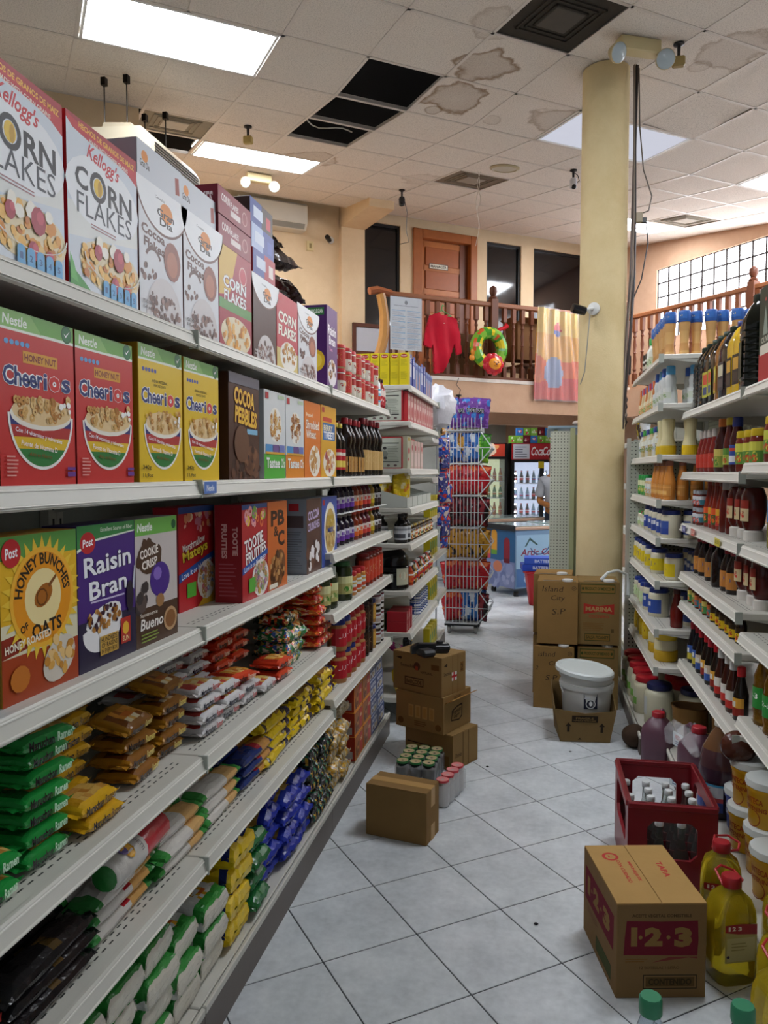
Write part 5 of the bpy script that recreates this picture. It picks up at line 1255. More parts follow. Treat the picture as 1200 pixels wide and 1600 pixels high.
kbr = [('bag', snack_mesh(.20, .26, .075, snack_col('#33221c', '#4a342a', '#1d1412', 6), 6, wr=.009), []), ('front_print', Art(.09, .06).ell(.5, .55, .3, .4, '#d8842a', 12).text('Gran', .2, .5, .6, .35, '#e8e0d8', .03).text('Dia', .3, .1, .4, .35, '#e8e0d8', .03).emit(MB(), lambda u, v, l: (u - .045, -.040 - l, .12 + v)).mesh('front_print', 'film'), [])]
for i, (x, y, z, r) in enumerate(((-.875, 2.58, ZA + .30, (-PI / 2 + .25, 0, RL)), (-.875, 2.80, ZA + .305, (-PI / 2 + .3, .1, RL + .1)), (-.87, 2.66, ZA + .385, (-PI / 2 + .35, -.1, RL - .15)), (-.90, 2.60, ZA + .455, (-PI / 2 + .2, 0, RL + .05)))):
    put(kbr, 'cereal_bag', 'dark brown shiny cereal bag, %s lying on top of the upright boxes' % ('left lower one', 'right lower one', 'middle one', 'topmost one')[i], 'cereal bag', (x, y, z), rot=r, group='brown cereal bags on the top shelf')
# ================================================================== FOURTH LEFT UNIT
def at4(x, y, z): return (x, y, z)
a = Art(.054, .185); a.rect(0, 0, 1, 1, '#d8c41e').ell(.5, .90, .38, .06, '#a8242c', 16).text('Royal', .2, .875, .6, .05, '#f0e0d0', .02, .2).lines(.14, .60, .72, .20, 7, '#a89a20', .35, 2).lines(.14, .18, .72, .24, 8, '#a89a20', .35, 5)
ykit = carton_kit(.054, .185, .055, '#c9b41c', a)
for i in range(8):
    put(ykit, 'yellow_box', 'tall yellow box with red oval logo, %s from the left on the end shelf' % ORD[i], 'food box', (-1.185 + .0575 * i, Y4 + .012 + (.012 if i == 6 else 0), Z4[0] + .001), 0, 'tall yellow boxes on the end shelf')
a = Art(.075, .19); a.rect(0, 0, 1, 1, '#3a55a8').rect(.1, .3, .8, .4, '#c8d0e0').lines(.15, .75, .7, .15, 3, '#e0e6f0', .4, 2)
bk1 = carton_kit(.075, .175, .05, '#3a55a8', a, Art(.05, .175).rect(0, 0, 1, 1, '#2f4690').lines(.2, .1, .6, .8, 12, '#8fa0d0', .3, 3))
a = Art(.09, .165); a.rect(0, 0, 1, 1, '#8aa0c8').poly([(.35, 0), (.65, 0), (.6, .55), (.5, .7), (.4, .55)], '#c8702c').rect(.1, .75, .8, .16, '#3a55a8')
bk2 = carton_kit(.09, .165, .05, '#b0bcd4', a, Art(.05, .165).rect(0, 0, 1, 1, '#2f4690'))
for i in range(9):
    put(bk1 if i in (0, 1, 4, 5) else bk2, 'wafer_box', 'blue and white box, %s from the left facing the aisle beside the yellow ones' % ORD[i], 'food box', (X4 - .012, Y4 + .13 + .11 * i, Z4[0] + .001), RL, 'blue boxes on the end unit')
def big_carton():
    a = Art(.21, .185); a.rect(0, 0, 1, 1, '#b8bcae').rect(.0, 0, 1, .03, '#a8242e').rect(0, .97, 1, .03, '#a8242e').rect(.965, 0, .035, 1, '#a8242e').poly([(0, .97), (0, .88), (.5, .96), (1, .97)], '#b8303a')
    a.rect(.1, .78, .8, .035, '#2a2a2a').rect(.1, .2, .8, .03, '#2a2a2a').lines(.08, .26, .34, .46, 9, '#8a9084', .3, 3).lines(.58, .26, .34, .46, 9, '#8a9084', .3, 6)
    a.ell(.5, .64, .05, .05, '#3a3a3a', 10).ell(.5, .46, .09, .10, '#8f958a', 12).ell(.52, .33, .06, .045, '#4a4a4a', 10)
    for k in range(4): a.ell(.2 + .2 * k, .10, .05, .035, '#6a5a58', 8)
    return a
a = Art(.16, .185); a.rect(0, 0, 1, 1, '#c25a58').rect(.12, .1, .76, .8, '#d8aaa0').text('FLAN', .2, .66, .6, .12, '#a8242e', .03).ell(.5, .32, .3, .18, '#c89058', 12)
fl = carton_kit(.21, .185, .45, '#b03038', big_carton())
put(fl, 'flan_carton', 'large grey and red printed carton end under the yellow boxes', 'carton', (-.895, Y4 + .008, Z4[1] + .001), 0, 'grey and red cartons on the end unit', )
put(fl, 'flan_carton', 'large grey and red printed carton end below the other one', 'carton', (-.895, Y4 + .008, Z4[2] + .001), 0, 'grey and red cartons on the end unit')
fk = carton_kit(.098, .175, .028, '#b8383c', Art(.098, .175).rect(0, 0, 1, 1, '#c8787a').rect(.1, .1, .8, .8, '#d8b4ac').text('GELATINA', .14, .7, .72, .1, '#a8242e', .02).ell(.5, .35, .3, .2, '#b84a4a', 12))
for i in range(10):
    put(fk, 'gelatin_box', 'pink and red box, %s from the left in the row beside the upper carton' % ORD[i], 'food box', (X4 - .012, Y4 + .075 + .108 * i, Z4[1] + .001), RL, 'pink boxes on the end unit')
fk2 = carton_kit(.11, .17, .03, '#b8b4a4', Art(.11, .17).rect(0, 0, 1, 1, '#c8a8a0').rect(.1, .08, .8, .5, '#d8c0b8').ell(.5, .74, .2, .1, '#a8242e', 10), Art(.03, .17).rect(0, 0, 1, 1, '#b0b098'))
fk3 = carton_kit(.12, .19, .04, '#b4b49c', Art(.12, .19).rect(0, 0, 1, 1, '#b4b49c').ell(.5, .55, .28, .1, '#a8242e', 12).rect(.2, .86, .6, .1, '#a08a20').ell(.4, .28, .2, .05, '#a8242e', 8))
for i in range(5):
    put(fk3 if i == 0 else fk2, 'pudding_box', 'cream box, %s from the left in the row beside the lower carton' % ORD[i], 'food box', (X4 - .014, Y4 + .08 + .125 * i, Z4[2] + .001), RL, 'cream boxes on the end unit')
# snack tray row
tr = MB()
def tray(w, d, h, hf, col):
    m = MB(); t = .003
    m.box(-w / 2, w / 2, 0, d, 0, t, col); m.box(-w / 2, w / 2, 0, t, 0, hf, col); m.box(-w / 2, w / 2, d - t, d, 0, h, col)
    for x0, x1 in ((-w / 2, -w / 2 + t), (w / 2 - t, w / 2)): m.prism([(0, 0), (d, 0), (d, h), (0, hf)], x0, x1, col, 'x')
    return m.mesh('tray', 'card')
tm_ = tray(.19, .30, .14, .06, '#c4c8c0')
for i in range(5):
    tag(link('display_tray', tm_, None, (X4 - .012, Y4 + .10 + .2 * i, Z4[3] + .001), (0, 0, RL)), 'open white cardboard display tray, %s from the left below the cream boxes' % ORD[i], 'tray', 'white display trays')
ks = [('bag', snack_mesh(.15, .20, .06, snack_col('#d8b81e', '#e8dca0', '#c87a2a', 5), 5), [])]
put(ks, 'snack_bag', 'shiny yellow snack bag standing in the first white tray', 'snack bag', (X4 - .06, Y4 + .09, Z4[3] + .03), RL - .5)
put(ks, 'snack_bag', 'shiny yellow snack bag leaning at the back of the tray row', 'snack bag', (X4 - .16, Y4 + .06, Z4[3] + .02), RL - .9)
# extract bottles
ev = [bottle_kit(P_round(.017, .085, .009, .014), c, (.010, .083, .095, cc), (.012, .017, lab_art(.017, .045, l, 'band', '#e8e8e0', l2)), n=10) for c, cc, l, l2 in (('#3a2418', '#8a7a50', '#c8b050', '#7a2a20'), ('#2a1c14', '#b8b4a8', '#d8d8d0', '#3a5a34'), ('#54381c', '#c8a83a', '#c8602c', '#e8d0a0'))]
for i in range(22):
    put(ev[(i * 2 + i // 5) % 3], 'extract_bottle', 'tiny extract bottle, %s from the left in its row on the end unit' % (ORD[i] if i < 20 else ['twenty-first', 'twenty-second'][i - 20]), 'bottle', (X4 - .03, Y4 + .19 + .045 * i, Z4[4] + .001), RL, 'tiny extract bottles')
dk = bottle_kit(P_round(.04, .155, .018, .02), '#120e10', (.02, .152, .172, '#3a3636'), (.02, .040, lab_art(.04, .08, '#c8ccd0', 'band', '#8a8e94', '#4a4e54')))
row(dk, 'vanilla_bottle', 'dark vanilla bottle with pale label', 'bottle', 'before the tiny extract bottles', 'dark vanilla bottles on the end unit', [(-1.05, Y4 + .06, Z4[4] + .001), (-.93, Y4 + .07, Z4[4] + .001), (-.81, Y4 + .07, Z4[4] + .001), (X4 - .05, Y4 + .13, Z4[4] + .001)], 0)
# gallon jug
gj = bottle_kit([(.085, 0), (.095, .01), (.095, .075), (.09, .08), (.095, .085), (.095, .10), (.09, .105), (.095, .11), (.095, .135), (.09, .14), (.095, .145), (.093, .19), (.06, .232), (.036, .242), (.036, .25)], '#0d0b0d', (.042, .243, .262, '#c8ccc8'), (.03, .095, lab_art(.095, .10, '#b8b8a0', 'oval', '#c8643a', '#e8e0c8', span=1.0)), n=18)
put(gj, 'gallon_jug', 'big black ribbed gallon jug with white lid on the end unit', 'jug', (-.865, Y4 + .115, Z4[5] + .001), .9)
sp = [bottle_kit(P_round(.024, .12, .012, .018), c, (.014, .118, .132, cc), (.02, .024, lab_art(.024, .06, l, 'band'))) for c, cc, l in (('#a83a1e', '#c8c8c4', '#d8682c'), ('#2a1a14', '#e0e0dc', '#c8c0a0'), ('#8a6a2c', '#2a2a2a', '#c8a83a'), ('#c8c0b0', '#b8302c', '#3a4a80'))]
row(None, 'spice_bottle', 'small spice bottle', 'bottle', 'beside the gallon jug', 'spice bottles on the end unit', [(X4 - .04, Y4 + .27 + .062 * i, Z4[5] + .001) for i in range(15)], RL, alt=sp)
# tins, red boxes, tea bundles
tin = bottle_kit([(.036, 0), (.037, .003), (.037, .045), (.036, .048)], '#c0c4c8', None, (.004, .0372, lab_art(.0372, .040, '#2f4a94', 'band', '#c8d0e0', '#e0e4ec', span=5.5)), 'metal')
for c in range(5):
    for t in range(3):
        put(tin, 'food_tin', 'flat blue tin, %s from the bottom of tin pile %s from the left' % (ORD[t], ORD[c]), 'tin', (X4 - .06, Y4 + .62 + .08 * c, Z4[6] + .001 + .0485 * t), RL, 'flat blue tins on the end unit')
kr = carton_kit(.07, .06, .12, '#a8242e', Art(.07, .06).rect(0, 0, 1, 1, '#b8343a').lines(.1, .2, .8, .6, 4, '#e0c0b8', .4, 2))
for i in range(3):
    for t in range(2):
        put(kr, 'red_box', 'small red box, %s in the %s row on the low end shelf' % (ORD[i], ('lower', 'upper')[t]), 'food box', (X4 - .015, Y4 + .05 + .076 * i, Z4[6] + .001 + .0605 * t), RL + .05 * i, 'small red boxes on the end unit')
kt = carton_kit(.05, .10, .08, '#3a4a28', Art(.05, .10).rect(0, 0, 1, 1, '#4a5a30').rect(.1, .1, .8, .3, '#2a3420'))
for i in range(4):
    put(kt, 'tea_box', 'dark green box, %s from the left behind the small red boxes' % ORD[i], 'food box', (X4 - .15, Y4 + .04 + .056 * i, Z4[6] + .001), RL, 'dark green boxes on the end unit')
put([('bag', snack_mesh(.14, .18, .05, snack_col('#c23a9c', '#e8e0e8', '#d878c0', 2), 2), [])], 'magenta_bag', 'magenta and white bag on the lowest shelf of the end unit', 'food bag', (X4 - .10, Y4 + .72, .24), rot=(-1.1, 0, RL))
put([('bag', snack_mesh(.16, .16, .05, snack_col('#d8b41e', '#e8d060', '#3a3a2a', 4), 4), [])], 'yellow_bag', 'yellow bag squeezed between the shelves and the carton stack', 'food bag', (X4 - .08, Y4 + .14, .165), rot=(-.15, 0, RL))
put([('bag', snack_mesh(.14, .34, .06, snack_col('#1a1c20', '#c8a82c', '#2a2c30', 4), 4), [])], 'charcoal_bag', 'dark bag standing behind the cardboard carton stack', 'food bag', (X4 - .05, Y4 + .33, .165), rot=(-.05, 0, RL))
# fifth unit
kyb = carton_kit(.09, .16, .05, '#b8a81e', Art(.09, .16).rect(0, 0, 1, 1, '#c8b820').rect(.2, .3, .6, .4, '#4a8a3a'))
for lv_i, z in enumerate((1.15, .85, .5, .14)):
    for i in range(4):
        put(kyb, 'yellow_carton', 'yellow-green carton, %s from the left on the %s of the narrow rear unit' % (ORD[i], ('third shelf', 'fourth shelf', 'fifth shelf', 'floor deck')[lv_i]), 'food box', (-.815, 5.85 + .11 * i, z + .001), RL, 'yellow-green cartons on the rear unit')
# hanging blue strip of packets
for i in range(9):
    m = [('bag', snack_mesh(.10, .15, .03, snack_col(('#2a4aa8', '#3a3f80')[i % 2], '#c8b8b0', '#b8302c', i), i), [])]
    put(m, 'hanging_packet', 'blue snack packet, %s from the top of the hanging strip' % ORD[i], 'snack bag', (-.71 + .012 * math.sin(i * 2), 5.80 + .02 * (i % 3), 1.60 - .085 * i), RL - .8 + .3 * math.sin(i), 'blue packets on the hanging strip')
# crumpled clear bag hanging from the top shelf
m = MB(); m.sphere((0, 0, 0), .12, '#d8d8e0', 16, 12, (1, .8, 1.35))
m.v = [tuple(Vector(v) * (1 + .28 * noise.noise(Vector(v) * 16) + .18 * noise.noise(Vector(v) * 34))) for v in m.v]
put([('film', m.mesh('film', 'film', 30), [])], 'crumpled_bag', 'crumpled whitish plastic bag hanging at the corner of the end unit', 'plastic bag', (-.74, 5.78, 1.97), 0)
# ================================================================== RIGHT-HAND SHELVES
def rrow(kits, name, desc, cat, where, group, x, ys, z, rz=RR):
    for i, y in enumerate(ys):
        k = kits[i % len(kits)] if isinstance(kits[0], list) else kits
        lb = '%s, %s from the left %s' % (desc, ORD[i], where) if len(ys) > 1 else '%s %s' % (desc, where)
        put(k, name, lb, cat, (x + .004 * (i % 2), y, z + .001), rz + rnd.uniform(-.25, .25), group)
# far unit, top shelf
cone = bottle_kit([(.024, 0), (.026, .005), (.024, .02), (.020, .06), (.025, .12), (.029, .16), (.029, .168)], '#c89a60', (.030, .166, .225, '#2f5aa0'), (.182, .0305, lab_art(.0305, .03, '#3a6ab0', 'oval', '#d8c050', '#e8e0c0')), 'plastic', cols=['#c89a60', '#d0a468', '#c08e54', '#d0a468', '#c89a60', '#c89a60'])
xr = XR2 + .045
rrow(cone, 'topping_bottle', 'waffle-coloured bottle with blue cap', 'bottle', 'in the front row', 'waffle-coloured bottles', xr, [4.80, 4.72, 4.64, 4.56, 4.48, 4.40, 4.32], ZR2[0])
for i in range(6):
    put(cone, 'topping_bottle', 'waffle-coloured bottle with blue cap, %s from the left at the shelf end' % ORD[i], 'bottle', (xr + .065 + .064 * i, 4.285 + .03 * (i % 2), ZR2[0] + .001), RR, 'waffle-coloured bottles')
wb = bottle_kit(P_round(.032, .16, .017, .02), '#d8dcd4', (.02, .157, .20, '#3a9a4a'), (.03, .032, lab_art(.032, .08, '#c8d0b0', 'fruit', '#e0e4d8', '#6a9a50')), 'plastic')
rrow(wb, 'dressing_bottle', 'white bottle with green cap', 'bottle', 'on the top right shelf', 'green-capped bottles', xr, [4.98, 4.90], ZR2[0])
rrow(bottle_kit([(.032, 0), (.033, .004), (.033, .12), (.032, .124)], '#2a221c', None, (.02, .033, lab_art(.033, .08, '#3a3028', 'band', '#d8d8d0', '#c8c0b0')), 'card'), 'cocoa_tin', 'dark round tin', 'tin', 'on the top right shelf', 'dark tins', xr, [5.16, 5.08], ZR2[0])
# second: dressings
dr = [bottle_kit([(.022, 0), (.025, .006), (.026, .07), (.020, .12), (.018, .135)], c, (.019, .134, .175, cc), (.02, .0262, lab_art(.0262, .06, l, 'fruit', l2, '#8aa04a')), 'plastic') for c, cc, l, l2 in (('#c87a3c', '#d86a2c', '#d8b080', '#e8d8b0'), ('#d8c8a0', '#3a7ac0', '#c8a060', '#e8e0c8'), ('#d0b888', '#c8404a', '#d8a070', '#e0d0a8'), ('#e0d8b8', '#3a5ab0', '#7a9a50', '#e8e8d0'))]
rrow(dr, 'dressing_bottle', 'small salad dressing bottle', 'bottle', 'on the second far right shelf', 'small dressing bottles', xr, [5.38 - .073 * i for i in range(9)], ZR2[1])
wd2 = [bottle_kit([(.032, 0), (.036, .008), (.034, .06), (.026, .10), (.030, .125), (.024, .15), (.022, .155)], '#d0d4d2', (.023, .153, .20, cc), (.03, .036, lab_art(.036, .055, '#c8d0c0', 'fruit', '#d8dcd8', '#7a9a5a', span=2.6)), 'plastic') for cc in ('#2f5ab0', '#5aa8d8')]
rrow(wd2, 'dressing_bottle', 'tall white ranch bottle with blue cap', 'bottle', 'on the second shelf', 'tall ranch bottles', xr + .005, [4.69, 4.57, 4.45, 4.33], ZR2[1])
rrow(wd2, 'dressing_bottle', 'tall white ranch bottle', 'bottle', 'in the rear row', 'tall ranch bottles', xr + .12, [4.42, 4.31], ZR2[1])
# third
rrow([bottle_kit(P_round(.026, .14, .014, .02), c, (.017, .138, .17, cc), (.03, .026, lab_art(.026, .07, l, 'fruit', '#e0e4d8', '#5a8a40')), 'plastic') for c, cc, l in (('#d0d4c8', '#2a3a80', '#c8ccd8'), ('#c8b888', '#3a9a3e', '#b0a060'), ('#c0b080', '#3a9a3e', '#a89858'), ('#c8c0a8', '#2f5ab0', '#b8a880'))], 'dressing_bottle', 'slim dressing bottle', 'bottle', 'on the third far right shelf', 'slim dressing bottles', xr, [5.32 - .077 * i for i in range(10)], ZR2[2])
cr_ = bottle_kit([(.040, 0), (.042, .006), (.042, .03), (.041, .05), (.030, .09), (.028, .12), (.034, .16), (.035, .185), (.028, .192)], '#d8cfa0', None, None, 'plastic', cols=['#d8b41e', '#d8b41e', '#d8b41e', '#d8cfa0', '#d8cfa0', '#d8cfa0', '#d8cfa0', '#d0c898'])
rrow(cr_, 'mayonnaise_bottle', 'cream squeeze bottle with yellow base', 'bottle', 'on the third shelf', 'cream squeeze bottles', xr + .005, [4.50, 4.38], ZR2[2])
put(cr_, 'mayonnaise_bottle', 'cream squeeze bottle with yellow base, deeper in at the shelf end', 'bottle', (xr + .11, 4.32, ZR2[2] + .001), RR, 'cream squeeze bottles')
# fourth: orange dressings, green tins
gt = bottle_kit([(.030, 0), (.032, .004), (.032, .10), (.030, .105)], '#3a8a3e', (.030, .10, .125, '#2a9a4a'), (.012, .032, lab_art(.032, .08, '#4a9a44', 'fruit', '#d8dcb0', '#c8c050')), 'plastic')
rrow(gt, 'cheese_shaker', 'green shaker tin', 'tin', 'on the fourth far right shelf', 'green shaker tins', xr, [5.30, 5.22, 5.14, 5.06], ZR2[3])
rrow(bottle_kit(P_jar(.032, .10, .026), '#c8b080', (.029, .09, .108, '#c8ccd0'), (.02, .032, lab_art(.032, .055, '#b8ccd8', 'fruit', '#d8d8d0', '#c89a40'))), 'relish_jar', 'small pale relish jar', 'jar', 'beside the green tins', 'pale relish jars', xr, [4.96, 4.88, 4.80], ZR2[3])
od = bottle_kit([(.028, 0), (.031, .006), (.031, .09), (.020, .15), (.017, .18)], '#c8823a', (.019, .178, .205, '#8a5a48'), (.02, .031, lab_art(.031, .06, '#c88a44', 'band', '#d89a50', '#d8a860')), 'shiny')
rrow(od, 'dressing_bottle', 'orange dressing bottle', 'bottle', 'at the right of the fourth shelf', 'orange dressing bottles', xr, [4.70, 4.62, 4.54, 4.45, 4.36, 4.275], ZR2[3])
for i in range(4): put(od, 'dressing_bottle', 'orange dressing bottle, %s from the left along the shelf end' % ORD[i], 'bottle', (xr + .07 + .07 * i, 4.285, ZR2[3] + .001), RR, 'orange dressing bottles')
# mayonnaise shelves
def mayo(r, h, lid, l, l2, l3, kind='two', word=None): return bottle_kit(P_jar(r, h, r * .82), '#d2cdb4', (r * .90, h * .90, h * 1.08, lid), (h * .14, r, lab_art(r, h * .52, l, kind, l2, l3, word)), 'shiny', 16)
mb1 = mayo(.052, .135, '#1f2f6e', '#3a549c', '#2f4690', '#d8dce4'); mb2 = mayo(.05, .13, '#1f2f6e', '#d8c022', '#d8c83a', '#3a4a80', 'oval'); mb3 = mayo(.045, .125, '#2a3f90', '#c8dca8', '#7ab04a', '#e0ecd0', 'oval'); mb4 = mayo(.036, .09, '#4a9a50', '#d0d8c0', '#b0c890', '#e0e4d8'); mb5 = mayo(.036, .09, '#8a4a40', '#d8d4c0', '#b0b890', '#e0e4d8')
rrow([mb4, mb5], 'mayonnaise_jar', 'small mayonnaise jar', 'jar', 'on the fifth far right shelf', 'small mayonnaise jars', xr, [5.25, 5.15, 5.06], ZR2[4])
rrow(mb1, 'mayonnaise_jar', 'blue-labelled mayonnaise jar', 'jar', 'on the fifth far right shelf', 'blue-labelled mayonnaise jars', xr + .01, [4.90, 4.74, 4.58, 4.42], ZR2[4])
for i in range(3): put(mb1, 'mayonnaise_jar', 'blue-labelled mayonnaise jar, %s from the left along the end of the fifth shelf' % ORD[i], 'jar', (xr + .02 + .108 * i, 4.30, ZR2[4] + .001), RR - .6, 'blue-labelled mayonnaise jars')
rrow(mb2, 'mayonnaise_jar', 'yellow-labelled mayonnaise jar', 'jar', 'on the sixth far right shelf', 'yellow-labelled mayonnaise jars', xr + .005, [5.36, 5.25, 5.14, 5.03, 4.82, 4.60], ZR2[5])
put(mb2, 'mayonnaise_jar', 'yellow-labelled mayonnaise jar nearest the camera at the shelf corner', 'jar', (xr + .045, 4.335, ZR2[5] + .001), RR - .3, 'yellow-labelled mayonnaise jars')
rrow(mb1, 'mayonnaise_jar', 'dark blue mayonnaise jar', 'jar', 'behind on the sixth shelf', 'dark blue mayonnaise jars', xr + .18, [4.60, 4.47, 4.34], ZR2[5])
rrow(mb3, 'mayonnaise_jar', 'green-labelled mayonnaise jar with blue lid', 'jar', 'on the seventh shelf', 'green-labelled mayonnaise jars', xr + .003, [5.34, 5.20, 5.05], ZR2[6])
mbb = mayo(.058, .15, '#1f2f6e', '#34509c', '#34509c', '#c8ccd4', 'two')
rrow(mbb, 'mayonnaise_jar', 'large blue-labelled mayonnaise jar', 'jar', 'on the seventh far right shelf', 'large blue mayonnaise jars', xr + .012, [4.86, 4.65], ZR2[6])
rrow(mbb, 'mayonnaise_jar', 'large blue-labelled mayonnaise jar', 'jar', 'at the back of the seventh shelf', 'large blue mayonnaise jars', xr + .16, [4.72, 4.55, 4.40], ZR2[6])
kc = bottle_kit([(.030, 0), (.033, .006), (.033, .09), (.024, .13), (.016, .165), (.015, .18)], '#6a1a14', (.018, .178, .20, '#4a1814'), None)
put(kc, 'ketchup_bottle', 'plain dark red sauce bottle alone among the mayonnaise jars', 'bottle', (xr + .06, 4.32, ZR2[6] + .001), RR)
mu = bottle_kit([(.034, 0), (.036, .006), (.036, .09), (.026, .125), (.018, .14)], '#c8a41c', (.016, .138, .165, '#c8a41c'), (.02, .036, lab_art(.036, .06, '#d8b830', 'oval', '#8a2a20', '#e8d890')), 'plastic')
rrow(mu, 'mustard_bottle', 'yellow mustard squeeze bottle', 'bottle', 'on the lowest raised shelf', 'mustard bottles', xr, [5.35, 5.22, 5.10, 4.98], ZR2[7])
mj = bottle_kit([(.055, 0), (.062, .01), (.062, .055), (.056, .06), (.060, .07), (.060, .11), (.056, .115), (.060, .125), (.058, .145), (.044, .155), (.044, .16)], '#c8a81e', (.046, .155, .172, '#b8942a'), (.062, .0605, lab_art(.0605, .05, '#d0c8a0', 'none', span=2.4)), 'plastic', 16, cols=['#c8a01c'] * 3 + ['#c8c0a0'] * 3 + ['#d8b82c'] * 4)
rrow(mj, 'mustard_jar', 'big yellow mustard jug', 'jug', 'on the lowest raised shelf', 'big mustard jugs', xr + .02, [4.62, 4.42], ZR2[7])
# big tubs on the deck
tub_r = bottle_kit([(.07, 0), (.076, .01), (.076, .15), (.07, .17), (.058, .178), (.058, .185)], '#c9c4a8', (.064, .18, .212, '#b8202c'), (.05, .076, lab_art(.076, .09, '#c9c8b0', 'two', '#7ab050', '#e0e8d0', span=1.5)), 'plastic', 18)
tub_b = bottle_kit([(.07, 0), (.078, .01), (.078, .17), (.072, .19), (.060, .198), (.060, .205)], '#cbc8ae', (.066, .20, .232, '#1f2450'), (.06, .078, lab_art(.078, .10, '#c8ccc8', 'none', span=1.0)), 'plastic', 18)
zb = .101
rrow(tub_r, 'mayonnaise_tub', 'large cream tub with red lid', 'tub', 'by the pillar', 'large red-lidded tubs', XR2 + .01, [5.33, 5.17, 5.02, 4.86, 4.69], zb - .001)
put(tub_b, 'mayonnaise_tub', 'large cream tub with dark blue lid on the far right deck', 'tub', (XR2 + .045, 4.46, zb), RR)
rrow(tub_r, 'mayonnaise_tub', 'large cream tub', 'tub', 'in the second row on the deck', 'large red-lidded tubs', XR2 + .18, [5.10, 4.92, 4.74, 4.56], zb - .001)
put(tub_b, 'mayonnaise_tub', 'large cream tub half hidden behind the dark-lidded one', 'tub', (XR2 + .21, 4.38, zb), RR)
# ---------------- middle unit (and the near one beyond the joint)
xm = XR1 + .075
def jug(col, lab, cap, word=None, h=.31, r=.060, ribs=True, mat='shiny'):
    pr = [(r * .9, 0), (r, .012)]; z = .02
    if ribs:
        while z < h * .62: pr += [(r, z + .014), (r * .955, z + .018), (r, z + .022)]; z += .026
    pr += [(r, h * .66), (r * .92, h * .74), (r * .55, h * .88), (r * .32, h * .93), (r * .32, h * .97)]
    return bottle_kit(pr, col, (r * .42, h * .93, h, cap), (h * .14, r * 1.0, Art(r * 1.2, h * .38).rect(0, 0, 1, 1, lab[0]).rect(.1, .5, .8, .4, lab[1]).rect(.15, .1, .7, .3, lab[2])) if lab else None, mat, 20, sq=5, handle=None)
jb = jug('#0e100c', None, '#16281c'); jl = jug('#14110c', ('#b8b83a', '#c84a34', '#3a4a7a'), '#1d3020', ribs=False, r=.056); jbr = jug('#8a5a24', ('#c8b43a', '#d8c85a', '#b84a2c'), '#1d3020', ribs=False, r=.055); jd = jug('#141014', ('#3a3438', '#c8c4a8', '#5a5250'), '#1d3020', ribs=False); jy = jug('#c8a41c', ('#1c1a18', '#c89a3a', '#3a3028'), '#23307a', ribs=False, r=.055); jbig = jug('#14160f', ('#3a3a26', '#4a4a30', '#2a2a1c'), '#1d2a1c', h=.36, r=.07)
for k, y, lb in ((jb, 4.14, 'black ribbed oil jug, leftmost on the top right shelf'), (jb, 4.02, 'black ribbed oil jug, second from the left on the top right shelf'), (jl, 3.90, 'black oil jug with yellow label and blue picture'), (jl, 3.79, 'black oil jug with yellow label nearer the amber one'), (jbr, 3.68, 'amber oil jug with yellow label'), (jd, 3.555, 'black oil jug with dark framed label'), (jy, 3.43, 'golden oil jug with blue cap and black label'), (jy, 3.32, 'golden oil jug beside the tall black jug'), (jbig, 3.17, 'tall black ribbed oil jug near the green tin')):
    put(k, 'oil_jug', lb, 'oil jug', (xm + .01, y, 1.801), RR + rnd.uniform(-.15, .15), 'oil jugs on the top right shelf')
for i, y in enumerate((4.1, 3.9, 3.7)): put(jb, 'oil_jug', 'black oil jug in the rear row, %s from the left' % ORD[i], 'oil jug', (xm + .15, y, 1.801), RR, 'oil jugs on the top right shelf')
a = Art(.15, .33); a.rect(0, 0, 1, 1, '#1d3328').poly([(.3, .5), (.5, .8), (.7, .5)], '#8a9a90').rect(0, 0, 1, .32, '#a8242c').rect(.1, .3, .8, .10, '#d8d4c4').text('OLIVE', .2, .42, .6, .06, '#c8d0c0', .02).ell(.5, .86, .05, .02, '#c84a4a', 8)
put(carton_kit(.15, .33, .11, '#16261e', a), 'oil_tin', 'dark green and red oil tin at the right picture edge', 'tin', (xm - .05, 2.88, 1.801), RR)
a = Art(.14, .3); a.rect(0, 0, 1, 1, '#2a4438'); put(carton_kit(.14, .30, .11, '#24382e', a), 'oil_tin', 'plain dark green oil tin behind the red-banded one', 'tin', (xm + .1, 2.98, 1.801), RR)
a = Art(.17, .24); a.rect(0, 0, 1, 1, '#7a9cb0').text('MAXIMO', .1, .62, .8, .16, '#1c2a3a', .03).text('DE', .4, .46, .2, .10, '#1c2a3a', .02).blobs(.5, .2, .4, .15, 12, ['#c8d4dc', '#4a6a8a'], .09, 2)
kx = [('bag', snack_mesh(.16, .26, .08, snack_col('#8aa8b8', '#c8d4dc', '#2a3a50', 4), 4), []), ('front_print', a.emit(MB(), lambda u, v, l: (u - a.w / 2, -.042 - l, v)).mesh('front_print', 'film'), [])]
for i, y in enumerate((3.62, 3.40, 3.20)): put(kx, 'detergent_bag', 'pale blue printed bag behind the oil jugs, %s from the left' % ORD[i], 'bag', (xm + .26, y, 1.983), RR, 'pale blue bags behind the oil jugs')
put(carton_kit(.3, .18, .12, '#b8b4a0', None), 'carton', 'plain pale carton under the blue printed bags', 'carton', (xm + .20, 3.40, 1.801), RR)
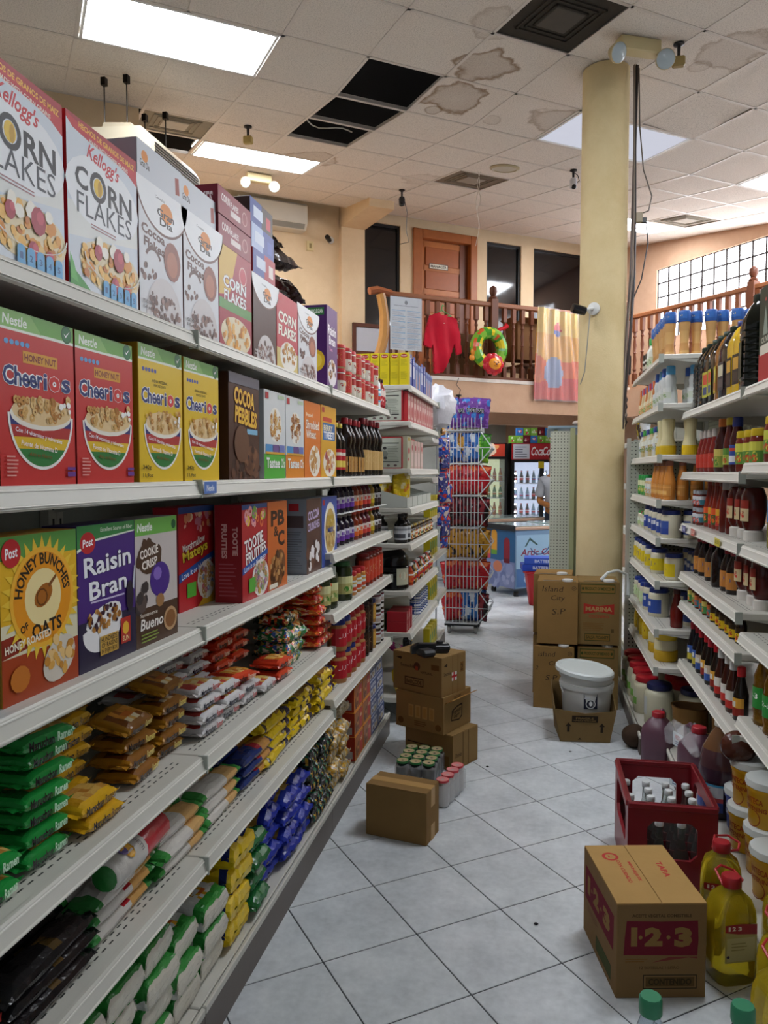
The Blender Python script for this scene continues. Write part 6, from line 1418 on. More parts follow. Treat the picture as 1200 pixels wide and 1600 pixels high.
# sauces
kt1 = bottle_kit([(.030, 0), (.034, .006), (.034, .08), (.028, .11), (.018, .15), (.016, .165)], '#7a1c14', (.018, .163, .20, '#b8b0a8'), (.02, .034, lab_art(.034, .065, '#b83a2c', 'oval', '#e0d4c8', '#c8322a')))
br1 = bottle_kit([(.034, 0), (.038, .006), (.038, .10), (.034, .12), (.036, .135), (.022, .18), (.019, .20)], '#3a140e', (.021, .198, .235, '#c8702c'), (.02, .038, lab_art(.038, .08, '#8a9a40', 'fruit', '#c8b860', '#4a7a30')))
br2 = bottle_kit([(.026, 0), (.029, .006), (.029, .12), (.018, .18), (.016, .20)], '#501810', (.018, .198, .23, '#c8b02c'), (.03, .029, lab_art(.029, .07, '#a8b048', 'fruit', '#5a8a3a', '#c84a2c')))
br3 = bottle_kit([(.028, 0), (.031, .006), (.031, .13), (.020, .17), (.018, .19)], '#3a1210', (.020, .185, .225, '#23307a'), (.03, .031, lab_art(.031, .08, '#2f4a94', 'band', '#c84a34', '#d8d8d8')))
yj = bottle_kit(P_jar(.040, .145, .034), '#6a2014', (.036, .132, .16, '#c8ac1e'), (.03, .040, lab_art(.040, .08, '#5a8a3a', 'fruit', '#c8c850', '#c8502c')))
z = 1.498
for k, n_, y, lb in ((kt1, 'ketchup_bottle', 4.13, 'ketchup bottle with grey cap, leftmost on the ketchup shelf'), (kt1, 'ketchup_bottle', 4.04, 'ketchup bottle with grey cap, second from the left on the ketchup shelf'), (kt1, 'ketchup_bottle', 3.95, 'ketchup bottle with grey cap, third from the left on the ketchup shelf'), (kt1, 'ketchup_bottle', 3.85, 'ketchup bottle with grey cap, fourth from the left on the ketchup shelf'), (br1, 'sauce_bottle', 3.70, 'broad dark sauce bottle with orange cap'), (br2, 'sauce_bottle', 3.565, 'slim sauce bottle with yellow cap and green label'), (br3, 'sauce_bottle', 3.445, 'dark sauce bottle with blue cap')):
    put(k, n_, lb, 'bottle', (xm, y, z), RR, 'bottles on the ketchup shelf')
for i, y in enumerate((4.10, 4.0, 3.9, 3.78)): put(kt1, 'ketchup_bottle', 'ketchup bottle in the rear row, %s from the left on the ketchup shelf' % ORD[i], 'bottle', (xm + .10, y, z), RR, 'bottles on the ketchup shelf')
rrow(yj, 'salsa_jar', 'dark salsa jar with yellow lid', 'jar', 'right of the blue-capped sauce', 'yellow-lidded salsa jars', xm, [3.30, 3.20, 3.09], 1.497)
rrow(yj, 'salsa_jar', 'dark salsa jar with yellow lid', 'jar', 'in the rear salsa row', 'yellow-lidded salsa jars', xm + .10, [3.26, 3.15], 1.497)
rrow(yj, 'salsa_jar', 'dark salsa jar with yellow lid', 'jar', 'at the picture edge', 'yellow-lidded salsa jars', xm, [2.90, 2.79], 1.53)
sj = bottle_kit(P_jar(.036, .075, .031), '#5a1c14', (.034, .066, .085, '#9aa0a8'), (.014, .036, lab_art(.036, .042, '#3a7a8a', 'fruit', '#c8ccd0', '#c84a34')))
z = 1.236
for c, y in enumerate((4.13, 4.05)):
    for t in range(2): put(sj, 'salsa_jar', 'small salsa jar with silver lid, %s of the %s pair' % (('lower', 'upper')[t], ('left', 'right')[c]), 'jar', (xm - .01, y, z + .0855 * t), RR, 'silver-lidded salsa jars')
hs = [bottle_kit([(.026, 0), (.029, .006), (.029, .10), (.018, .155), (.014, .19), (.014, .20)], '#7a2012', (.015, .198, .225, cc), (.02, .029, lab_art(.029, .075, l, 'fruit', l2, '#e07a2c'))) for cc, l, l2 in (('#8a2a20', '#2f5a30', '#d85a2c'), ('#5a3028', '#b8282c', '#d8a02c'))]
rrow(hs, 'hot_sauce', 'red hot sauce bottle', 'bottle', 'on the hot sauce shelf', 'hot sauce bottles', xm, [3.94, 3.86, 3.78, 3.70], 1.235)
hk = bottle_kit([(.036, 0), (.036, .035), (.030, .04), (.040, .06), (.046, .12), (.044, .17), (.034, .20), (.02, .205)], '#4a120e', None, (.075, .046, lab_art(.046, .08, '#c8b48a', 'fruit', '#8a2a20', '#c83a2c', span=1.6)), 'shiny', 16, cols=['#c8c4bc', '#c8c4bc', '#4a120e', '#54140f', '#4a120e', '#4a120e', '#3a0e0c'])
rrow(bottle_kit([(.026, 0), (.030, .006), (.028, .12), (.02, .17), (.016, .185)], '#5a1610', (.018, .183, .215, '#b0b0b0'), None), 'ketchup_bottle', 'dark red bottle with silver cap', 'bottle', 'beside the hot sauces', 'silver-capped bottles', xm - .005, [3.59, 3.49], 1.235)
rrow(hk, 'ketchup_bottle', 'upside-down ketchup bottle on white cap', 'bottle', 'on the hot sauce shelf', 'upside-down ketchup bottles', xm, [3.39, 3.28, 3.17], 1.235)
go = bottle_kit(P_round(.034, .21, .014, .025, .2), '#7a7228', (.016, .205, .23, '#c8b02c'), (.09, .034, lab_art(.034, .075, '#4a7aa8', 'oval', '#d86a3c', '#e0d0a0')))
rrow(go, 'oil_bottle', 'slim olive-coloured bottle with blue label', 'bottle', 'at the right picture edge', 'olive-coloured bottles', xm, [2.86, 2.76], 1.235)
# soy and barbecue
bq = bottle_kit([(.030, 0), (.033, .006), (.033, .10), (.028, .125), (.016, .155), (.015, .165)], '#1c0d0b', (.0165, .16, .205, '#8f1c2a'), (.02, .033, lab_art(.033, .07, '#b87a3a', 'oval', '#3a5a94', '#d8a050')))
bq2 = bottle_kit([(.044, 0), (.048, .008), (.048, .11), (.044, .14), (.022, .18), (.018, .19)], '#170c0b', (.021, .186, .225, '#8f1c2a'), None, 'shiny', 16, sq=4)
rrow([bq, bq, bq, bq2], 'barbecue_bottle', 'dark barbecue sauce bottle with red cap', 'bottle', 'on the barbecue shelf', 'barbecue bottles', xm, [4.14, 4.05, 3.87, 3.68, 3.55, 3.46], .985)
rrow([bq2, bq], 'barbecue_bottle', 'dark barbecue sauce bottle', 'bottle', 'in the rear barbecue row', 'barbecue bottles', xm + .10, [4.10, 3.98, 3.86, 3.75, 3.60, 3.47], .985)
rrow(hk, 'ketchup_bottle', 'upside-down ketchup bottle on white cap', 'bottle', 'on the barbecue shelf', 'upside-down ketchup bottles', xm + .02, [3.33, 3.20, 3.09], .985)
# small sauces under it
ss = [bottle_kit([(.019, 0), (.021, .004), (.021, .07), (.012, .10), (.010, .11)], c, (.011, .108, .125, cc), (.008, .021, lab_art(.021, .055, l, 'fruit', l2, '#c84a2c')), n=10) for c, cc, l, l2 in (('#5a2a14', '#3a5a2c', '#4a8a4a', '#c8b860'), ('#6a2a16', '#b8302c', '#3a7a8a', '#c86a3a'), ('#2a160e', '#c8a81e', '#d8b41e', '#3a2a1a'))]
rrow([ss[0], ss[0], ss[1], ss[1], ss[0], ss[1], ss[2], ss[2], ss[2], ss[2], ss[2], ss[2]], 'sauce_bottle', 'little sauce bottle', 'bottle', 'on the low-headroom shelf', 'little sauce bottles', XR1 + .04, [4.15 - .088 * i for i in range(12)], .835)
# bottom row
sb = [bottle_kit([(.026, 0), (.029, .006), (.029, .10), (.016, .155), (.013, .175)], c, (.016, .172, .21, cc), (.02, .029, lab_art(.029, .07, l, 'two', l2, '#d8d8d0'))) for c, cc, l, l2 in (('#0f0f16', '#8f1c2a', '#3a5aa0', '#b8a83a'), ('#16100c', '#b02430', '#c8b8a0', '#3a5aa0'), ('#1c1410', '#c8242e', '#d8a03a', '#8a2a20'), ('#3a1a12', '#c8c8c4', '#d8d4c8', '#b8322c'))]
rrow([sb[0], sb[0], sb[1], sb[2], sb[1], sb[2], sb[3], sb[3], sb[3], sb[2]], 'soy_sauce_bottle', 'slim dark sauce bottle', 'bottle', 'on the lowest sauce shelf', 'slim dark sauce bottles', XR1 + .05, [4.14 - .104 * i for i in range(10)], .53)
ol = bottle_kit([(.036, 0), (.040, .008), (.037, .03), (.040, .05), (.040, .13), (.037, .15), (.038, .17), (.016, .235), (.014, .25)], '#a8761c', (.017, .248, .27, '#c8c02c'), (.06, .0405, lab_art(.0405, .075, '#2f8a3a', 'none', word='1-2-3', span=2.6)), 'oil', 16)
rrow(ol, 'oil_bottle', 'small oil bottle with green label', 'bottle', 'on the nearest low shelf', 'small green-labelled oil bottles', XR1 + .06, [2.90, 2.79, 2.68], .612)
rrow(ol, 'oil_bottle', 'small oil bottle with green label', 'bottle', 'on the upper oil shelf', 'small green-labelled oil bottles', XR1 + .07, [2.74, 2.62], .92)
# price strips on the hot sauce rail
for i, (y, c, t, tc) in enumerate(((4.06, '#4a4f8c', 'SALE', '#d8d8e8'), (3.83, '#c85a4a', '$2.50', '#f0e0d0'), (3.32, '#d8c83a', '$1.95', '#2a2a20'))):
    a = Art(.09, .032); a.rect(0, 0, 1, 1, c).text(t, .15, .2, .7, .6, tc, .02)
    tag(link('price_ticket', a.emit(MB(), lambda u, v, l: (u - .045, -.0225 - l, v - .036)).mesh('price_ticket', 'card'), None, (XR1, y, 1.235), (0, 0, RR)), '%s price ticket on the hot sauce rail' % ('violet', 'red', 'yellow')[i], 'price ticket')
# shelf run beyond the far unit, glimpsed beside the pillar
gondola('shelf_unit', 'right shelf unit glimpsed between the pillar and the dressing shelves', (.66, 6.75, 0), RR, 1.05, [(z, .4, 0) for z in (1.72, 1.40, 1.05, .7, .4)], 1.95, .10, .42, .44)
for i, (y, z, c) in enumerate(((5.86, 1.721, ('#c8ccd0', '#3a2a24', '#d8c83a')), (6.06, 1.721, ('#4a3228', '#c8b03a', '#2a1c18')), (5.86, 1.401, ('#d8642c', '#e8b04a', '#c83a2c')), (6.06, 1.401, ('#c8502c', '#d8a04a', '#7a2a1c')), (5.86, 1.051, ('#3a2a24', '#8a6a4a', '#c8a03a')), (5.9, .701, ('#7a3a2c', '#3a3a6a', '#c8a83a')))):
    put([('bag', snack_mesh(.15, .22, .07, snack_col(c[0], c[1], c[2], i + 40), i + 40), [])], 'coffee_bag', '%s bag on the shelf glimpsed right of the pillar' % ('white and dark', 'dark brown', 'bright orange', 'orange-red', 'brown', 'low reddish')[i], 'food bag', (.73, y, z), RR, 'bags glimpsed beside the pillar')
# ================================================================== THINGS ON THE FLOOR
def flap_carton(w, d, h, col='#94774c', tape=True, prints=None, side=None, top=None, mat='corrugated'):
    m = MB(); m.box(-w / 2, w / 2, 0, d, 0, h - .002, col, .002)
    k = [('carton', m.mesh('carton', mat), [])]
    t = MB()   # the four top flaps meeting in the middle
    t.box(-w / 2 + .001, w / 2 - .001, .001, d / 2 - .0015, h - .002, h + .001, col); t.box(-w / 2 + .001, w / 2 - .001, d / 2 + .0015, d - .001, h - .002, h + .001, col)
    k.append(('flaps', t.mesh('flaps', mat), []))
    if tape:
        t = MB(); t.box(-w / 2 - .0008, w / 2 + .0008, d / 2 - .022, d / 2 + .022, h + .001, h + .0016, '#b08a52'); t.box(w / 2, w / 2 + .0009, d / 2 - .022, d / 2 + .022, h * .65, h + .001, '#b08a52'); t.box(w / 2, w / 2 + .0009, d / 2 - .022, d / 2 + .022, 0, h * .3, '#b08a52')
        k.append(('tape', t.mesh('tape', 'card'), []))
    if prints: k.append(('front_print', prints.flat().mesh('front_print', mat), []))
    if side:
        s_ = side[1]; xs = side[0]
        if xs > 0: me = s_.emit(MB(), lambda u, v, l: (w / 2 + .0004 + l, u, v))
        else: me = s_.emit(MB(), lambda u, v, l: (-w / 2 - .0004 - l, d - u, v))
        k.append(('side_print', me.mesh('side_print', mat), []))
    if top: k.append(('top_print', top.emit(MB(), lambda u, v, l: (u - w / 2, v, h + .0012 + l)).mesh('top_print', mat), []))
    return k
INK = '#3a2c1c'
put(flap_carton(.268, .145, .213, '#86683f'), 'cardboard_box', 'plain closed cardboard box on the floor in front of the can pack', 'box', (-.564, 3.041, 0), math.radians(-12.6))
# can packs
can_b = MB().lathe([(.026, 0), (.031, .006), (.031, .105), (.026, .118), (.026, .120)], '#1c2420', 14).mesh('can', 'metal', 40)
can_t = MB().lathe([(.029, .112), (.029, .122), (.0265, .1215), (.0, .1195)], '#5a8a5c', 14, cols=['#3a8a4a', '#3a8a4a', '#b8a880']).mesh('lid', 'plastic', 40)
can_rt = MB().lathe([(.029, .112), (.029, .122), (.0265, .1215), (.0, .1195)], '#c04848', 14, cols=['#c83a44', '#c83a44', '#d88a88']).mesh('lid', 'plastic', 40)
can_rb = MB().lathe([(.026, 0), (.031, .006), (.031, .105), (.026, .118), (.026, .120)], '#b8b4b0', 14).mesh('can', 'metal', 40)
def can_pack(label, loc, rz, nx, ny, body, lid, colname):
    t = thing('can_pack', label, 'can pack', loc, rz, 'shrink-wrapped can packs')
    for i in range(nx):
        for j in range(ny):
            c = link('can', body, t, (-.064 * (nx - 1) / 2 + .064 * i, .034 + .064 * j, .001)); link('lid', lid, c)
    m = MB(); m.box(-.064 * nx / 2 - .002, .064 * nx / 2 + .002, 0, .064 * ny + .004, 0, .108, '#e8ecee', .012)
    m.v = [tuple(Vector(v) + Vector((noise.noise(Vector(v) * 20), noise.noise(Vector(v) * 22 + Vector((3, 1, 0))), 0)) * .003) for v in m.v]
    link('shrink_wrap', m.mesh('shrink_wrap', 'wrap'), t)
can_pack('shrink-wrapped pack of green-topped cans behind the plain box', (-.572, 3.56, 0), math.radians(-4), 3, 4, can_b, can_t, 'green')
can_pack('shrink-wrapped pack of red-topped cans squeezed beside the green ones', (-.425, 3.37, 0), math.radians(-14), 1, 4, can_rb, can_rt, 'red')
# carton stack by the end unit; corner nearest the camera given, second side running to the right
def corner_carton(label, c, ang, w, d, z, h, front, side, open_flap=False):
    """c: near bottom corner; the long face runs to the left, the side to the right"""
    k = flap_carton(w, d, h, '#8c6f44', False, front, (1, side))
    o = put(k, 'cardboard_box', label, 'box', (c[0] - w / 2 * math.cos(ang), c[1] - w / 2 * math.sin(ang), z), ang, 'stack of three cartons')
    if open_flap:
        m = MB(); m.box(0, .05, 0, d * .9, -.002, .002, '#a87c42', mat=Matrix.Translation((w / 2, d * .05, h - .03)) @ Matrix.Rotation(-.5, 4, 'Y')); link('loose_flap', m.mesh('loose_flap', 'corrugated'), o)
a = Art(.30, .18); a.rect(.05, .55, .5, .03, INK).rect(.62, .1, .3, .3, '#7a5628').text('FRAGILE', .1, .3, .3, .12, INK, .02)
s_ = Art(.22, .18); s_.rect(.40, 0, .03, 1, '#5a4222').rect(.62, 0, .03, 1, '#5a4222').text('Drinks', .10, .35, .26, .12, INK, .01).text('PEAS', .1, .1, .2, .08, INK, .01)
corner_carton('bottom cardboard carton of the three-high stack', (-.415, 3.80), math.radians(-28), .30, .23, 0, .182, a, s_)
a = Art(.30, .19)
for q in range(4): a.rect(.28 + .14 * q, .32, .10, .34, '#b08a54').rect(.30 + .14 * q, .36, .06, .26, '#a57c44')
a.ell(.12, .18, .06, .09, '#6a4a24', 12).ell(.88, .16, .06, .09, '#6a4a24', 12).lines(.4, .1, .3, .16, 3, '#6a4a24', .4, 3)
s_ = Art(.24, .19); s_.poly([(.30, .28), (.62, .22), (.75, .30), (.76, .66), (.55, .64), (.33, .56)], INK).poly([(.33, .31), (.62, .26), (.72, .33), (.73, .61), (.55, .60), (.36, .53)], '#8c6f44').text('Premium', .36, .44, .34, .13, INK, .02, .1, .15).text('Lager', .40, .32, .26, .12, INK, .02, .1, .15).text('24 CANS', .4, .84, .3, .08, INK, .01)
corner_carton('middle cardboard carton of the stack with printed banner logo', (-.462, 3.795), math.radians(-25), .29, .27, .184, .186, a, s_, True)
a = Art(.30, .198); a.text('Smoothie', .15, .62, .3, .09, INK, .01).ell(.5, .68, .07, .11, '#5a3a28', 10).rect(.47, .58, .05, .1, '#a8482c').text('NATURAL', .58, .52, .25, .06, INK, .01).rect(.80, .66, .16, .14, '#6a4a24').rect(.24, .16, .40, .22, '#4a3620').rect(.26, .19, .36, .16, '#8c6f44').text('BARCODE', .28, .21, .32, .11, '#4a3620', .03).poly([(.05, .84), (.16, .80), (.18, .84), (.16, .88)], INK)
s_ = Art(.22, .198); s_.rect(.42, 0, .015, 1, '#6a4a24').rect(.64, 0, .015, 1, '#6a4a24').text('Smoothie', .08, .52, .28, .10, INK, .01).rect(.40, .34, .2, .22, '#d8d0c8').rect(.46, .34, .05, .22, '#b8242c').rect(.40, .42, .2, .06, '#b8242c').rect(.74, .5, .14, .26, '#7a5628').text('2', .77, .54, .08, .18, INK, .02).poly([(.08, .78), (.2, .74), (.22, .79), (.2, .84)], INK)
corner_carton('top cardboard carton of the stack with black tape dispenser on it', (-.472, 3.80), math.radians(-28), .31, .215, .372, .198, a, s_)
# tape gun / price gun
t = thing('price_gun', 'black pistol-shaped pricing gun lying on the top carton', 'pricing gun', (-.545, 3.90, .575), math.radians(20))
m = MB(); m.prism([(-.10, .0), (.09, .0), (.10, .02), (.095, .045), (-.06, .05), (-.10, .03)], -.022, .022, '#17181a'); link('body', m.mesh('body', 'plastic'), t)
m = MB(); m.box(-.10, -.02, -.10, -.018, .0, .036, '#1d1e20', .012, mat=Matrix.Rotation(.35, 4, 'Z')); link('grip', m.mesh('grip', 'plastic'), t)
m = MB(); m.tube([(-.05, -.022, .02), (-.02, -.05, .02), (.02, -.045, .02), (.03, -.02, .02)], .005, '#101112', 6); link('trigger_guard', m.mesh('trigger_guard', 'plastic'), t)
m = MB(); m.box(.02, .10, -.026, .026, .014, .04, '#232528', .006); m.lathe([(.018, .045), (.018, .058)], '#2a2c2e', 12, .05, 0); link('head', m.mesh('head', 'plastic'), t)
m = MB(); m.box(.055, .085, -.012, .012, .045, .047, '#c8c8c4'); link('sticker', m.mesh('sticker', 'card'), t)
# syrup cartons by the pillar
def hand(lines):
    a = Art(.25, .395)
    for tx, x, y, w, h, r in lines: a.text(tx, x, y, w, h, '#3a2e24', -.005, .15, r)
    a.ring(.90, .90, .045, .055, '#4a3a2a', 12).text('SP', .875, .885, .05, .03, '#4a3a2a', .01); return a
a1 = hand((('Island', .12, .84, .52, .085, -.02), ('City', .34, .68, .34, .10, .0), ('S.P', .36, .48, .34, .09, .08)))
a2 = hand((('island', .12, .84, .42, .075, .03), ('City', .38, .68, .30, .09, .05), ('S.P', .30, .46, .30, .08, .05), ('2', .06, .62, .06, .06, 0)))
def bib(front, col='#8a6b3e'):
    k = flap_carton(.25, .30, .395, col, False, front)
    m = MB(); m.box(-.09, .11, .02, .05, .3955, .397, '#2a2016'); m.lathe([(.035, .396), (.035, .408), (.03, .41)], '#d0d0cc', 14, .06, .03); k.append(('spout', m.mesh('spout', 'plastic'), []))
    return k
rz = math.radians(-4)
put(bib(a2), 'syrup_carton', 'lower brown syrup carton with handwriting by the pillar', 'box', (.092, 4.965, 0), rz, 'handwritten syrup cartons')
put(bib(a1), 'syrup_carton', 'upper brown syrup carton with handwriting by the pillar', 'box', (.112, 4.975, .412), rz + .03, 'handwritten syrup cartons')
for i, z in enumerate((0, .412)): put(bib(None), 'syrup_carton', '%s plain syrup carton hidden behind the handwritten pair' % ('lower', 'upper')[i], 'box', (.085, 5.30, z), rz, 'plain syrup cartons')
a = Art(.25, .395); a.rect(.05, .82, .84, .15, '#3f4a24').rect(.065, .835, .81, .12, '#8a6a34').text('PRODUCT OF MEXICO', .16, .87, .62, .05, '#3f4a24', .03).ell(.11, .895, .03, .025, '#3f4a24', 8).ell(.83, .895, .03, .025, '#3f4a24', 8)
a.poly([(.13, .49), (.5, .53), (.87, .49), (.87, .66), (.5, .62), (.13, .66)], '#a8342a').text('MARINA', .18, .535, .64, .075, '#b08a58', .04).text('COCINERO', .26, .43, .48, .045, '#a8442e', .02).lines(.12, .22, .6, .14, 5, '#7a5628', .3, 3).rect(.16, .06, .62, .12, '#4f4a28').rect(.175, .075, .59, .09, '#86662f').text('SALSA PICANTE', .2, .095, .54, .05, '#4f4a28', .03).rect(.80, .2, .07, .06, '#5a4a2a')
put(bib(a, '#82693f'), 'syrup_carton', 'lower carton with red banner print right of the handwritten ones', 'box', (.365, 5.01, 0), 0.02, 'red banner cartons')
put(bib(a, '#82693f'), 'syrup_carton', 'upper carton with red banner print and white handle by the pillar', 'box', (.365, 5.0, .412), 0.0, 'red banner cartons')
m = MB(); m.tube([(.38, 5.05, .815), (.42, 5.06, .86), (.48, 5.08, .875), (.54, 5.09, .85), (.55, 5.08, .79), (.545, 5.06, .72)], [.012, .01, .009, .009, .011, .014], '#c8ccc8', 8)
tag(link('hose', m.mesh('hose', 'plastic', True)), 'white plastic hose curling over the red banner carton', 'hose')
# bucket in a cut-down carton
t = thing('carton_tray', 'worn cut-down cardboard carton holding the white bucket', 'box', (.255, 4.37, 0), math.radians(6))
m = MB(); b_, tp = (.135, .27), (.175, .315)
bot = [(-b_[0], 0, .003), (b_[0], 0, .003), (b_[0], b_[1], .003), (-b_[0], b_[1], .003)]
top = [(-tp[0], -.03, .195), (tp[0] - .01, -.02, .185), (tp[0] + .02, tp[1], .23), (-tp[0] + .02, tp[1] - .01, .27)]
for i in range(4):
    j = (i + 1) % 4; n_ = Vector(bot[j]) - Vector(bot[i]); off = Vector((n_.y, -n_.x, 0)).normalized() * .004
    mid = (Vector(top[i]) + Vector(top[j])) / 2 - Vector((0, 0, .02 if i % 2 == 0 else -.01))
    q = [Vector(bot[i]), Vector(bot[j]), Vector(top[j]), mid, Vector(top[i])]
    m.add([tuple(p) for p in q] + [tuple(p - off) for p in q], [(0, 1, 2, 3, 4), (9, 8, 7, 6, 5)] + [(a0, 5 + a0, 5 + (a0 + 1) % 5, (a0 + 1) % 5) for a0 in range(5)], '#7d6540')
m.add([bot[0], bot[1], bot[2], bot[3]], [(0, 1, 2, 3)], '#7a5a2c'); link('walls', m.mesh('walls', 'corrugated'), t)
a = Art(.27, .17); a.rect(.22, .68, .52, .22, '#2a2118').text('FRAGILE', .3, .78, .36, .07, '#82693f', .02).text('HANDLE WITH CARE', .26, .71, .44, .05, '#82693f', .02)
for x in (.13, .80): a.rect(x, .34, .05, .22, '#2a2118').poly([(x - .035, .54), (x + .085, .54), (x + .025, .66)], '#2a2118')
a.poly([(.35, .08), (.43, .08), (.39, .15)], '#3a2c1c')
link('front_print', a.emit(MB(), lambda u, v, l: (u - .135, -.0055 - v * .137 - l, .004 + v)).mesh('front_print', 'corrugated'), t)
def bucket(label, loc, rz, lid):
    t = thing('bucket', label, 'bucket', loc, rz, 'stacked buckets')
    m = MB().lathe([(0, 0), (.118, 0), (.124, .01), (.140, .27), (.150, .272), (.151, .300), (.143, .302), (.143, .330), (.152, .332), (.152, .350), (.140, .352), (.136, .34)], '#c6c8c4', 28); link('pail', m.mesh('pail', 'plastic', 35), t)
    m = MB(); pts = [(.150 * math.cos(q), -.152 * math.sin(q) * math.cos(1.15), .30 - .152 * math.sin(q) * math.sin(1.15)) for q in [PI * k / 16 for k in range(17)]]; m.tube(pts, .0045, '#d8dad6', 6); link('bail_handle', m.mesh('bail_handle', 'plastic', True), t)
    a = Art(.075, .085); a.rect(0, 0, 1, 1, '#1c2030').rect(.05, .82, .9, .13, '#c8ccd0').rect(.05, .66, .4, .12, '#c8ccd0').ell(.5, .34, .36, .30, '#d0d4d4', 18).ell(.5, .34, .30, .25, '#1c2030', 18).ell(.5, .36, .12, .16, '#d0d4d4', 10).poly([(.2, .15), (.28, .10), (.8, .55), (.72, .6)], '#d0d4d4')
    link('warning_label', a.cyl(.1385, .175).mesh('warning_label', 'card'), t)
    if lid:
        m = MB().lathe([(.160, 0), (.163, .004), (.163, .022), (.155, .030), (.140, .030), (.132, .024), (0, .024)], '#cfd6d4', 30); o = link('lid', m.mesh('lid', 'plastic', 35), t, (-.015, -.01, .352), (.05, .10, 0))
bucket('white plastic bucket with lid standing in the cut-down carton', (.268, 4.53, .006), .12, True)
# dark sack, purple jugs and paper bags at the foot of the right shelves
m = MB(); m.sphere((0, 0, .062), .068, '#3a2a1e', 16, 12, (1, 1, .92)); m.v = [tuple(Vector(v) * (1 + .05 * noise.noise(Vector(v) * 30))) for v in m.v]
put([('shell', m.mesh('shell', 'rough', 40), [])], 'coconut', 'dark brown coconut on the floor by the right deck', 'coconut', (.515, 4.35, .0), 0)
def fjug(col, cap, w, h, lab=None, mat='plastic'):
    k = bottle_kit([(w * .46, 0), (w * .5, .01), (w * .5, h * .62), (w * .47, h * .70), (w * .30, h * .84), (w * .17, h * .90), (w * .16, h * .94)], col, (w * .21, h * .90, h, cap), lab, mat, 20, sq=4)
    m = MB(); m.tube([(0, w * .18, h * .90), (0, w * .36, h * .97), (0, w * .50, h * .90), (0, w * .50, h * .72), (0, w * .46, h * .60)], w * .085, col, 8); k.append(('handle', m.mesh('handle', mat, True), []))
    return k
kp = fjug('#5a3a48', '#a8202c', .15, .27)
put(kp, 'juice_jug', 'purple jug with red cap standing behind the red crate', 'jug', (.605, 4.13, .0), -.5, 'purple jugs')
put(kp, 'juice_jug', 'purple jug with red cap leaning beside the large brown jug', 'jug', (.70, 3.60, .101), .6, 'purple jugs')
a = Art(.16, .11); a.rect(0, 0, 1, 1, '#34488c', 8).rect(0, .52, 1, .40, '#b8bcc0', 8).rect(0, .36, 1, .16, '#a8434a', 8).rect(0, .92, 1, .08, '#4a9ac0', 8).text('FAMILY', .3, .74, .4, .13, '#8a2a34', .03).text('CARE', .36, .58, .28, .12, '#8a2a34', .03)
fam = bottle_kit([(.080, 0), (.086, .012), (.086, .15), (.084, .20), (.070, .27), (.040, .33), (.022, .355), (.022, .37)], '#3a2430', (.026, .36, .385, '#c8c4b8'), (.03, .086, a), 'shiny', 20, cols=['#2a1c24', '#2f2028', '#3a2632', '#4a3034', '#6a4a30', '#6a4a30', '#6a4a30'])
put(fam, 'syrup_jug', 'large brown round jug with white and blue label', 'jug', (.735, 3.34, .101), -1.0)
m = MB(); m.box(.03, .052, -.072, -.070, .26, .285, '#d8d8d4')
# paper sacks
def sack(r, h, col, seed):
    m = MB().lathe([(r * .9, 0), (r, .02), (r * 1.03, h * .5), (r * .98, h * .85), (r * 1.06, h)], col, 20, cap=False, cols=[col] * 4); m.lathe([(r * .94, h), (r * .9, h * .8), (r * .92, .02), (0, .015)], '#4a3218', 20, cap=False)
    m.v = [tuple(Vector(v) + Vector((noise.noise(Vector(v) * 14 + Vector((seed, 0, 0))), noise.noise(Vector(v) * 13 + Vector((0, seed, 4))), noise.noise(Vector(v) * 9) * .8)) * .014) for v in m.v]
    return [('paper', m.mesh('paper', 'rough', 30), [])]
put(sack(.085, .20, '#7a5a30', 2), 'paper_sack', 'open brown paper sack beside the cream tubs', 'paper sack', (.76, 4.16, .101), 0)
put(sack(.07, .24, '#6b4e2a', 5), 'paper_sack', 'taller dark brown paper sack behind the open one', 'paper sack', (.92, 4.08, .101), 0)
put(sack(.08, .16, '#755632', 9), 'paper_sack', 'crumpled brown paper sack under the lowest sauce shelf', 'paper sack', (.76, 3.80, .101), 0)
def clear_sack(label, loc, rz, lab, h=.16, w=.16):
    m = MB(); m.sphere((0, 0, h / 2), h / 2, '#e0e4e4', 14, 10, (w / h, .7 * w / h, 1)); m.v = [tuple(Vector(v) * (1 + .20 * noise.noise(Vector(v) * 22))) for v in m.v]
    k = [('film', m.mesh('film', 'wrap', 40), [])]
    m = MB(); m.sphere((0, 0, h * .38), h * .34, lab, 10, 7, (w / h, .6 * w / h, .9)); k.append(('contents', m.mesh('contents', 'rough', 40), []))
    a = Art(.09, .07); a.rect(0, 0, 1, 1, '#c8d0d4').text('FIESTA', .2, .5, .6, .3, '#b8283a', .03).lines(.2, .12, .6, .3, 2, '#3a5a8a', .4, 2)
    k.append(('label', a.emit(MB(), lambda u, v, l: (u - .045, -w * .42 - l, h * .3 + v)).mesh('label', 'card'), []))
    put(k, 'plastic_sack', label, 'plastic bag', loc, rz, 'clear plastic sacks')
clear_sack('clear plastic sack with white and red label on the deck', (.735, 3.98, .101), -1.2, '#8a3a40')
clear_sack('clear plastic sack of green and white sweets beside the leaning purple jug', (.68, 3.74, .0), -.9, '#5a6a50')
m = MB(); m.tube([(.66, 3.45, .30), (.64, 3.60, .33), (.62, 3.72, .30), (.61, 3.80, .24)], [.02, .04, .05, .02], '#d8dcdc', 10); m.v = [tuple(Vector(v) + Vector((noise.noise(Vector(v) * 20), noise.noise(Vector(v) * 18), noise.noise(Vector(v) * 16))) * .015) for v in m.v]
tag(link('loose_film', m.mesh('loose_film', 'wrap', 40)), 'strip of loose clear plastic film draped over the deck', 'plastic film')
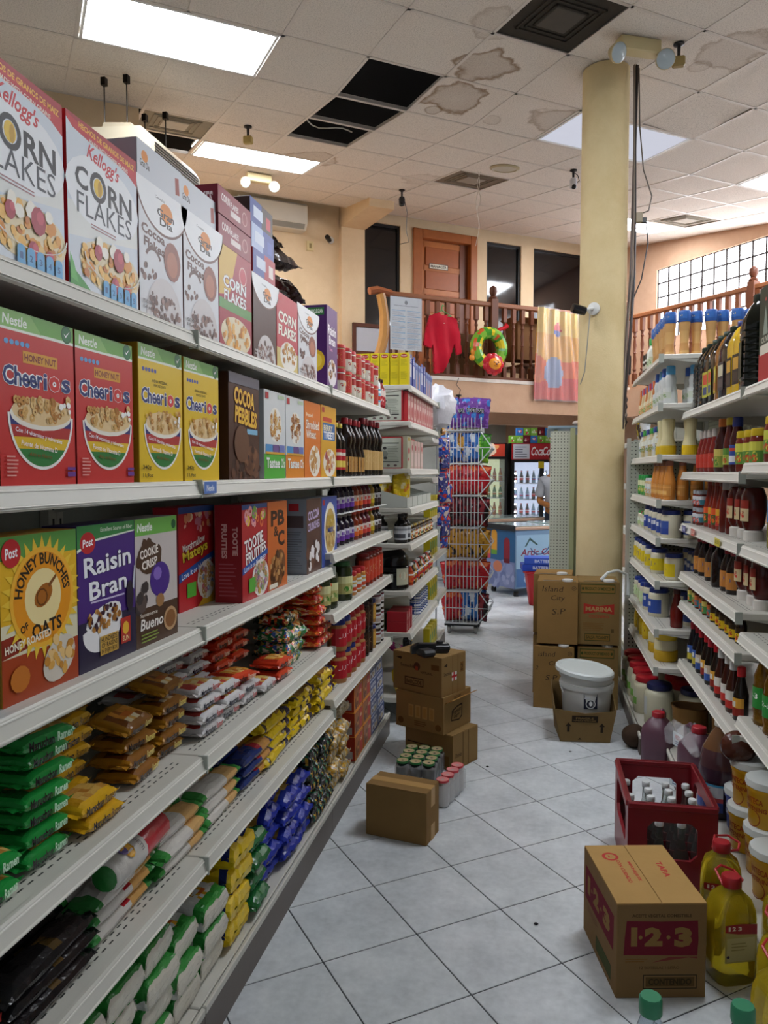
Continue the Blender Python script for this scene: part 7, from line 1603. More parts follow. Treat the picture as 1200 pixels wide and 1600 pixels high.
put([('shell', MB().sphere((0, 0, .06), .06, '#4a2418', 12, 8, (1.1, .8, 1.0)).mesh('shell', 'film', 40), [])], 'dried_pods', 'small dark red bag hanging under the lowest right shelf', 'food bag', (.73, 3.04, .42), 0)
# yellow margarine tubs
def tub(col, ink):
    a = Art(.17, .12); a.text('MANTECA', .2, .70, .55, .17, ink, .03).text('SHORTENING', .16, .50, .66, .13, ink, .03).ring(.52, .28, .16, .18, ink, 12, -2.6, 1.2)
    return bottle_kit([(.062, 0), (.066, .005), (.072, .12), (.076, .125), (.076, .14)], col, (.079, .138, .166, '#c8ccc8'), (.0, .0705, a), 'plastic', 22)
ty, tb = tub('#cf9d14', '#8f3a14'), tub('#2b3f98', '#c8ccd8')
for k, x, y, z, lb in ((tb, .80, 3.20, .101, 'blue tub with white lid behind the yellow tubs'), (ty, .775, 3.035, .101, 'yellow tub with white lid, bottom of the rear pair'), (ty, .785, 3.05, .268, 'yellow tub with white lid, top of the rear pair'), (ty, .79, 2.865, .101, 'yellow tub with white lid, bottom of the front pair'), (ty, .795, 2.87, .268, 'yellow tub with white lid, top of the front pair'), (ty, .77, 2.70, .101, 'yellow tub with white lid standing singly in front of the pairs')):
    put(k, 'margarine_tub', lb, 'tub', (x, y, z), -1.15, 'white-lidded tubs')
# red crate with bottles
CW, CLn, CHh = .302, .43, .33
t = thing('bottle_crate', 'dark red plastic crate full of empty glass bottles', 'crate', (.465, 3.035, 0), math.radians(.5), None)
RED = '#7d1620'
def crate_wall(L, hole, thick, h=CHh):
    m = MB(); x0, x1, z0, z1 = hole
    for a in ((-L / 2, x0, 0, h), (x1, L / 2, 0, h), (x0, x1, 0, z0), (x0, x1, z1, h)): m.box(a[0], a[1], -thick / 2, thick / 2, a[2], a[3], RED)
    for cx, cz, sx, sz in ((x0, z0, 1, 1), (x1, z0, -1, 1), (x0, z1, 1, -1), (x1, z1, -1, -1)): m.prism([(cx, cz), (cx + sx * .022, cz), (cx, cz + sz * .022)], -thick / 2, thick / 2, RED)
    m.box(-L / 2, L / 2, -thick / 2 - .006, thick / 2 + .002, h - .022, h, RED, .004)
    return m.mesh('side_wall', 'plastic')
wl = crate_wall(CW, (-.085, .085, .13, .265), .012); ws = crate_wall(CLn - .024, (-.15, .15, .15, .28), .012)
link('side_wall', wl, t, (0, -CLn / 2 + .006, 0)); link('side_wall', wl, t, (0, CLn / 2 - .006, 0), (0, 0, PI))
link('side_wall', ws, t, (-CW / 2 + .006, 0, 0), (0, 0, -PI / 2)); link('side_wall', ws, t, (CW / 2 - .006, 0, 0), (0, 0, PI / 2))
m = MB(); m.box(-CW / 2 + .01, CW / 2 - .01, -CLn / 2 + .01, CLn / 2 - .01, 0, .008, RED)
for i in range(1, 4): m.box(-CW / 2 + CW * i / 4 - .002, -CW / 2 + CW * i / 4 + .002, -CLn / 2 + .012, CLn / 2 - .012, .008, .10, RED)
for i in range(1, 6): m.box(-CW / 2 + .012, CW / 2 - .012, -CLn / 2 + CLn * i / 6 - .002, -CLn / 2 + CLn * i / 6 + .002, .008, .10, RED)
link('base_grid', m.mesh('base_grid', 'plastic'), t)
bb_ = MB().lathe([(.026, 0), (.029, .006), (.029, .11), (.026, .13), (.014, .175), (.0125, .22), (.0145, .225), (.0145, .232)], '#cfd8d4', 14).mesh('glass', 'clear_plastic', 40)
bc_ = MB().lathe([(.0145, .228), (.0155, .230), (.0155, .243), (.0135, .246)], '#d8dcdc', 12).mesh('crown_cap', 'plastic', 40)
for j in range(6):
    for i in range(4):
        if (i, j) in ((0, 4),): continue
        put([('glass', bb_, []), ('crown_cap', bc_, [])], 'glass_bottle', 'empty glass bottle with white cap, %s row and %s column of the red crate' % (ORD[j], ORD[i]), 'bottle', (.465 - CW / 2 + CW * (i + .5) / 4, 3.035 - CLn / 2 + CLn * (j + .5) / 6, .009), 0, 'bottles in the red crate')
# oil carton 1-2-3
w, d, h = .257, .343, .277
m = MB(); m.box(-w / 2, w / 2, 0, d, 0, h - .002, '#7f6340', .002)
t = thing('oil_carton', 'closed cardboard oil carton with dark red number print in the foreground', 'box', (.350, 2.255, 0), math.radians(12.1))
link('carton', m.mesh('carton', 'corrugated'), t)
m = MB(); m.box(-w / 2 + .001, -.001, .001, d - .001, h - .003, h + .001, '#a5834f'); m.box(.0015, w / 2 - .001, .001, d - .001, h - .003, h + .001, '#a5834f'); link('flaps', m.mesh('flaps', 'corrugated'), t)
CR = '#6d1f2c'
a = Art(w, h); a.text('ACEITE VEGETAL COMESTIBLE', .17, .855, .66, .035, '#4a3820', .03)
a.poly([(.08, .46), (.90, .45), (.91, .62), (.90, .82), (.5, .81), (.11, .82), (.09, .64)], CR).text('1', .16, .55, .07, .20, '#8a6b3e', .06).text('2', .31, .55, .20, .20, '#8a6b3e', .07).text('3', .64, .54, .20, .21, '#8a6b3e', .07).ell(.265, .645, .022, .022, '#8a6b3e', 10).ell(.575, .645, .022, .022, '#8a6b3e', 10)
a.lines(.1, .38, .3, .05, 2, '#7a5628', .35, 3).poly([(.4, .38), (.8, .43), (.9, .42), (.9, .44), (.6, .44)], '#7a3a34').text('12 BOTELLAS 1 LITRO', .26, .31, .44, .03, '#5a4424', .02).rect(.30, .10, .60, .15, '#2f2a1c').rect(.31, .11, .58, .13, '#7f6340').rect(.33, .125, .54, .10, '#5a4526').text('CONTENIDO', .36, .14, .48, .07, '#3a2f1c', .04)
link('front_print', a.flat().mesh('front_print', 'corrugated'), t)
a = Art(d, h); a.poly([(.06, .44), (.92, .44), (.93, .82), (.07, .82)], CR).text('1', .14, .53, .08, .21, '#8a6b3e', .06).text('2', .32, .53, .18, .21, '#8a6b3e', .07).text('3', .62, .53, .20, .21, '#8a6b3e', .07).ell(.275, .63, .02, .022, '#8a6b3e', 10).ell(.565, .63, .02, .022, '#8a6b3e', 10).lines(.15, .33, .4, .07, 3, '#6a3a34', .3, 3).rect(.42, .08, .44, .16, '#2f4028').rect(.43, .09, .42, .14, '#4a5030')
link('side_print', a.emit(MB(), lambda u, v, l: (-w / 2 - .0004 - l, d - u, v)).mesh('side_print', 'corrugated'), t)
a = Art(w, d); a.text('TAPA', .60, .52, .36, .055, '#a83a34', .04, 0, -PI / 2)
link('lid_print', a.emit(MB(), lambda u, v, l: (u - w / 2, v, h + .0014 + l)).mesh('lid_print', 'corrugated'), t)
a = Art(w, d)
a.ring(.24, .78, .065, .10, '#a83a34', 18).text('L', .215, .765, .05, .035, '#a83a34', .04).text('MANEJESE', .20, .50, .44, .035, '#a83a34', .03, 0, -PI / 2).text('CON CUIDADO', .04, .50, .52, .035, '#a83a34', .03, 0, -PI / 2)
link('top_print', a.emit(MB(), lambda u, v, l: (u - w / 2, v, h + .0014 + l)).mesh('top_print', 'corrugated'), t)
# big oil bottles with handles
def oilbot():
    r, h = .062, .30
    body = MB().lathe([(r * .9, 0), (r, .012), (r, .07), (r * .955, .085), (r, .10), (r, .19), (r * .96, .215), (r * .80, .245), (r * .36, .272), (r * .34, .285)], '#e6cc30', 24, sq=5, sy=.85)
    k = [('bottle', body.mesh('bottle', 'oil', 45), [])]
    k.append(('cap', MB().lathe([(.027, .276), (.028, .279), (.028, .303), (.025, .307)], '#9c1c24', 18).mesh('cap', 'plastic', 40), []))
    m = MB(); m.tube([(-.026, 0, .28), (-.02, .05, .300), (.02, .085, .292), (.055, .07, .28), (.05, .02, .278), (.026, 0, .28)], .004, '#b0222a', 6); k.append(('carry_ring', m.mesh('carry_ring', 'plastic', True), []))
    a = Art(.10, .115); a.rect(0, 0, 1, .98, '#a89a58').rect(.06, .04, .88, .60, '#b8ac78').poly([(.0, .80), (.4, .74), (1, .70), (1, .96), (.5, 1.0), (0, .98)], '#8f1c24').text('1', .10, .83, .06, .11, '#e0d4c0', .04).text('2', .22, .83, .11, .11, '#e0d4c0', .04).text('3', .40, .82, .11, .11, '#e0d4c0', .04).ell(.10, .16, .05, .04, '#3a2a40', 8).lines(.2, .3, .6, .25, 3, '#8a7c48', .3, 3)
    k.append(('label', a.emit(MB(), lambda u, v, l: (u - .05, -r * .85 - .002 - l, .075 + v)).mesh('label', 'card'), []))
    return k
ko = oilbot()
for x, y, rz_, lb in ((.565, 2.40, .35, 'yellow cooking oil bottle with red cap right beside the carton'), (.585, 2.62, -.2, 'yellow cooking oil bottle with red cap behind the nearest one'), (.655, 2.19, .5, 'yellow cooking oil bottle cut off at the right edge'), (.60, 2.02, .4, 'yellow cooking oil bottle at the bottom right corner'), (.73, 2.42, .2, 'yellow cooking oil bottle on the floor under the right shelf')):
    put(ko, 'oil_bottle', lb, 'oil bottle', (x, y, 0), rz_, 'large yellow oil bottles on the floor')
wbt = bottle_kit([(.036, 0), (.042, .01), (.042, .18), (.038, .21), (.022, .262), (.020, .275)], '#b8c4cc', (.0255, .272, .312, '#2f7a56'), None, 'clear_plastic', 18)
for x, y, lb in ((.257, 1.79, 'clear bottle with green cap at the bottom edge, left one'), (.455, 1.80, 'clear bottle with green cap at the bottom edge, right one')):
    put(wbt, 'water_bottle', lb, 'bottle', (x, y, 0), 0, 'green-capped clear bottles')
# bits of litter
for i, (x, y) in enumerate(((.17, 4.2), (.0, 2.55), (-.25, 3.9))):
    m = MB().sphere((0, 0, .004), .006, '#2a2a2a' if i else '#8a8a8a', 6, 4, (1.4, 1, .6)); tag(link('litter', m.mesh('litter', 'rough'), None, (x, y, 0)), ('grey crumb on the floor before the bucket', 'dark crumb on the floor beside the oil carton', 'dark crumb on the floor by the carton stack')[i], 'litter')
# ================================================================== CHIPS RACK
t = thing('chip_rack', 'white wire rack on wheels with seven tilted baskets of snack bags', 'wire rack', (-.85, 7.10, 0), 0)
Wb, Db, lip = .315, .40, .10          # local x towards the aisle, y away from the camera
zs = [.10, .395, .69, .98, 1.275, 1.57, 1.87]
WIRE = '#c4c8cc'
def basket(hh, topmost):
    m = MB(); r = .0032; R_ = .006
    prof_b = [(0, 0), (Wb - .02, 0), (Wb + lip, hh * .50), (Wb, hh)] if not topmost else [(0, 0), (Wb, 0), (Wb, hh)]
    for y in (0, Db):
        m.tube([(x, y, z) for x, z in prof_b], R_ * .8, WIRE, 6); m.tube([(0, y, 0), (0, y, hh)], R_, WIRE, 6); m.tube([(0, y, 0), (Wb - .02, y, 0)], R_, WIRE, 6)
        if not topmost: m.tube([(0, y, hh * .5), (Wb + lip, y, hh * .5)], r, WIRE, 5)
        n = 9
        for i in range(1, n + (0 if topmost else 2)):
            x = (Wb - .02) * i / n
            z1 = hh if x < Wb else hh * .5 + .0
            z0 = 0 if x < Wb - .02 else (x - Wb + .02) / (lip + .02) * hh * .5
            m.tube([(x, y, z0), (x, y, z1 * (1 if x <= Wb else .9))], r, WIRE, 4)
    for x, z in prof_b[1:]: m.tube([(x, 0, z), (x, Db, z)], R_ * .8, WIRE, 5)
    for i in range(1, 9): m.tube([(0, Db * i / 9, hh * .5), (0, Db * i / 9, 0), (prof_b[1][0], Db * i / 9, 0)] + [(x, Db * i / 9, z) for x, z in prof_b[2:3]], r, WIRE, 4)
    m.tube([(0, 0, hh), (0, Db, hh)], R_, WIRE, 5)
    return m.mesh('basket', 'enamel')
bk_n = basket(.285, False); bk_t = basket(.115, True)
for z in zs[:-1]: link('basket', bk_n, t, (0, 0, z))
link('basket', bk_t, t, (0, 0, zs[-1]))
m = MB(); m.box(-.01, Wb, 0, Db, .075, .098, '#17181a', .004); link('base_frame', m.mesh('base_frame', 'enamel'), t)
wm = MB(); wm.lathe([(.0, -.012), (.03, -.012), (.032, 0), (.03, .012), (0, .012)], '#8a8a88', 14)
wm.v = [(v[2], v[1], v[0] + .032) for v in wm.v]; wm.box(-.016, .016, -.008, .008, .03, .075, '#2a2a2a')
wme = wm.mesh('castor', 'plastic', 40)
for x in (.03, Wb - .04):
    for y in (.04, Db - .04): link('castor', wme, t, (x, y, 0))
chips = {'red': ('#b8202a', '#d86a3c', '#7a1418'), 'dark': ('#4a1220', '#8a2a30', '#1c0a10'), 'gold': ('#c8922c', '#2a2018', '#8a5a1c'), 'blue': ('#2f6ab8', '#c8d4e0', '#1c3a80'), 'purple': ('#6a3a94', '#3a7ac8', '#8a5ab0'), 'green': ('#4a9a2c', '#8ac83c', '#2a5a1c')}
kch = {}
for i, (n_, c) in enumerate(chips.items()): kch[n_] = [('bag', snack_mesh(.165, .27, .09, snack_col(c[0], c[1], c[2], i * 3 + 1), i * 3 + 1, wr=.010), [])]
a = Art(.10, .05); a.text('TOSTI', .05, .1, .9, .8, '#101828', .05, 0, 0, '#e8ecf0'); tos = a.emit(MB(), lambda u, v, l: (u - .05, -.058 - l, .13 + v)).mesh('front_print', 'film')
kch['purple'] = kch['purple'] + [('front_print', tos, [])]
rows = [('red', 'red', 'blue', 'dark'), ('red', 'red', 'red', 'red'), ('gold', 'gold', 'gold', 'gold'), ('dark', 'dark', 'dark', 'dark'), ('red', 'red', 'red', 'red'), ('blue', 'gold', 'blue', 'green'), ('purple', 'purple', 'purple', 'purple')]
for b, (z, rw) in enumerate(zip(zs, rows)):
    for i, c in enumerate(rw):
        x = -.85 + .065 + .075 * i; tilt = -.18 + .1 * i
        put(kch[c], 'snack_bag', '%s snack bag, %s from the left in the %s basket from the bottom' % ({'dark': 'maroon'}.get(c, c), ORD[i], ORD[b]), 'snack bag', (x, 7.19 + .035 * (i % 2), z + .012 + (.02 if b == 6 else 0)), rot=(.08 * (i % 2), tilt, rnd.uniform(-.25, .25)), group='snack bags in the wire rack')
        if i < 3: put(kch[c], 'snack_bag', '%s snack bag behind the front row, %s in the %s basket from the bottom' % ({'dark': 'maroon'}.get(c, c), ORD[i], ORD[b]), 'snack bag', (x + .05, 7.36, z + .012 + (.03 if b == 6 else 0)), rot=(-.05, tilt, rnd.uniform(-.3, .3)), group='snack bags in the wire rack')
t = thing('hanging_rack', 'narrow wire rack of golden bags behind the wheeled rack', 'wire rack', (-1.02, 7.62, 0), 0)
m = MB()
for x in (0, .26): m.tube([(x, .1, 0), (x, .1, 1.95)], .008, '#8a8e92', 6)
for z in (.3, .7, 1.1, 1.36, 1.66): m.box(0, .26, 0, .2, z, z + .008, '#8a8e92')
link('frame', m.mesh('frame', 'enamel'), t)
for q, z in enumerate((1.67, 1.37)): put(kch['gold'], 'snack_bag', 'golden snack bag on the %s shelf of the narrow rear rack' % ('upper', 'lower')[q], 'snack bag', (-.90, 7.70, z + .002), -.3 + .5 * q)
# ================================================================== BACK AREA
def fridge(label, loc, rz, w, h, head, headart, glow, door_n, shelf_cols, leds):
    t = thing('drinks_fridge', label, 'fridge', loc, rz, 'glass-door drinks fridges'); d = .65
    m = MB(); tk = .04; BL = '#141214'
    for a in ((-w / 2, -w / 2 + tk, 0, d, 0, h), (w / 2 - tk, w / 2, 0, d, 0, h), (-w / 2, w / 2, d - tk, d, 0, h), (-w / 2, w / 2, 0, d, 0, .12), (-w / 2, w / 2, 0, d, h - head - .03, h)): m.box(*a, BL)
    link('cabinet', m.mesh('cabinet', 'enamel'), t)
    link('header_sign', headart.emit(MB(), lambda u, v, l: (u - w / 2, -.004 - l, h - head + v)).mesh('header_sign', 'plastic'), t)
    m = MB(); m.box(-w / 2 + tk, w / 2 - tk, d - tk - .01, d - tk - .002, .12, h - head - .03, '#ffffff'); link('back_light', m.mesh('back_light', glow), t)
    for k in range(5):
        m = MB(); z = .22 + (h - head - .35) * k / 5; m.box(-w / 2 + tk, w / 2 - tk, .08, d - tk - .02, z, z + .012, '#d8dce4'); s_ = link('rack', m.mesh('rack', 'enamel'), t)
    dw = (w - .02) / door_n
    for k in range(door_n):
        x0 = -w / 2 + .01 + dw * k; x1 = x0 + dw
        m = MB()
        for a in ((x0, x0 + .035, .12, h - head), (x1 - .035, x1, .12, h - head), (x0, x1, .12, .16), (x0, x1, h - head - .045, h - head)): m.box(a[0], a[1], -.035, -.005, a[2], a[3], '#0f0f11')
        dr_ = link('door', m.mesh('door', 'enamel'), t)
        m = MB(); m.box(x0 + .035, x1 - .035, -.022, -.018, .16, h - head - .045, '#ffffff'); link('pane', m.mesh('pane', 'thin_glass'), dr_)
        if leds:
            m = MB()
            for q in range(11): m.lathe([(.014, .2 + .125 * q), (.014, .222 + .125 * q)], '#ffffff', 8, x0 + .06, .02)
            link('led_strip', m.mesh('led_strip', 'led'), t)
    return t
a = Art(.98, .26); a.rect(0, 0, 1, 1, '#b01c24').rect(.03, .04, .27, .92, '#c8ccd4').lines(.06, .12, .2, .76, 5, '#4a4a60', .3, 2).text('Coca', .33, .25, .19, .56, '#f4ecec', .02, .35).text('Cola', .52, .25, .19, .56, '#f4ecec', .02, .35).rect(.66, .04, .32, .92, '#c88a8c').lines(.69, .15, .24, .7, 4, '#7a3a44', .3, 4)
FR = math.radians(11)
fz = fridge('red-topped double glass-door drinks fridge lit by white light strips', (.01, 12.95, 0), FR, .98, 1.96, .27, a, 'fridge_glow', 2, None, True)
m = MB(); m.box(-.06, .03, -.05, -.045, 1.55, 1.66, '#d8c020'); link('note', m.mesh('note', 'card'), fz)
a = Art(.62, .2); a.rect(0, 0, 1, 1, '#c8422c').blobs(.6, .5, .3, .3, 8, ['#e8a060', '#f0d0b0', '#d86030'], .1, 3).text('Fanta', .1, .3, .4, .5, '#f0e8e0', .04)
fg = fridge('green-lit single glass-door drinks fridge with orange fruit sign', (-.86, 12.75, 0), FR, .66, 1.96, .22, a, 'fridge_glow_warm', 1, None, False)
db_ = [bottle_kit([(.028, 0), (.030, .006), (.030, .11), (.014, .17), (.012, .19)], c, (.014, .188, .205, cc), (.05, .030, lab_art(.03, .05, l, 'band'))) for c, cc, l in (('#2a1410', '#b8202a', '#b8202a'), ('#8aa8b8', '#d8dce0', '#3a6ab0'), ('#3a7a2c', '#d8c83a', '#c8c83a'), ('#c8782c', '#d86a2c', '#d8a83a'))]
cF, sF = math.cos(FR), math.sin(FR)
for fx, fy, w, seq, nm in ((.01, 12.95, .98, (0, 1, 0, 1), 'white-lit'), (-.86, 12.75, .66, (2, 3, 2, 3), 'green-lit')):
    n_ = 9 if w > .8 else 6
    for k in range(5):
        for i in range(n_):
            lx = -w / 2 + .09 + (w - .18) * i / (n_ - 1); ly = .14; z = .22 + (1.96 - (.27 if w > .8 else .22) - .35) * k / 5 + .0125
            put(db_[seq[(i // 3 + k) % 4]], 'drink_bottle', 'drink bottle, %s from the left on the %s rack of the %s fridge' % (ORD[i], ORD[k], nm), 'bottle', (fx + lx * cF - ly * sF, fy + lx * sF + ly * cF, z), FR, 'bottles in the %s fridge' % nm)
jc = [carton_kit(.11, h_, .08, c, Art(.11, h_).rect(0, 0, 1, 1, c).blobs(.5, .5, .3, .25, 6, [c2, c3], .15, i)) for i, (h_, c, c2, c3) in enumerate(((.12, '#7ab03a', '#c83040', '#e8f0d8'), (.12, '#3a7ac0', '#c8d8e8', '#c83040'), (.13, '#6a1a28', '#a83040', '#d8c0b8'), (.12, '#8ac04a', '#d8e8c0', '#d84040')))]
n_ = 0
for lay, z in ((0, 1.961), (1, 2.085)):
    for i in range(8 if lay == 0 else 6):
        put(jc[(i * 3 + lay) % 4], 'juice_carton', 'juice carton, %s from the left in the %s layer on top of the fridge' % (ORD[i], ('lower', 'upper')[lay]), 'carton', (-.44 + .117 * (i + lay) * cF - .1 * sF, 12.92 + .117 * (i + lay) * sF, z), FR, 'juice cartons on top of the fridge')
# chest freezer, squared to the building
t = thing('chest_freezer', 'chest ice cream freezer with blue printed sides and glass lids', 'freezer', (-.29, 9.30, 0), PHI)
m = MB(); m.box(0, 1.25, 0, .62, .10, .80, '#7fa0c0', .01); link('cabinet', m.mesh('cabinet', 'plastic'), t)
a = Art(.62, .70); a.rect(0, 0, 1, 1, '#2f5f8c').rect(0, 0, 1, .45, '#7a86b0').blobs(.5, .22, .48, .2, 30, ['#8a94bc', '#6a76a4', '#98a0c4'], .08, 3)
for x, y, c, c2 in ((.28, .70, '#d89a34', '#6aa03a'), (.72, .58, '#8a2434', '#6a1828'), (.05, .62, '#d88a34', '#c8405a')): a.rect(x - .09, y - .10, .2, .30, c).ell(x + .01, y + .20, .10, .08, c, 12).rect(x - .09, y - .16, .2, .08, c2)
a.ell(.42, .34, .16, .10, '#c87a5a', 12)
link('side_print', a.emit(MB(), lambda u, v, l: (-.001 - l, .62 - u, .10 + v)).mesh('side_print', 'plastic'), t)
a = Art(1.2, .62); a.rect(0, 0, 1, 1, '#9ec4de').rect(0, 0, 1, .35, '#4a78b0').blobs(.5, .3, .5, .2, 14, ['#b8d4e8', '#8ab4d4'], .08, 5).text('Artic Cold', .05, .60, .46, .13, '#8a2440', .02, .2).poly([(.16, .95), (.10, .78), (.12, .78), (.16, .90), (.24, .80), (.26, .81)], '#3a5a5c').ring(.28, .86, .12, .13, '#2a3a7a', 12, PI + .5, 2 * PI - .2)
link('front_print', a.emit(MB(), lambda u, v, l: (.02 + u, -.001 - l, .12 + v)).mesh('front_print', 'plastic'), t)
m = MB(); m.box(-.012, 1.26, -.012, .63, .80, .835, '#c8a890', .006); link('rim', m.mesh('rim', 'plastic'), t)
m = MB(); m.box(-.03, .0, -.02, .63, .79, .86, '#2a2c30', .01); link('end_bumper', m.mesh('end_bumper', 'plastic'), t)
for x0, x1, z in ((.03, .62, .838), (.60, 1.22, .850)):
    m = MB(); m.box(x0, x1, .02, .60, z, z + .012, '#9fb0b0', .004); link('glass_lid', m.mesh('glass_lid', 'shiny'), t)
wme2 = MB().lathe([(0, 0), (.03, .0), (.034, .03), (.03, .06), (0, .06)], '#1c1c1c', 10).mesh('castor', 'plastic', 40)
for x, y in ((.07, .07), (.07, .55), (1.15, .07), (1.15, .55)): link('castor', wme2, t, (x, y, .0)); 
# second freezer behind
t = thing('chest_freezer', 'second chest freezer behind the printed one, with sliding glass top', 'freezer', tuple(BW(6.1, 8.75, 0)), PHI)
m = MB(); m.box(-.9, .6, 0, .65, .06, .82, '#b8c0c8', .01); link('cabinet', m.mesh('cabinet', 'plastic'), t)
m = MB(); m.box(-.92, .62, -.02, .67, .82, .86, '#c8a890', .006); link('rim', m.mesh('rim', 'plastic'), t)
m = MB(); m.box(-.86, .56, .04, .61, .86, .872, '#8fa4a4', .004); link('glass_lid', m.mesh('glass_lid', 'shiny'), t)
# red bin with blue cartons
t = thing('laundry_bin', 'red plastic bin beside the printed freezer', 'bin', (.02, 8.90, 0), 0)
link('body', MB().lathe([(0, 0), (.13, 0), (.14, .01), (.19, .36), (.205, .365), (.205, .385), (.19, .385), (.135, .02), (0, .018)], '#b01c24', 20, sq=4).mesh('body', 'plastic', 40), t)
for i, (c, dz) in enumerate((('#2a48b0', .0), ('#3a5ac0', .075))):
    put(carton_kit(.38, .07, .26, c, Art(.38, .07).rect(0, 0, 1, 1, c).text('BATTERIES', .3, .25, .6, .5, '#c8d4f0', .03)), 'blue_carton', '%s flat blue carton lying across the red bin' % ('lower', 'upper')[i], 'box', (.0 + .02 * i, 8.78, .39 + dz), .12 - .1 * i, 'flat blue cartons')
# pegboard end of a shelf run behind the pillar
t = thing('shelf_end', 'pale green pegboard shelf end standing left of the pillar', 'shelf unit', (.075, 6.6, 0), 0)
m = MB(); m.box(0, .16, 0, .02, .03, 1.83, '#b4b890'); link('pegboard', m.mesh('pegboard', 'pegboard'), t)
m = MB(); m.box(.16, .20, -.01, .05, 0, 1.86, '#a8ae88', .004); link('upright', m.mesh('upright', 'enamel'), t)
m = MB(); m.box(.20, .40, .01, .03, .03, 1.80, '#9aa080'); link('side_panel', m.mesh('side_panel', 'enamel'), t)
m = MB(); m.box(-.02, .40, -.01, 1.6, 1.85, 1.875, '#8aa0b0', .003); link('top_board', m.mesh('top_board', 'enamel'), t)
m = MB(); m.box(.03, .06, .02, 1.58, .03, 1.84, '#8f967a'); link('centre_panel', m.mesh('centre_panel', 'enamel'), t)
put([('cloth', MB().sphere((0, 0, .02), .05, '#c8b8b0', 10, 7, (1.6, 1, .5)).mesh('cloth', 'rough', 40), [])], 'rag', 'pale rag lying on the pegboard shelf end by the pillar', 'rag', (.33, 6.62, 1.877), 0)
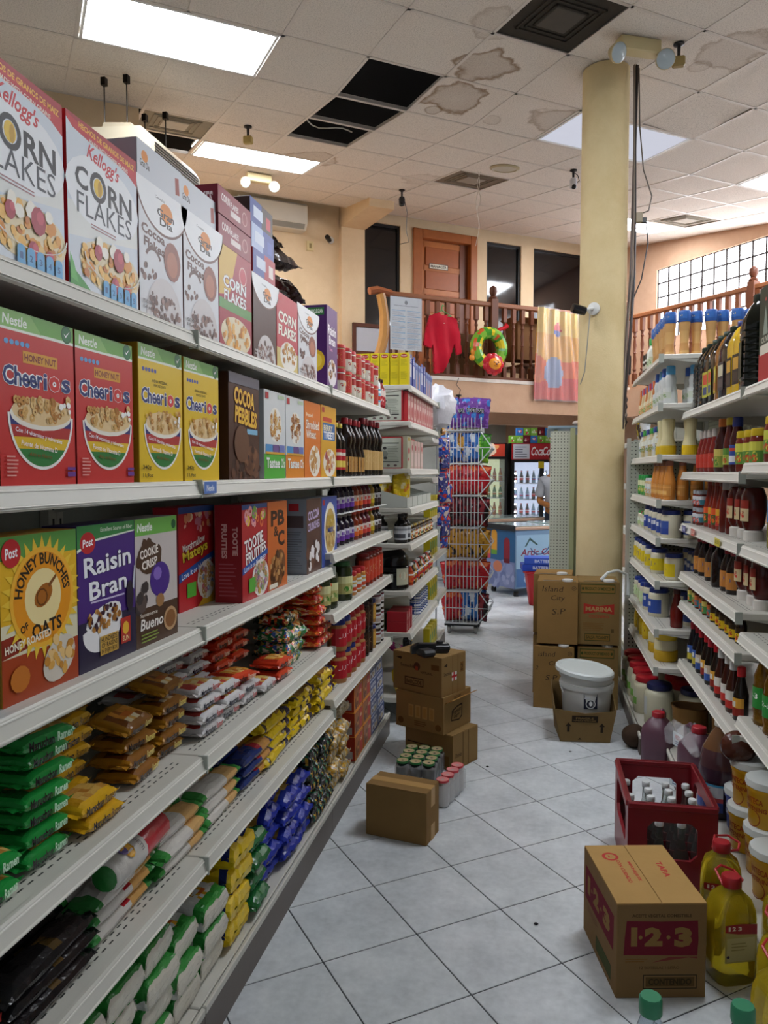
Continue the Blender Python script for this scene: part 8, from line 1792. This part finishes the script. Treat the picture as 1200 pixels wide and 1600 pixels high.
# ================================================================== PERSON partly hidden behind the shelf end
def person():
    t = thing('person', 'person in a light grey shirt reaching forward beside the freezer', 'person', (.21, 10.9, 0), 0)
    def skin(name, verts, edges, radii, mat, root):
        me = bpy.data.meshes.new(name); me.from_pydata(verts, edges, [])
        o = link(name, me, t); md = o.modifiers.new('skin', 'SKIN'); md.use_smooth_shade = True
        for v, r in zip(me.skin_vertices[0].data, radii): v.radius = (r, r) if not isinstance(r, tuple) else r; v.use_root = False
        me.skin_vertices[0].data[root].use_root = True
        sb_ = o.modifiers.new('sub', 'SUBSURF'); sb_.levels = 2; sb_.render_levels = 2
        dg = bpy.context.evaluated_depsgraph_get(); m2 = bpy.data.meshes.new_from_object(o.evaluated_get(dg))
        o.modifiers.clear(); o.data = m2; m2.materials.clear(); m2.materials.append(MATS[mat])
        at = m2.color_attributes.get('Col') or m2.color_attributes.new('Col', 'FLOAT_COLOR', 'CORNER')
        m2.polygons.foreach_set('use_smooth', [True] * len(m2.polygons))
        return o, m2
    def paint(m2, c):
        at = m2.color_attributes['Col']; at.data.foreach_set('color', list(C(c)) * len(m2.loops))
    V = [(0, 0, .92), (0, 0, 1.08), (0, -.01, 1.25), (0, -.01, 1.40), (0, 0, 1.48), (0, -.01, 1.56), (0, -.02, 1.66),
         (-.17, 0, 1.37), (-.23, .02, 1.08), (-.05, -.20, 1.02), (.02, -.26, 1.02), (.17, 0, 1.37), (.22, .0, 1.10), (.12, -.20, 1.04), (.06, -.26, 1.04),
         (-.09, 0, .88), (-.10, 0, .48), (-.10, .02, .09), (-.10, -.12, .04), (.09, 0, .88), (.10, 0, .48), (.10, .02, .09), (.10, -.12, .04)]
    Ed = [(0, 1), (1, 2), (2, 3), (3, 4), (4, 5), (5, 6), (3, 7), (7, 8), (8, 9), (9, 10), (3, 11), (11, 12), (12, 13), (13, 14), (0, 15), (15, 16), (16, 17), (17, 18), (0, 19), (19, 20), (20, 21), (21, 22)]
    Rr = [(.15, .11), (.14, .10), (.16, .11), (.14, .09), .055, .065, .10, .06, .045, .036, .03, .06, .045, .036, .03, .085, .06, .045, .035, .085, .06, .045, .035]
    o, m2 = skin('body', V, Ed, Rr, 'skin', 0)
    at = m2.color_attributes['Col']; buf = []
    for p in m2.polygons:
        c = p.center
        col = '#b8783f' if c.z < 1.46 else '#a86c3c'
        if c.z < .93: col = '#2c3444'
        if c.z < .10: col = '#2a2422'
        buf += list(C(col)) * p.loop_total
    at.data.foreach_set('color', buf)
    V = [(0, 0, .88), (0, 0, 1.08), (0, -.01, 1.25), (0, -.01, 1.39), (0, 0, 1.455), (-.17, 0, 1.37), (-.215, .01, 1.20), (-.225, .015, 1.14), (.17, 0, 1.37), (.205, 0, 1.20)]
    o, m2 = skin('shirt', V, [(0, 1), (1, 2), (2, 3), (3, 4), (3, 5), (5, 6), (6, 7), (3, 8), (8, 9)], [(.17, .125), (.16, .12), (.175, .125), (.155, .105), .075, .08, .075, .08, .08, .075], 'rough', 0); paint(m2, '#b4b8c0')
    m = MB(); m.sphere((0, -.0, 1.70), .105, '#1c1512', 14, 10, (.95, 1.08, 1.0)); m.v = [v if not (v[1] < -.04 and v[2] < 1.73) else (v[0], v[1] + .07, v[2]) for v in m.v]; link('hair', m.mesh('hair', 'rough', 40), t)
    m = MB()
    for sx in (-1, 1): m.sphere((sx * .035, -.118, 1.67), .011, '#e8e4de', 8, 6); m.sphere((sx * .035, -.126, 1.67), .006, '#1c1512', 6, 5); m.sphere((sx * .098, 0, 1.66), .024, '#a86c3c', 8, 6, (.4, .8, 1.2))
    m.sphere((0, -.128, 1.645), .015, '#a2663a', 8, 6, (.8, 1, 1.5)); m.sphere((0, -.115, 1.607), .022, '#8a4a3c', 8, 5, (1.2, .4, .35)); link('face', m.mesh('face', 'skin', 40), t)
    for sx, hx, hz in ((-1, .02, 1.02), (1, .06, 1.04)):
        m = MB()
        for q in range(4): m.tube([(hx - .024 + .016 * q, -.27, hz), (hx - .026 + .017 * q, -.31 - .006 * (1.5 - abs(q - 1.5)), hz - .004), (hx - .026 + .017 * q, -.335 - .008 * (1.5 - abs(q - 1.5)), hz - .022)], [.009, .008, .006], '#b8783f', 6)
        m.tube([(hx - sx * .02, -.255, hz), (hx - sx * .05, -.28, hz - .004), (hx - sx * .052, -.30, hz - .012)], [.011, .009, .007], '#b8783f', 6); m.sphere((hx, -.262, hz), .034, '#b8783f', 8, 6, (1, 1, .5)); link('hand', m.mesh('hand', 'skin', 40), t)
person()
# ================================================================== ON AND ABOVE THE BALCONY
def bthing(name, label, cat, a, b, z, group=None): return thing(name, label, cat, BW(a, b, z), PHI, group)
# printed notice
a = Art(.41, .61); a.rect(0, 0, 1, 1, '#b8bcc4').ell(.5, .90, .05, .04, '#5a5e68', 12).text('Department of Natural Resources', .12, .82, .76, .03, '#3a3e48', .02)
for q in range(7): a.rect(.05, .74 - .105 * q, .42, .012, '#4a8ab8').rect(.53, .74 - .105 * q, .42, .012, '#4a8ab8').lines(.05, .66 - .105 * q, .40, .07, 4, '#7a7e88', .3, q).lines(.53, .66 - .105 * q, .40, .07, 4, '#7a7e88', .3, q + 9)
t = bthing('notice_sheet', 'laminated white printed notice tied to the balcony rail', 'notice', 3.965, RB - .075, 2.91)
m = MB(); m.box(0, .41, 0, .003, 0, .61, '#b8bcc4'); link('sheet', m.mesh('sheet', 'card'), t)
link('print', a.emit(MB(), lambda u, v, l: (u, -.0005 - l, v)).mesh('print', 'card'), t)
m = MB(); m.box(-.004, .414, -.006, -.004, -.004, .614, '#ffffff'); link('lamination', m.mesh('lamination', 'thin_glass'), t)
# red T-shirt on a green hanger
t = bthing('tshirt', 'red T-shirt on a green hanger hung from the balcony rail', 'T-shirt', 4.64, RB - .09, 3.38)
out = [(-.05, 0), (-.02, -.03), (.04, -.03), (.08, -.005), (.20, -.06), (.25, -.30), (.265, -.46), (.19, -.49), (.165, -.34), (.13, -.46), (.07, -.60), (.02, -.70), (-.10, -.72), (-.125, -.56), (-.14, -.38), (-.165, -.43), (-.235, -.39), (-.215, -.20), (-.17, -.05)]
def inside(x, z):
    c = False
    for (x0, z0), (x1, z1) in zip(out, out[1:] + out[:1]):
        if (z0 > z) != (z1 > z) and x < (x1 - x0) * (z - z0) / (z1 - z0) + x0: c = not c
    return c
q_ = .009; cells = {(i, j) for i in range(-30, 32) for j in range(-84, 1) if inside((i + .5) * q_, (j + .5) * q_)}
m = MB(); ix = {}
def sv(i, j, s):
    k = (i, j, s)
    if k not in ix:
        x, z = i * q_, j * q_; ix[k] = len(m.v)
        m.v.append((x, .016 * math.sin(x * 34 + z * 6) * min(1, -z * 2.5) + .03 * noise.noise(Vector((x, 0, z)) * 5) - s * .02, z))
    return ix[k]
for i, j in cells:
    for s in (1, -1):
        f = (sv(i, j, s), sv(i + 1, j, s), sv(i + 1, j + 1, s), sv(i, j + 1, s)); m.f.append(f if s > 0 else f[::-1]); m.c.append(C('#b8142c'))
    for di, dj, p0, p1 in ((-1, 0, (i, j), (i, j + 1)), (1, 0, (i + 1, j), (i + 1, j + 1)), (0, -1, (i, j), (i + 1, j)), (0, 1, (i, j + 1), (i + 1, j + 1))):
        if (i + di, j + dj) not in cells: m.f.append((sv(*p0, 1), sv(*p1, 1), sv(*p1, -1), sv(*p0, -1))); m.c.append(C('#a01226'))
link('fabric', m.mesh('fabric', 'rough', 85), t)
m = MB(); m.box(-.004, .010, -.05, -.045, -.13, -.125, '#e8e0d8'); link('chest_mark', m.mesh('chest_mark', 'card'), t)
m = MB(); m.tube([(.13, 0, -.03), (.0, 0, .03), (-.12, 0, -.03), (.13, 0, -.03)], .007, '#2f8a3a', 6); m.tube([(0, 0, .03), (.0, 0, .07), (.02, .02, .10), (.05, .03, .09)], .006, '#2f8a3a', 6); link('hanger', m.mesh('hanger', 'plastic', True), t)
# inflatable ring with lion face
t = bthing('swim_ring', 'inflatable swim ring with leaf pattern and orange lion face', 'swim ring', 5.27, RB - .14, 3.0)
m = MB(); nR, nr = 28, 12; R0, r0 = .185, .075
for i in range(nR):
    for j in range(nr):
        q = []
        for di, dj in ((0, 0), (1, 0), (1, 1), (0, 1)):
            u = 2 * PI * (i + di) / nR; v = 2 * PI * (j + dj) / nr
            q.append(((R0 + r0 * math.cos(v)) * math.cos(u), r0 * math.sin(v), (R0 + r0 * math.cos(v)) * math.sin(u)))
        r = noise.noise(Vector((math.cos(2 * PI * i / nR) * 1.9, math.sin(2 * PI * i / nR) * 1.9, j * .35)))
        m.add(q, [(0, 1, 2, 3)], '#d8c22c' if r > .18 else ('#3f8f2c' if r > -.1 else ('#c85a2c' if r < -.38 else '#7ab03c')))
link('ring', m.mesh('ring', 'shiny', 60), t)
m = MB()
for k in range(9): an = 2 * PI * k / 9; m.sphere((.02 + .10 * math.cos(an), -.07, -.20 + .085 * math.sin(an)), .055, '#b8202c', 10, 7, (1, .5, 1))
m.sphere((.02, -.075, -.20), .12, '#b8202c', 14, 10, (1.05, .45, .9)); link('mane', m.mesh('mane', 'shiny', 60), t)
m = MB(); m.sphere((.02, -.11, -.20), .085, '#e0912c', 14, 10, (1.05, .4, .85)); fo = link('face', m.mesh('face', 'shiny', 60), t)
m = MB()
for sx in (-1, 1): m.sphere((.02 + sx * .03, -.142, -.185), .009, '#2a1810', 8, 6)
m.sphere((.02, -.148, -.208), .012, '#5a2418', 8, 6, (1.3, .6, 1)); m.tube([(-.01, -.14, -.225), (.02, -.143, -.235), (.05, -.14, -.225)], .003, '#5a2418', 5); link('features', m.mesh('features', 'plastic', 40), fo)
m = MB(); m.sphere((-.22, -.02, -.06), .05, '#d88a2c', 10, 7, (1, .6, 1)); m.sphere((-.25, -.02, -.13), .04, '#d88a2c', 10, 7, (1, .6, 1)); m.tube([(.10, -.02, .20), (.15, -.02, .24), (.20, -.02, .25), (.25, -.02, .29)], [.02, .024, .024, .034], '#c8202c', 8); link('tail', m.mesh('tail', 'shiny', 60), t)
# poster in a plastic bag
t = bthing('bagged_poster', 'yellow and red poster in a clear plastic bag hung over the rail', 'poster', 5.93, RB - .15, 2.41)
m = MB(); nx, nz = 40, 44; H_ = 1.15
def pp(i, j):
    u = i / nx; v = j / nz; w = .80 - .24 * v * (1 - .3 * v) + .02 * math.sin(v * 5)
    return ((.03 + .02 * v) + w * (u - .0) * 1.0 - .02 * (1 - v), .022 * math.sin(u * 22 + v * 2.2) * (1 - .3 * v) + .01 * math.sin(u * 47) - .03 * v, H_ * v - .05 * u * v)
import itertools
for i, j in itertools.product(range(nx), range(nz)):
    u = (i + .5) / nx; v = (j + .5) / nz
    k_ = noise.noise(Vector((u * 3, v * 3, 2)))
    col = '#c8382c' if v < .22 + .08 * k_ else ('#d8642c' if v < .45 + .1 * k_ else ('#d8a040' if v < .72 else '#dcb85a'))
    if (u - .38) ** 2 / .045 + (v - .30) ** 2 / .03 < 1: col = '#8a98b8'
    if (u - .48) ** 2 / .012 + (v - .78) ** 2 / .006 < 1: col = '#c82c30' if v > .775 else '#2f4494'
    m.add([pp(i, j), pp(i + 1, j), pp(i + 1, j + 1), pp(i, j + 1)], [(0, 1, 2, 3)], col)
link('print', m.mesh('print', 'film', 60), t)
m = MB()
for i, j in itertools.product(range(nx), range(nz)):
    q = [pp(i, j), pp(i + 1, j), pp(i + 1, j + 1), pp(i, j + 1)]
    m.add([(x + .02 * (x - .35), y - .018 + .008 * math.sin(x * 60 + z * 4), z * 1.03 - .02) for x, y, z in q], [(0, 1, 2, 3)], '#ffffff')
link('plastic_bag', m.mesh('plastic_bag', 'wrap', 60), t)
# cartons on the balcony
for a_, b_, w_, h_, c_, lb in ((6.35, 8.75, .42, .50, '#6b4a2c', 'dark brown open carton on the balcony behind the poster'), (7.0, 8.85, .40, .40, '#b07a5c', 'pinkish open carton on the balcony beside the pillar'), (7.40, 8.5, .2, .55, '#7a8498', 'grey-blue printed carton on the balcony at the pillar')):
    t = bthing('cardboard_box', lb, 'box', a_, b_, BZ + (.38 if w_ > .3 else .3))
    m = MB(); m.box(-w_ / 2, w_ / 2, 0, .3, 0, h_, c_, .003); link('carton', m.mesh('carton', 'corrugated'), t)
    m = MB(); m.box(-w_ / 2 - .1, -w_ / 2, 0, .3, h_ - .003, h_ + .003, c_, mat=Matrix.Translation((-w_ / 2, 0, h_)) @ Matrix.Rotation(.6, 4, 'Y') @ Matrix.Translation((w_ / 2, 0, -h_))); m.box(-w_ / 2, w_ / 2, -.10, 0, h_ - .003, h_ + .003, c_, mat=Matrix.Translation((0, 0, h_)) @ Matrix.Rotation(-.5, 4, 'X') @ Matrix.Translation((0, 0, -h_))); link('flaps', m.mesh('flaps', 'corrugated'), t)
t = bthing('side_table', 'low brown table on the balcony under the cartons', 'table', 6.8, 8.65, BZ)
m = MB(); m.box(-.7, .6, -.1, .55, .26, .30, '#5a3a24', .004); link('table_top', m.mesh('table_top', 'wood'), t)
for x, y in ((-.65, -.05), (.55, -.05), (-.65, .5), (.55, .5)): m = MB(); m.box(x - .025, x + .025, y - .025, y + .025, 0, .26, '#5a3a24'); link('leg', m.mesh('leg', 'wood'), t)
put([('carton', MB().box(-.45, .45, 0, .35, 0, .62, '#6b4c30', .004).mesh('carton', 'corrugated'), []), ('print', Art(.9, .62).text('FURNITURE', .25, .5, .5, .12, '#3a2a1c', .02).flat().mesh('print', 'corrugated'), [])], 'cardboard_box', 'wide brown carton standing behind the balusters', 'box', tuple(BW(5.35, 8.55, BZ)), PHI)
# framed certificate on the wall left
t = bthing('picture_frame', 'dark wooden picture frame with white sheet left of the stair rail', 'picture frame', 4.03, WY - .12, 3.02)
m = MB()
for x0, x1, z0, z1 in ((-.02, .55, 0, .05), (-.02, .55, .36, .41), (-.02, .03, 0, .41), (.50, .55, 0, .41)): m.box(x0, x1, 0, .03, z0, z1, '#5a3324', .004)
link('frame', m.mesh('frame', 'wood'), t); m = MB(); m.box(.03, .50, .015, .022, .05, .36, '#b8bcc4'); link('sheet', m.mesh('sheet', 'card'), t)
# ---- air conditioners
t = bthing('air_conditioner', 'white wall-mounted air conditioner on the back wall', 'air conditioner', 2.50, WY - .22, 4.50)
m = MB(); m.prism([(.22, 0), (.06, .0), (.0, .07), (.0, .28), (.03, .31), (.22, .31)], 0, .86, '#c8c4b8', 'x'); link('housing', m.mesh('housing', 'plastic'), t)
m = MB(); m.prism([(.05, .012), (.012, .065), (.006, .06), (.045, .006)], .03, .83, '#8a8880', 'x'); link('air_flap', m.mesh('air_flap', 'plastic'), t)
t = thing('air_conditioner', 'large cream air conditioner hung from the ceiling above the cereal', 'air conditioner', (-2.75, 5.24, 3.77), RL)
m = MB(); m.prism([(0, .0), (.0, .10), (.03, .15), (.08, .20), (.46, .22), (.48, .20), (.48, .0)], 0, .81, '#a99f8a', 'x'); link('housing', m.mesh('housing', 'plastic'), t)
m = MB()
for q in range(5): m.box(.05, .77, -.008, .008, .012 + .02 * q, .020 + .02 * q, '#3a3630')
link('louvres', m.mesh('louvres', 'plastic'), t)
m = MB(); m.prism([(.18, .21), (.20, .265), (.42, .285), (.44, .22)], .08, .76, '#a59a84', 'x'); link('top_cover', m.mesh('top_cover', 'plastic'), t)
for x, y in ((.10, .24), (.10, .42), (.7, .24), (.7, .42)): m = MB(); m.tube([(x, y, .19), (x, y, .60)], .005, '#2a2622', 6); m.box(x - .02, x + .02, y - .018, y + .018, .555, .61, '#201c18'); link('hanger_rod', m.mesh('hanger_rod', 'metal'), t)
# ---- lamps, sensors, cameras on ceiling
def em_light(label, p, rz, s=1.0):
    t = thing('emergency_light', label, 'emergency light', p, rz, 'twin-head emergency lights')
    m = MB(); m.box(-.16 * s, .16 * s, -.05 * s, .05 * s, -.10 * s, 0, '#c8b88c', .008); link('housing', m.mesh('housing', 'plastic'), t)
    for sx in (-1, 1):
        m = MB(); m.lathe([(.0, .06), (.04, .05), (.068, .0), (.070, -.02), (.066, -.024)], '#b8a880', 16, cap=False); R_ = Matrix.Translation((sx * .19 * s, -.04 * s, -.13 * s)) @ Matrix.Rotation(sx * .5, 4, 'Y') @ Matrix.Rotation(-1.05, 4, 'X') @ Matrix.Scale(s, 4)
        h_ = link('lamp_head', MB().join(m, R_).mesh('lamp_head', 'plastic', 40), t)
        m = MB(); m.lathe([(.066, -.022), (.05, -.034), (.0, -.040)], '#a8b4b8', 16, cap=False); link('lens', MB().join(m, R_).mesh('lens', 'shiny', 40), h_)
em_light('cream twin-head emergency light on the ceiling by the pillar', (.60, 5.50, CH), math.radians(25), .92)
em_light('small twin-head emergency light near the far ceiling lamp', tuple(BW(2.45, 8.30, ceil_z(8.30) - .012)), PHI, .85)
def sensor(label, p, body, rz=0, wire=None, cam_=False):
    t = thing('sensor', label, 'security camera' if cam_ else 'sensor', p, rz)
    m = MB().lathe([(.035, 0), (.035, -.01), (.012, -.02), (.010, -.09)], '#17171a', 12, cap=True); link('mount', m.mesh('mount', 'plastic', 40), t)
    if cam_: m = MB().lathe([(.0, -.18), (.032, -.17), (.036, -.10), (.028, -.08), (.0, -.078)], body, 12); link('body', m.mesh('body', 'plastic', 40), t); m = MB(); m.sphere((0, -.02, -.165), .024, '#101014', 10, 7); link('lens', m.mesh('lens', 'shiny', 40), t)
    else: m = MB(); m.box(-.04, .04, -.025, .025, -.15, -.085, body, .008); link('body', m.mesh('body', 'plastic'), t)
    if wire: m = MB(); m.tube(wire, .004, '#17171a', 5); link('wire', m.mesh('wire', 'plastic'), t)
sensor('brass-coloured sensor on a short black stem right of the emergency light', (.87, 5.60, CH), '#8f7a44')
sensor('small yellowish sensor hanging before the far ceiling lamp', tuple(BW(1.90, 6.75, ceil_z(6.75))), '#b09a5c')
sensor('white dome camera on black bracket left of the pillar', tuple(BW(4.95, 6.15, ceil_z(6.15))), '#c8c8cc', .3, [(0, 0, -.02), (.05, .02, -.04), (.06, 0, -.10), (.03, 0, -.12)], True)
sensor('small black camera with dangling wire near the balcony ceiling', tuple(BW(4.0, 7.95, ceil_z(7.95))), '#1c1c20', 0, [(.03, 0, -.12), (.06, 0, -.25), (.05, 0, -.45), (.08, 0, -.58), (-.04, 0, -.60)], True)
t = thing('ceiling_speaker', 'round beige ceiling speaker beside the brown vent', 'speaker', tuple(BW(CI + CT * 3.5, rowb(3) - .32, ceil_z(rowb(3) - .32))), rot=(CA, 0, PHI))
link('rim', MB().lathe([(.145, .004), (.145, -.006), (.12, -.014), (.115, -.006)], '#a89a78', 24, cap=False).mesh('rim', 'plastic', 40), t); link('grille', MB().lathe([(.116, -.006), (.05, -.012), (.0, -.010)], '#b8b0a0', 20, cap=False).mesh('grille', 'rough', 40), t)
def wall_cam(label, p, rz):
    t = thing('security_camera', label, 'security camera', p, rz, 'bullet cameras')
    m = MB(); m.lathe([(.045, 0), (.045, .012), (.03, .02)], '#c8c8c4', 14); m.v = [(v[0], -v[2], v[1]) for v in m.v]; link('base', m.mesh('base', 'plastic', 40), t)
    m = MB(); m.tube([(0, -.02, 0), (-.02, -.06, -.01), (-.045, -.08, -.01)], .012, '#c8c8c4', 8); link('arm', m.mesh('arm', 'plastic', True), t)
    m = MB(); m.lathe([(.0, -.05), (.030, -.048), (.034, .03), (.03, .05), (.0, .052)], '#141416', 14); M_ = Matrix.Translation((-.07, -.10, -.012)) @ Matrix.Rotation(-.7, 4, 'Z') @ Matrix.Rotation(PI / 2 - .2, 4, 'X'); link('body', MB().join(m, M_).mesh('body', 'shiny', 40), t)
wall_cam('black and white bullet camera on the round pillar', (.355, 5.72, 2.64), -.45)
wall_cam('black and white bullet camera on the back wall by the pilaster', tuple(BW(3.75, WY - .002, 4.47)), PHI)
m = MB(); m.tube([(.325, 5.64, 2.62), (.31, 5.66, 2.4), (.295, 5.70, 2.2), (.27, 5.75, 2.12)], .004, '#8a8a84', 5); tag(link('camera_cable', m.mesh('camera_cable', 'plastic')), 'thin grey cable running down the pillar from its camera', 'cable')
# outlet box on the back wall
t = bthing('socket_box', 'small cream socket box on the back wall', 'socket', 3.42, WY - .03, 4.30); m = MB(); m.box(0, .09, 0, .03, 0, .12, '#cdbb8c', .004); link('cover', m.mesh('cover', 'plastic'), t); m = MB(); m.box(.03, .06, -.004, 0, .03, .09, '#8a7a50'); link('sockets', m.mesh('sockets', 'plastic'), t)
# cable bundle at the pillar
t = thing('cable_bundle', 'bundle of brown and black cables running down beside the pillar', 'cables', (.62, 5.80, 0), 0)
for i in range(6):
    m = MB(); c = ('#4a3a34', '#6a5a50', '#2a2424', '#5a4a44', '#8a7c70', '#1c1a1a')[i]; ph = i * 1.1
    m.tube([(.012 * math.cos(ph) + .006 * math.sin(z * 3 + i) - (.05 * max(0, (2.9 - z)) if z < 2.9 else 0), .012 * math.sin(ph), z) for z in [4.32 - .12 * k for k in range(22)]], .006, c, 5); link('cable', m.mesh('cable', 'plastic', True), t)
m = MB(); m.tube([(.02, 0, 4.3), (.03, -.01, 3.9), (.06, -.01, 3.6), (.12, 0, 3.42), (.10, 0, 3.32), (.04, 0, 3.30)], .005, '#5a5248', 5); link('loop_cable', m.mesh('loop_cable', 'plastic', True), t)
m = MB(); m.box(.015, .06, -.02, .02, 3.24, 3.31, '#8a7a5c', .004); m.box(.05, .09, -.015, .015, 3.235, 3.275, '#141414', .006); link('plug', m.mesh('plug', 'plastic'), t)
m = MB(); m.tube([(.085, 0, 3.25), (.10, 0, 3.1), (.06, 0, 2.85), (.0, 0, 2.7)], .005, '#141414', 5); link('loop_cable', m.mesh('loop_cable', 'plastic', True), t)
t = thing('power_adapter', 'black power box and tangled leads on the balcony corner by the pillar', 'power box', (.60, 6.1, 2.30), 0)
m = MB(); m.box(-.03, .05, -.02, .03, -.08, .06, '#151517', .004); link('box', m.mesh('box', 'plastic'), t)
for i in range(5):
    m = MB(); m.tube([(.0 + .03 * math.sin(k * 1.3 + i), .02 * math.cos(k + i), -.10 - .055 * k) for k in range(8)], .006, ('#1c1a1a', '#4a4440', '#8a8078')[i % 3], 5); link('lead', m.mesh('lead', 'plastic', True), t)
# white string hanging from the ceiling
for q, (dx, zz) in enumerate(((0, 3.7), (.012, 3.95))):
    m = MB(); b0 = BW(4.15 + dx, 6.6, 0)
    m.tube([tuple(b0 + E1 * (.02 * math.sin(k * .9 + q * 2)) + Vector((0, 0, 4.42 - (4.42 - zz) * k / 12))) for k in range(13)], .0022, '#c8c0b0', 4); tag(link('string', m.mesh('string', 'plastic')), ('longer', 'shorter')[q] + ' thin pale string hanging down before the office door', 'string')
# strip light under the balcony and hook camera
t = bthing('strip_light', 'white strip light fixed under the balcony beam', 'strip light', 5.4, RB + .12, 2.40); m = MB(); m.box(0, 1.1, 0, .12, 0, .08, '#c8c8cc', .006); link('housing', m.mesh('housing', 'enamel'), t); m = MB(); m.box(.03, 1.07, .02, .10, -.02, .0, '#d8d8dc', .006); link('diffuser', m.mesh('diffuser', 'plastic'), t)
sensor('black dome camera under the balcony beam above the chips rack', tuple(BW(4.86, RB - .12, 2.42)), '#1c1c20', .2, [(0, 0, -.02), (.02, 0, .06), (-.03, 0, .12), (.0, 0, .2)], True)
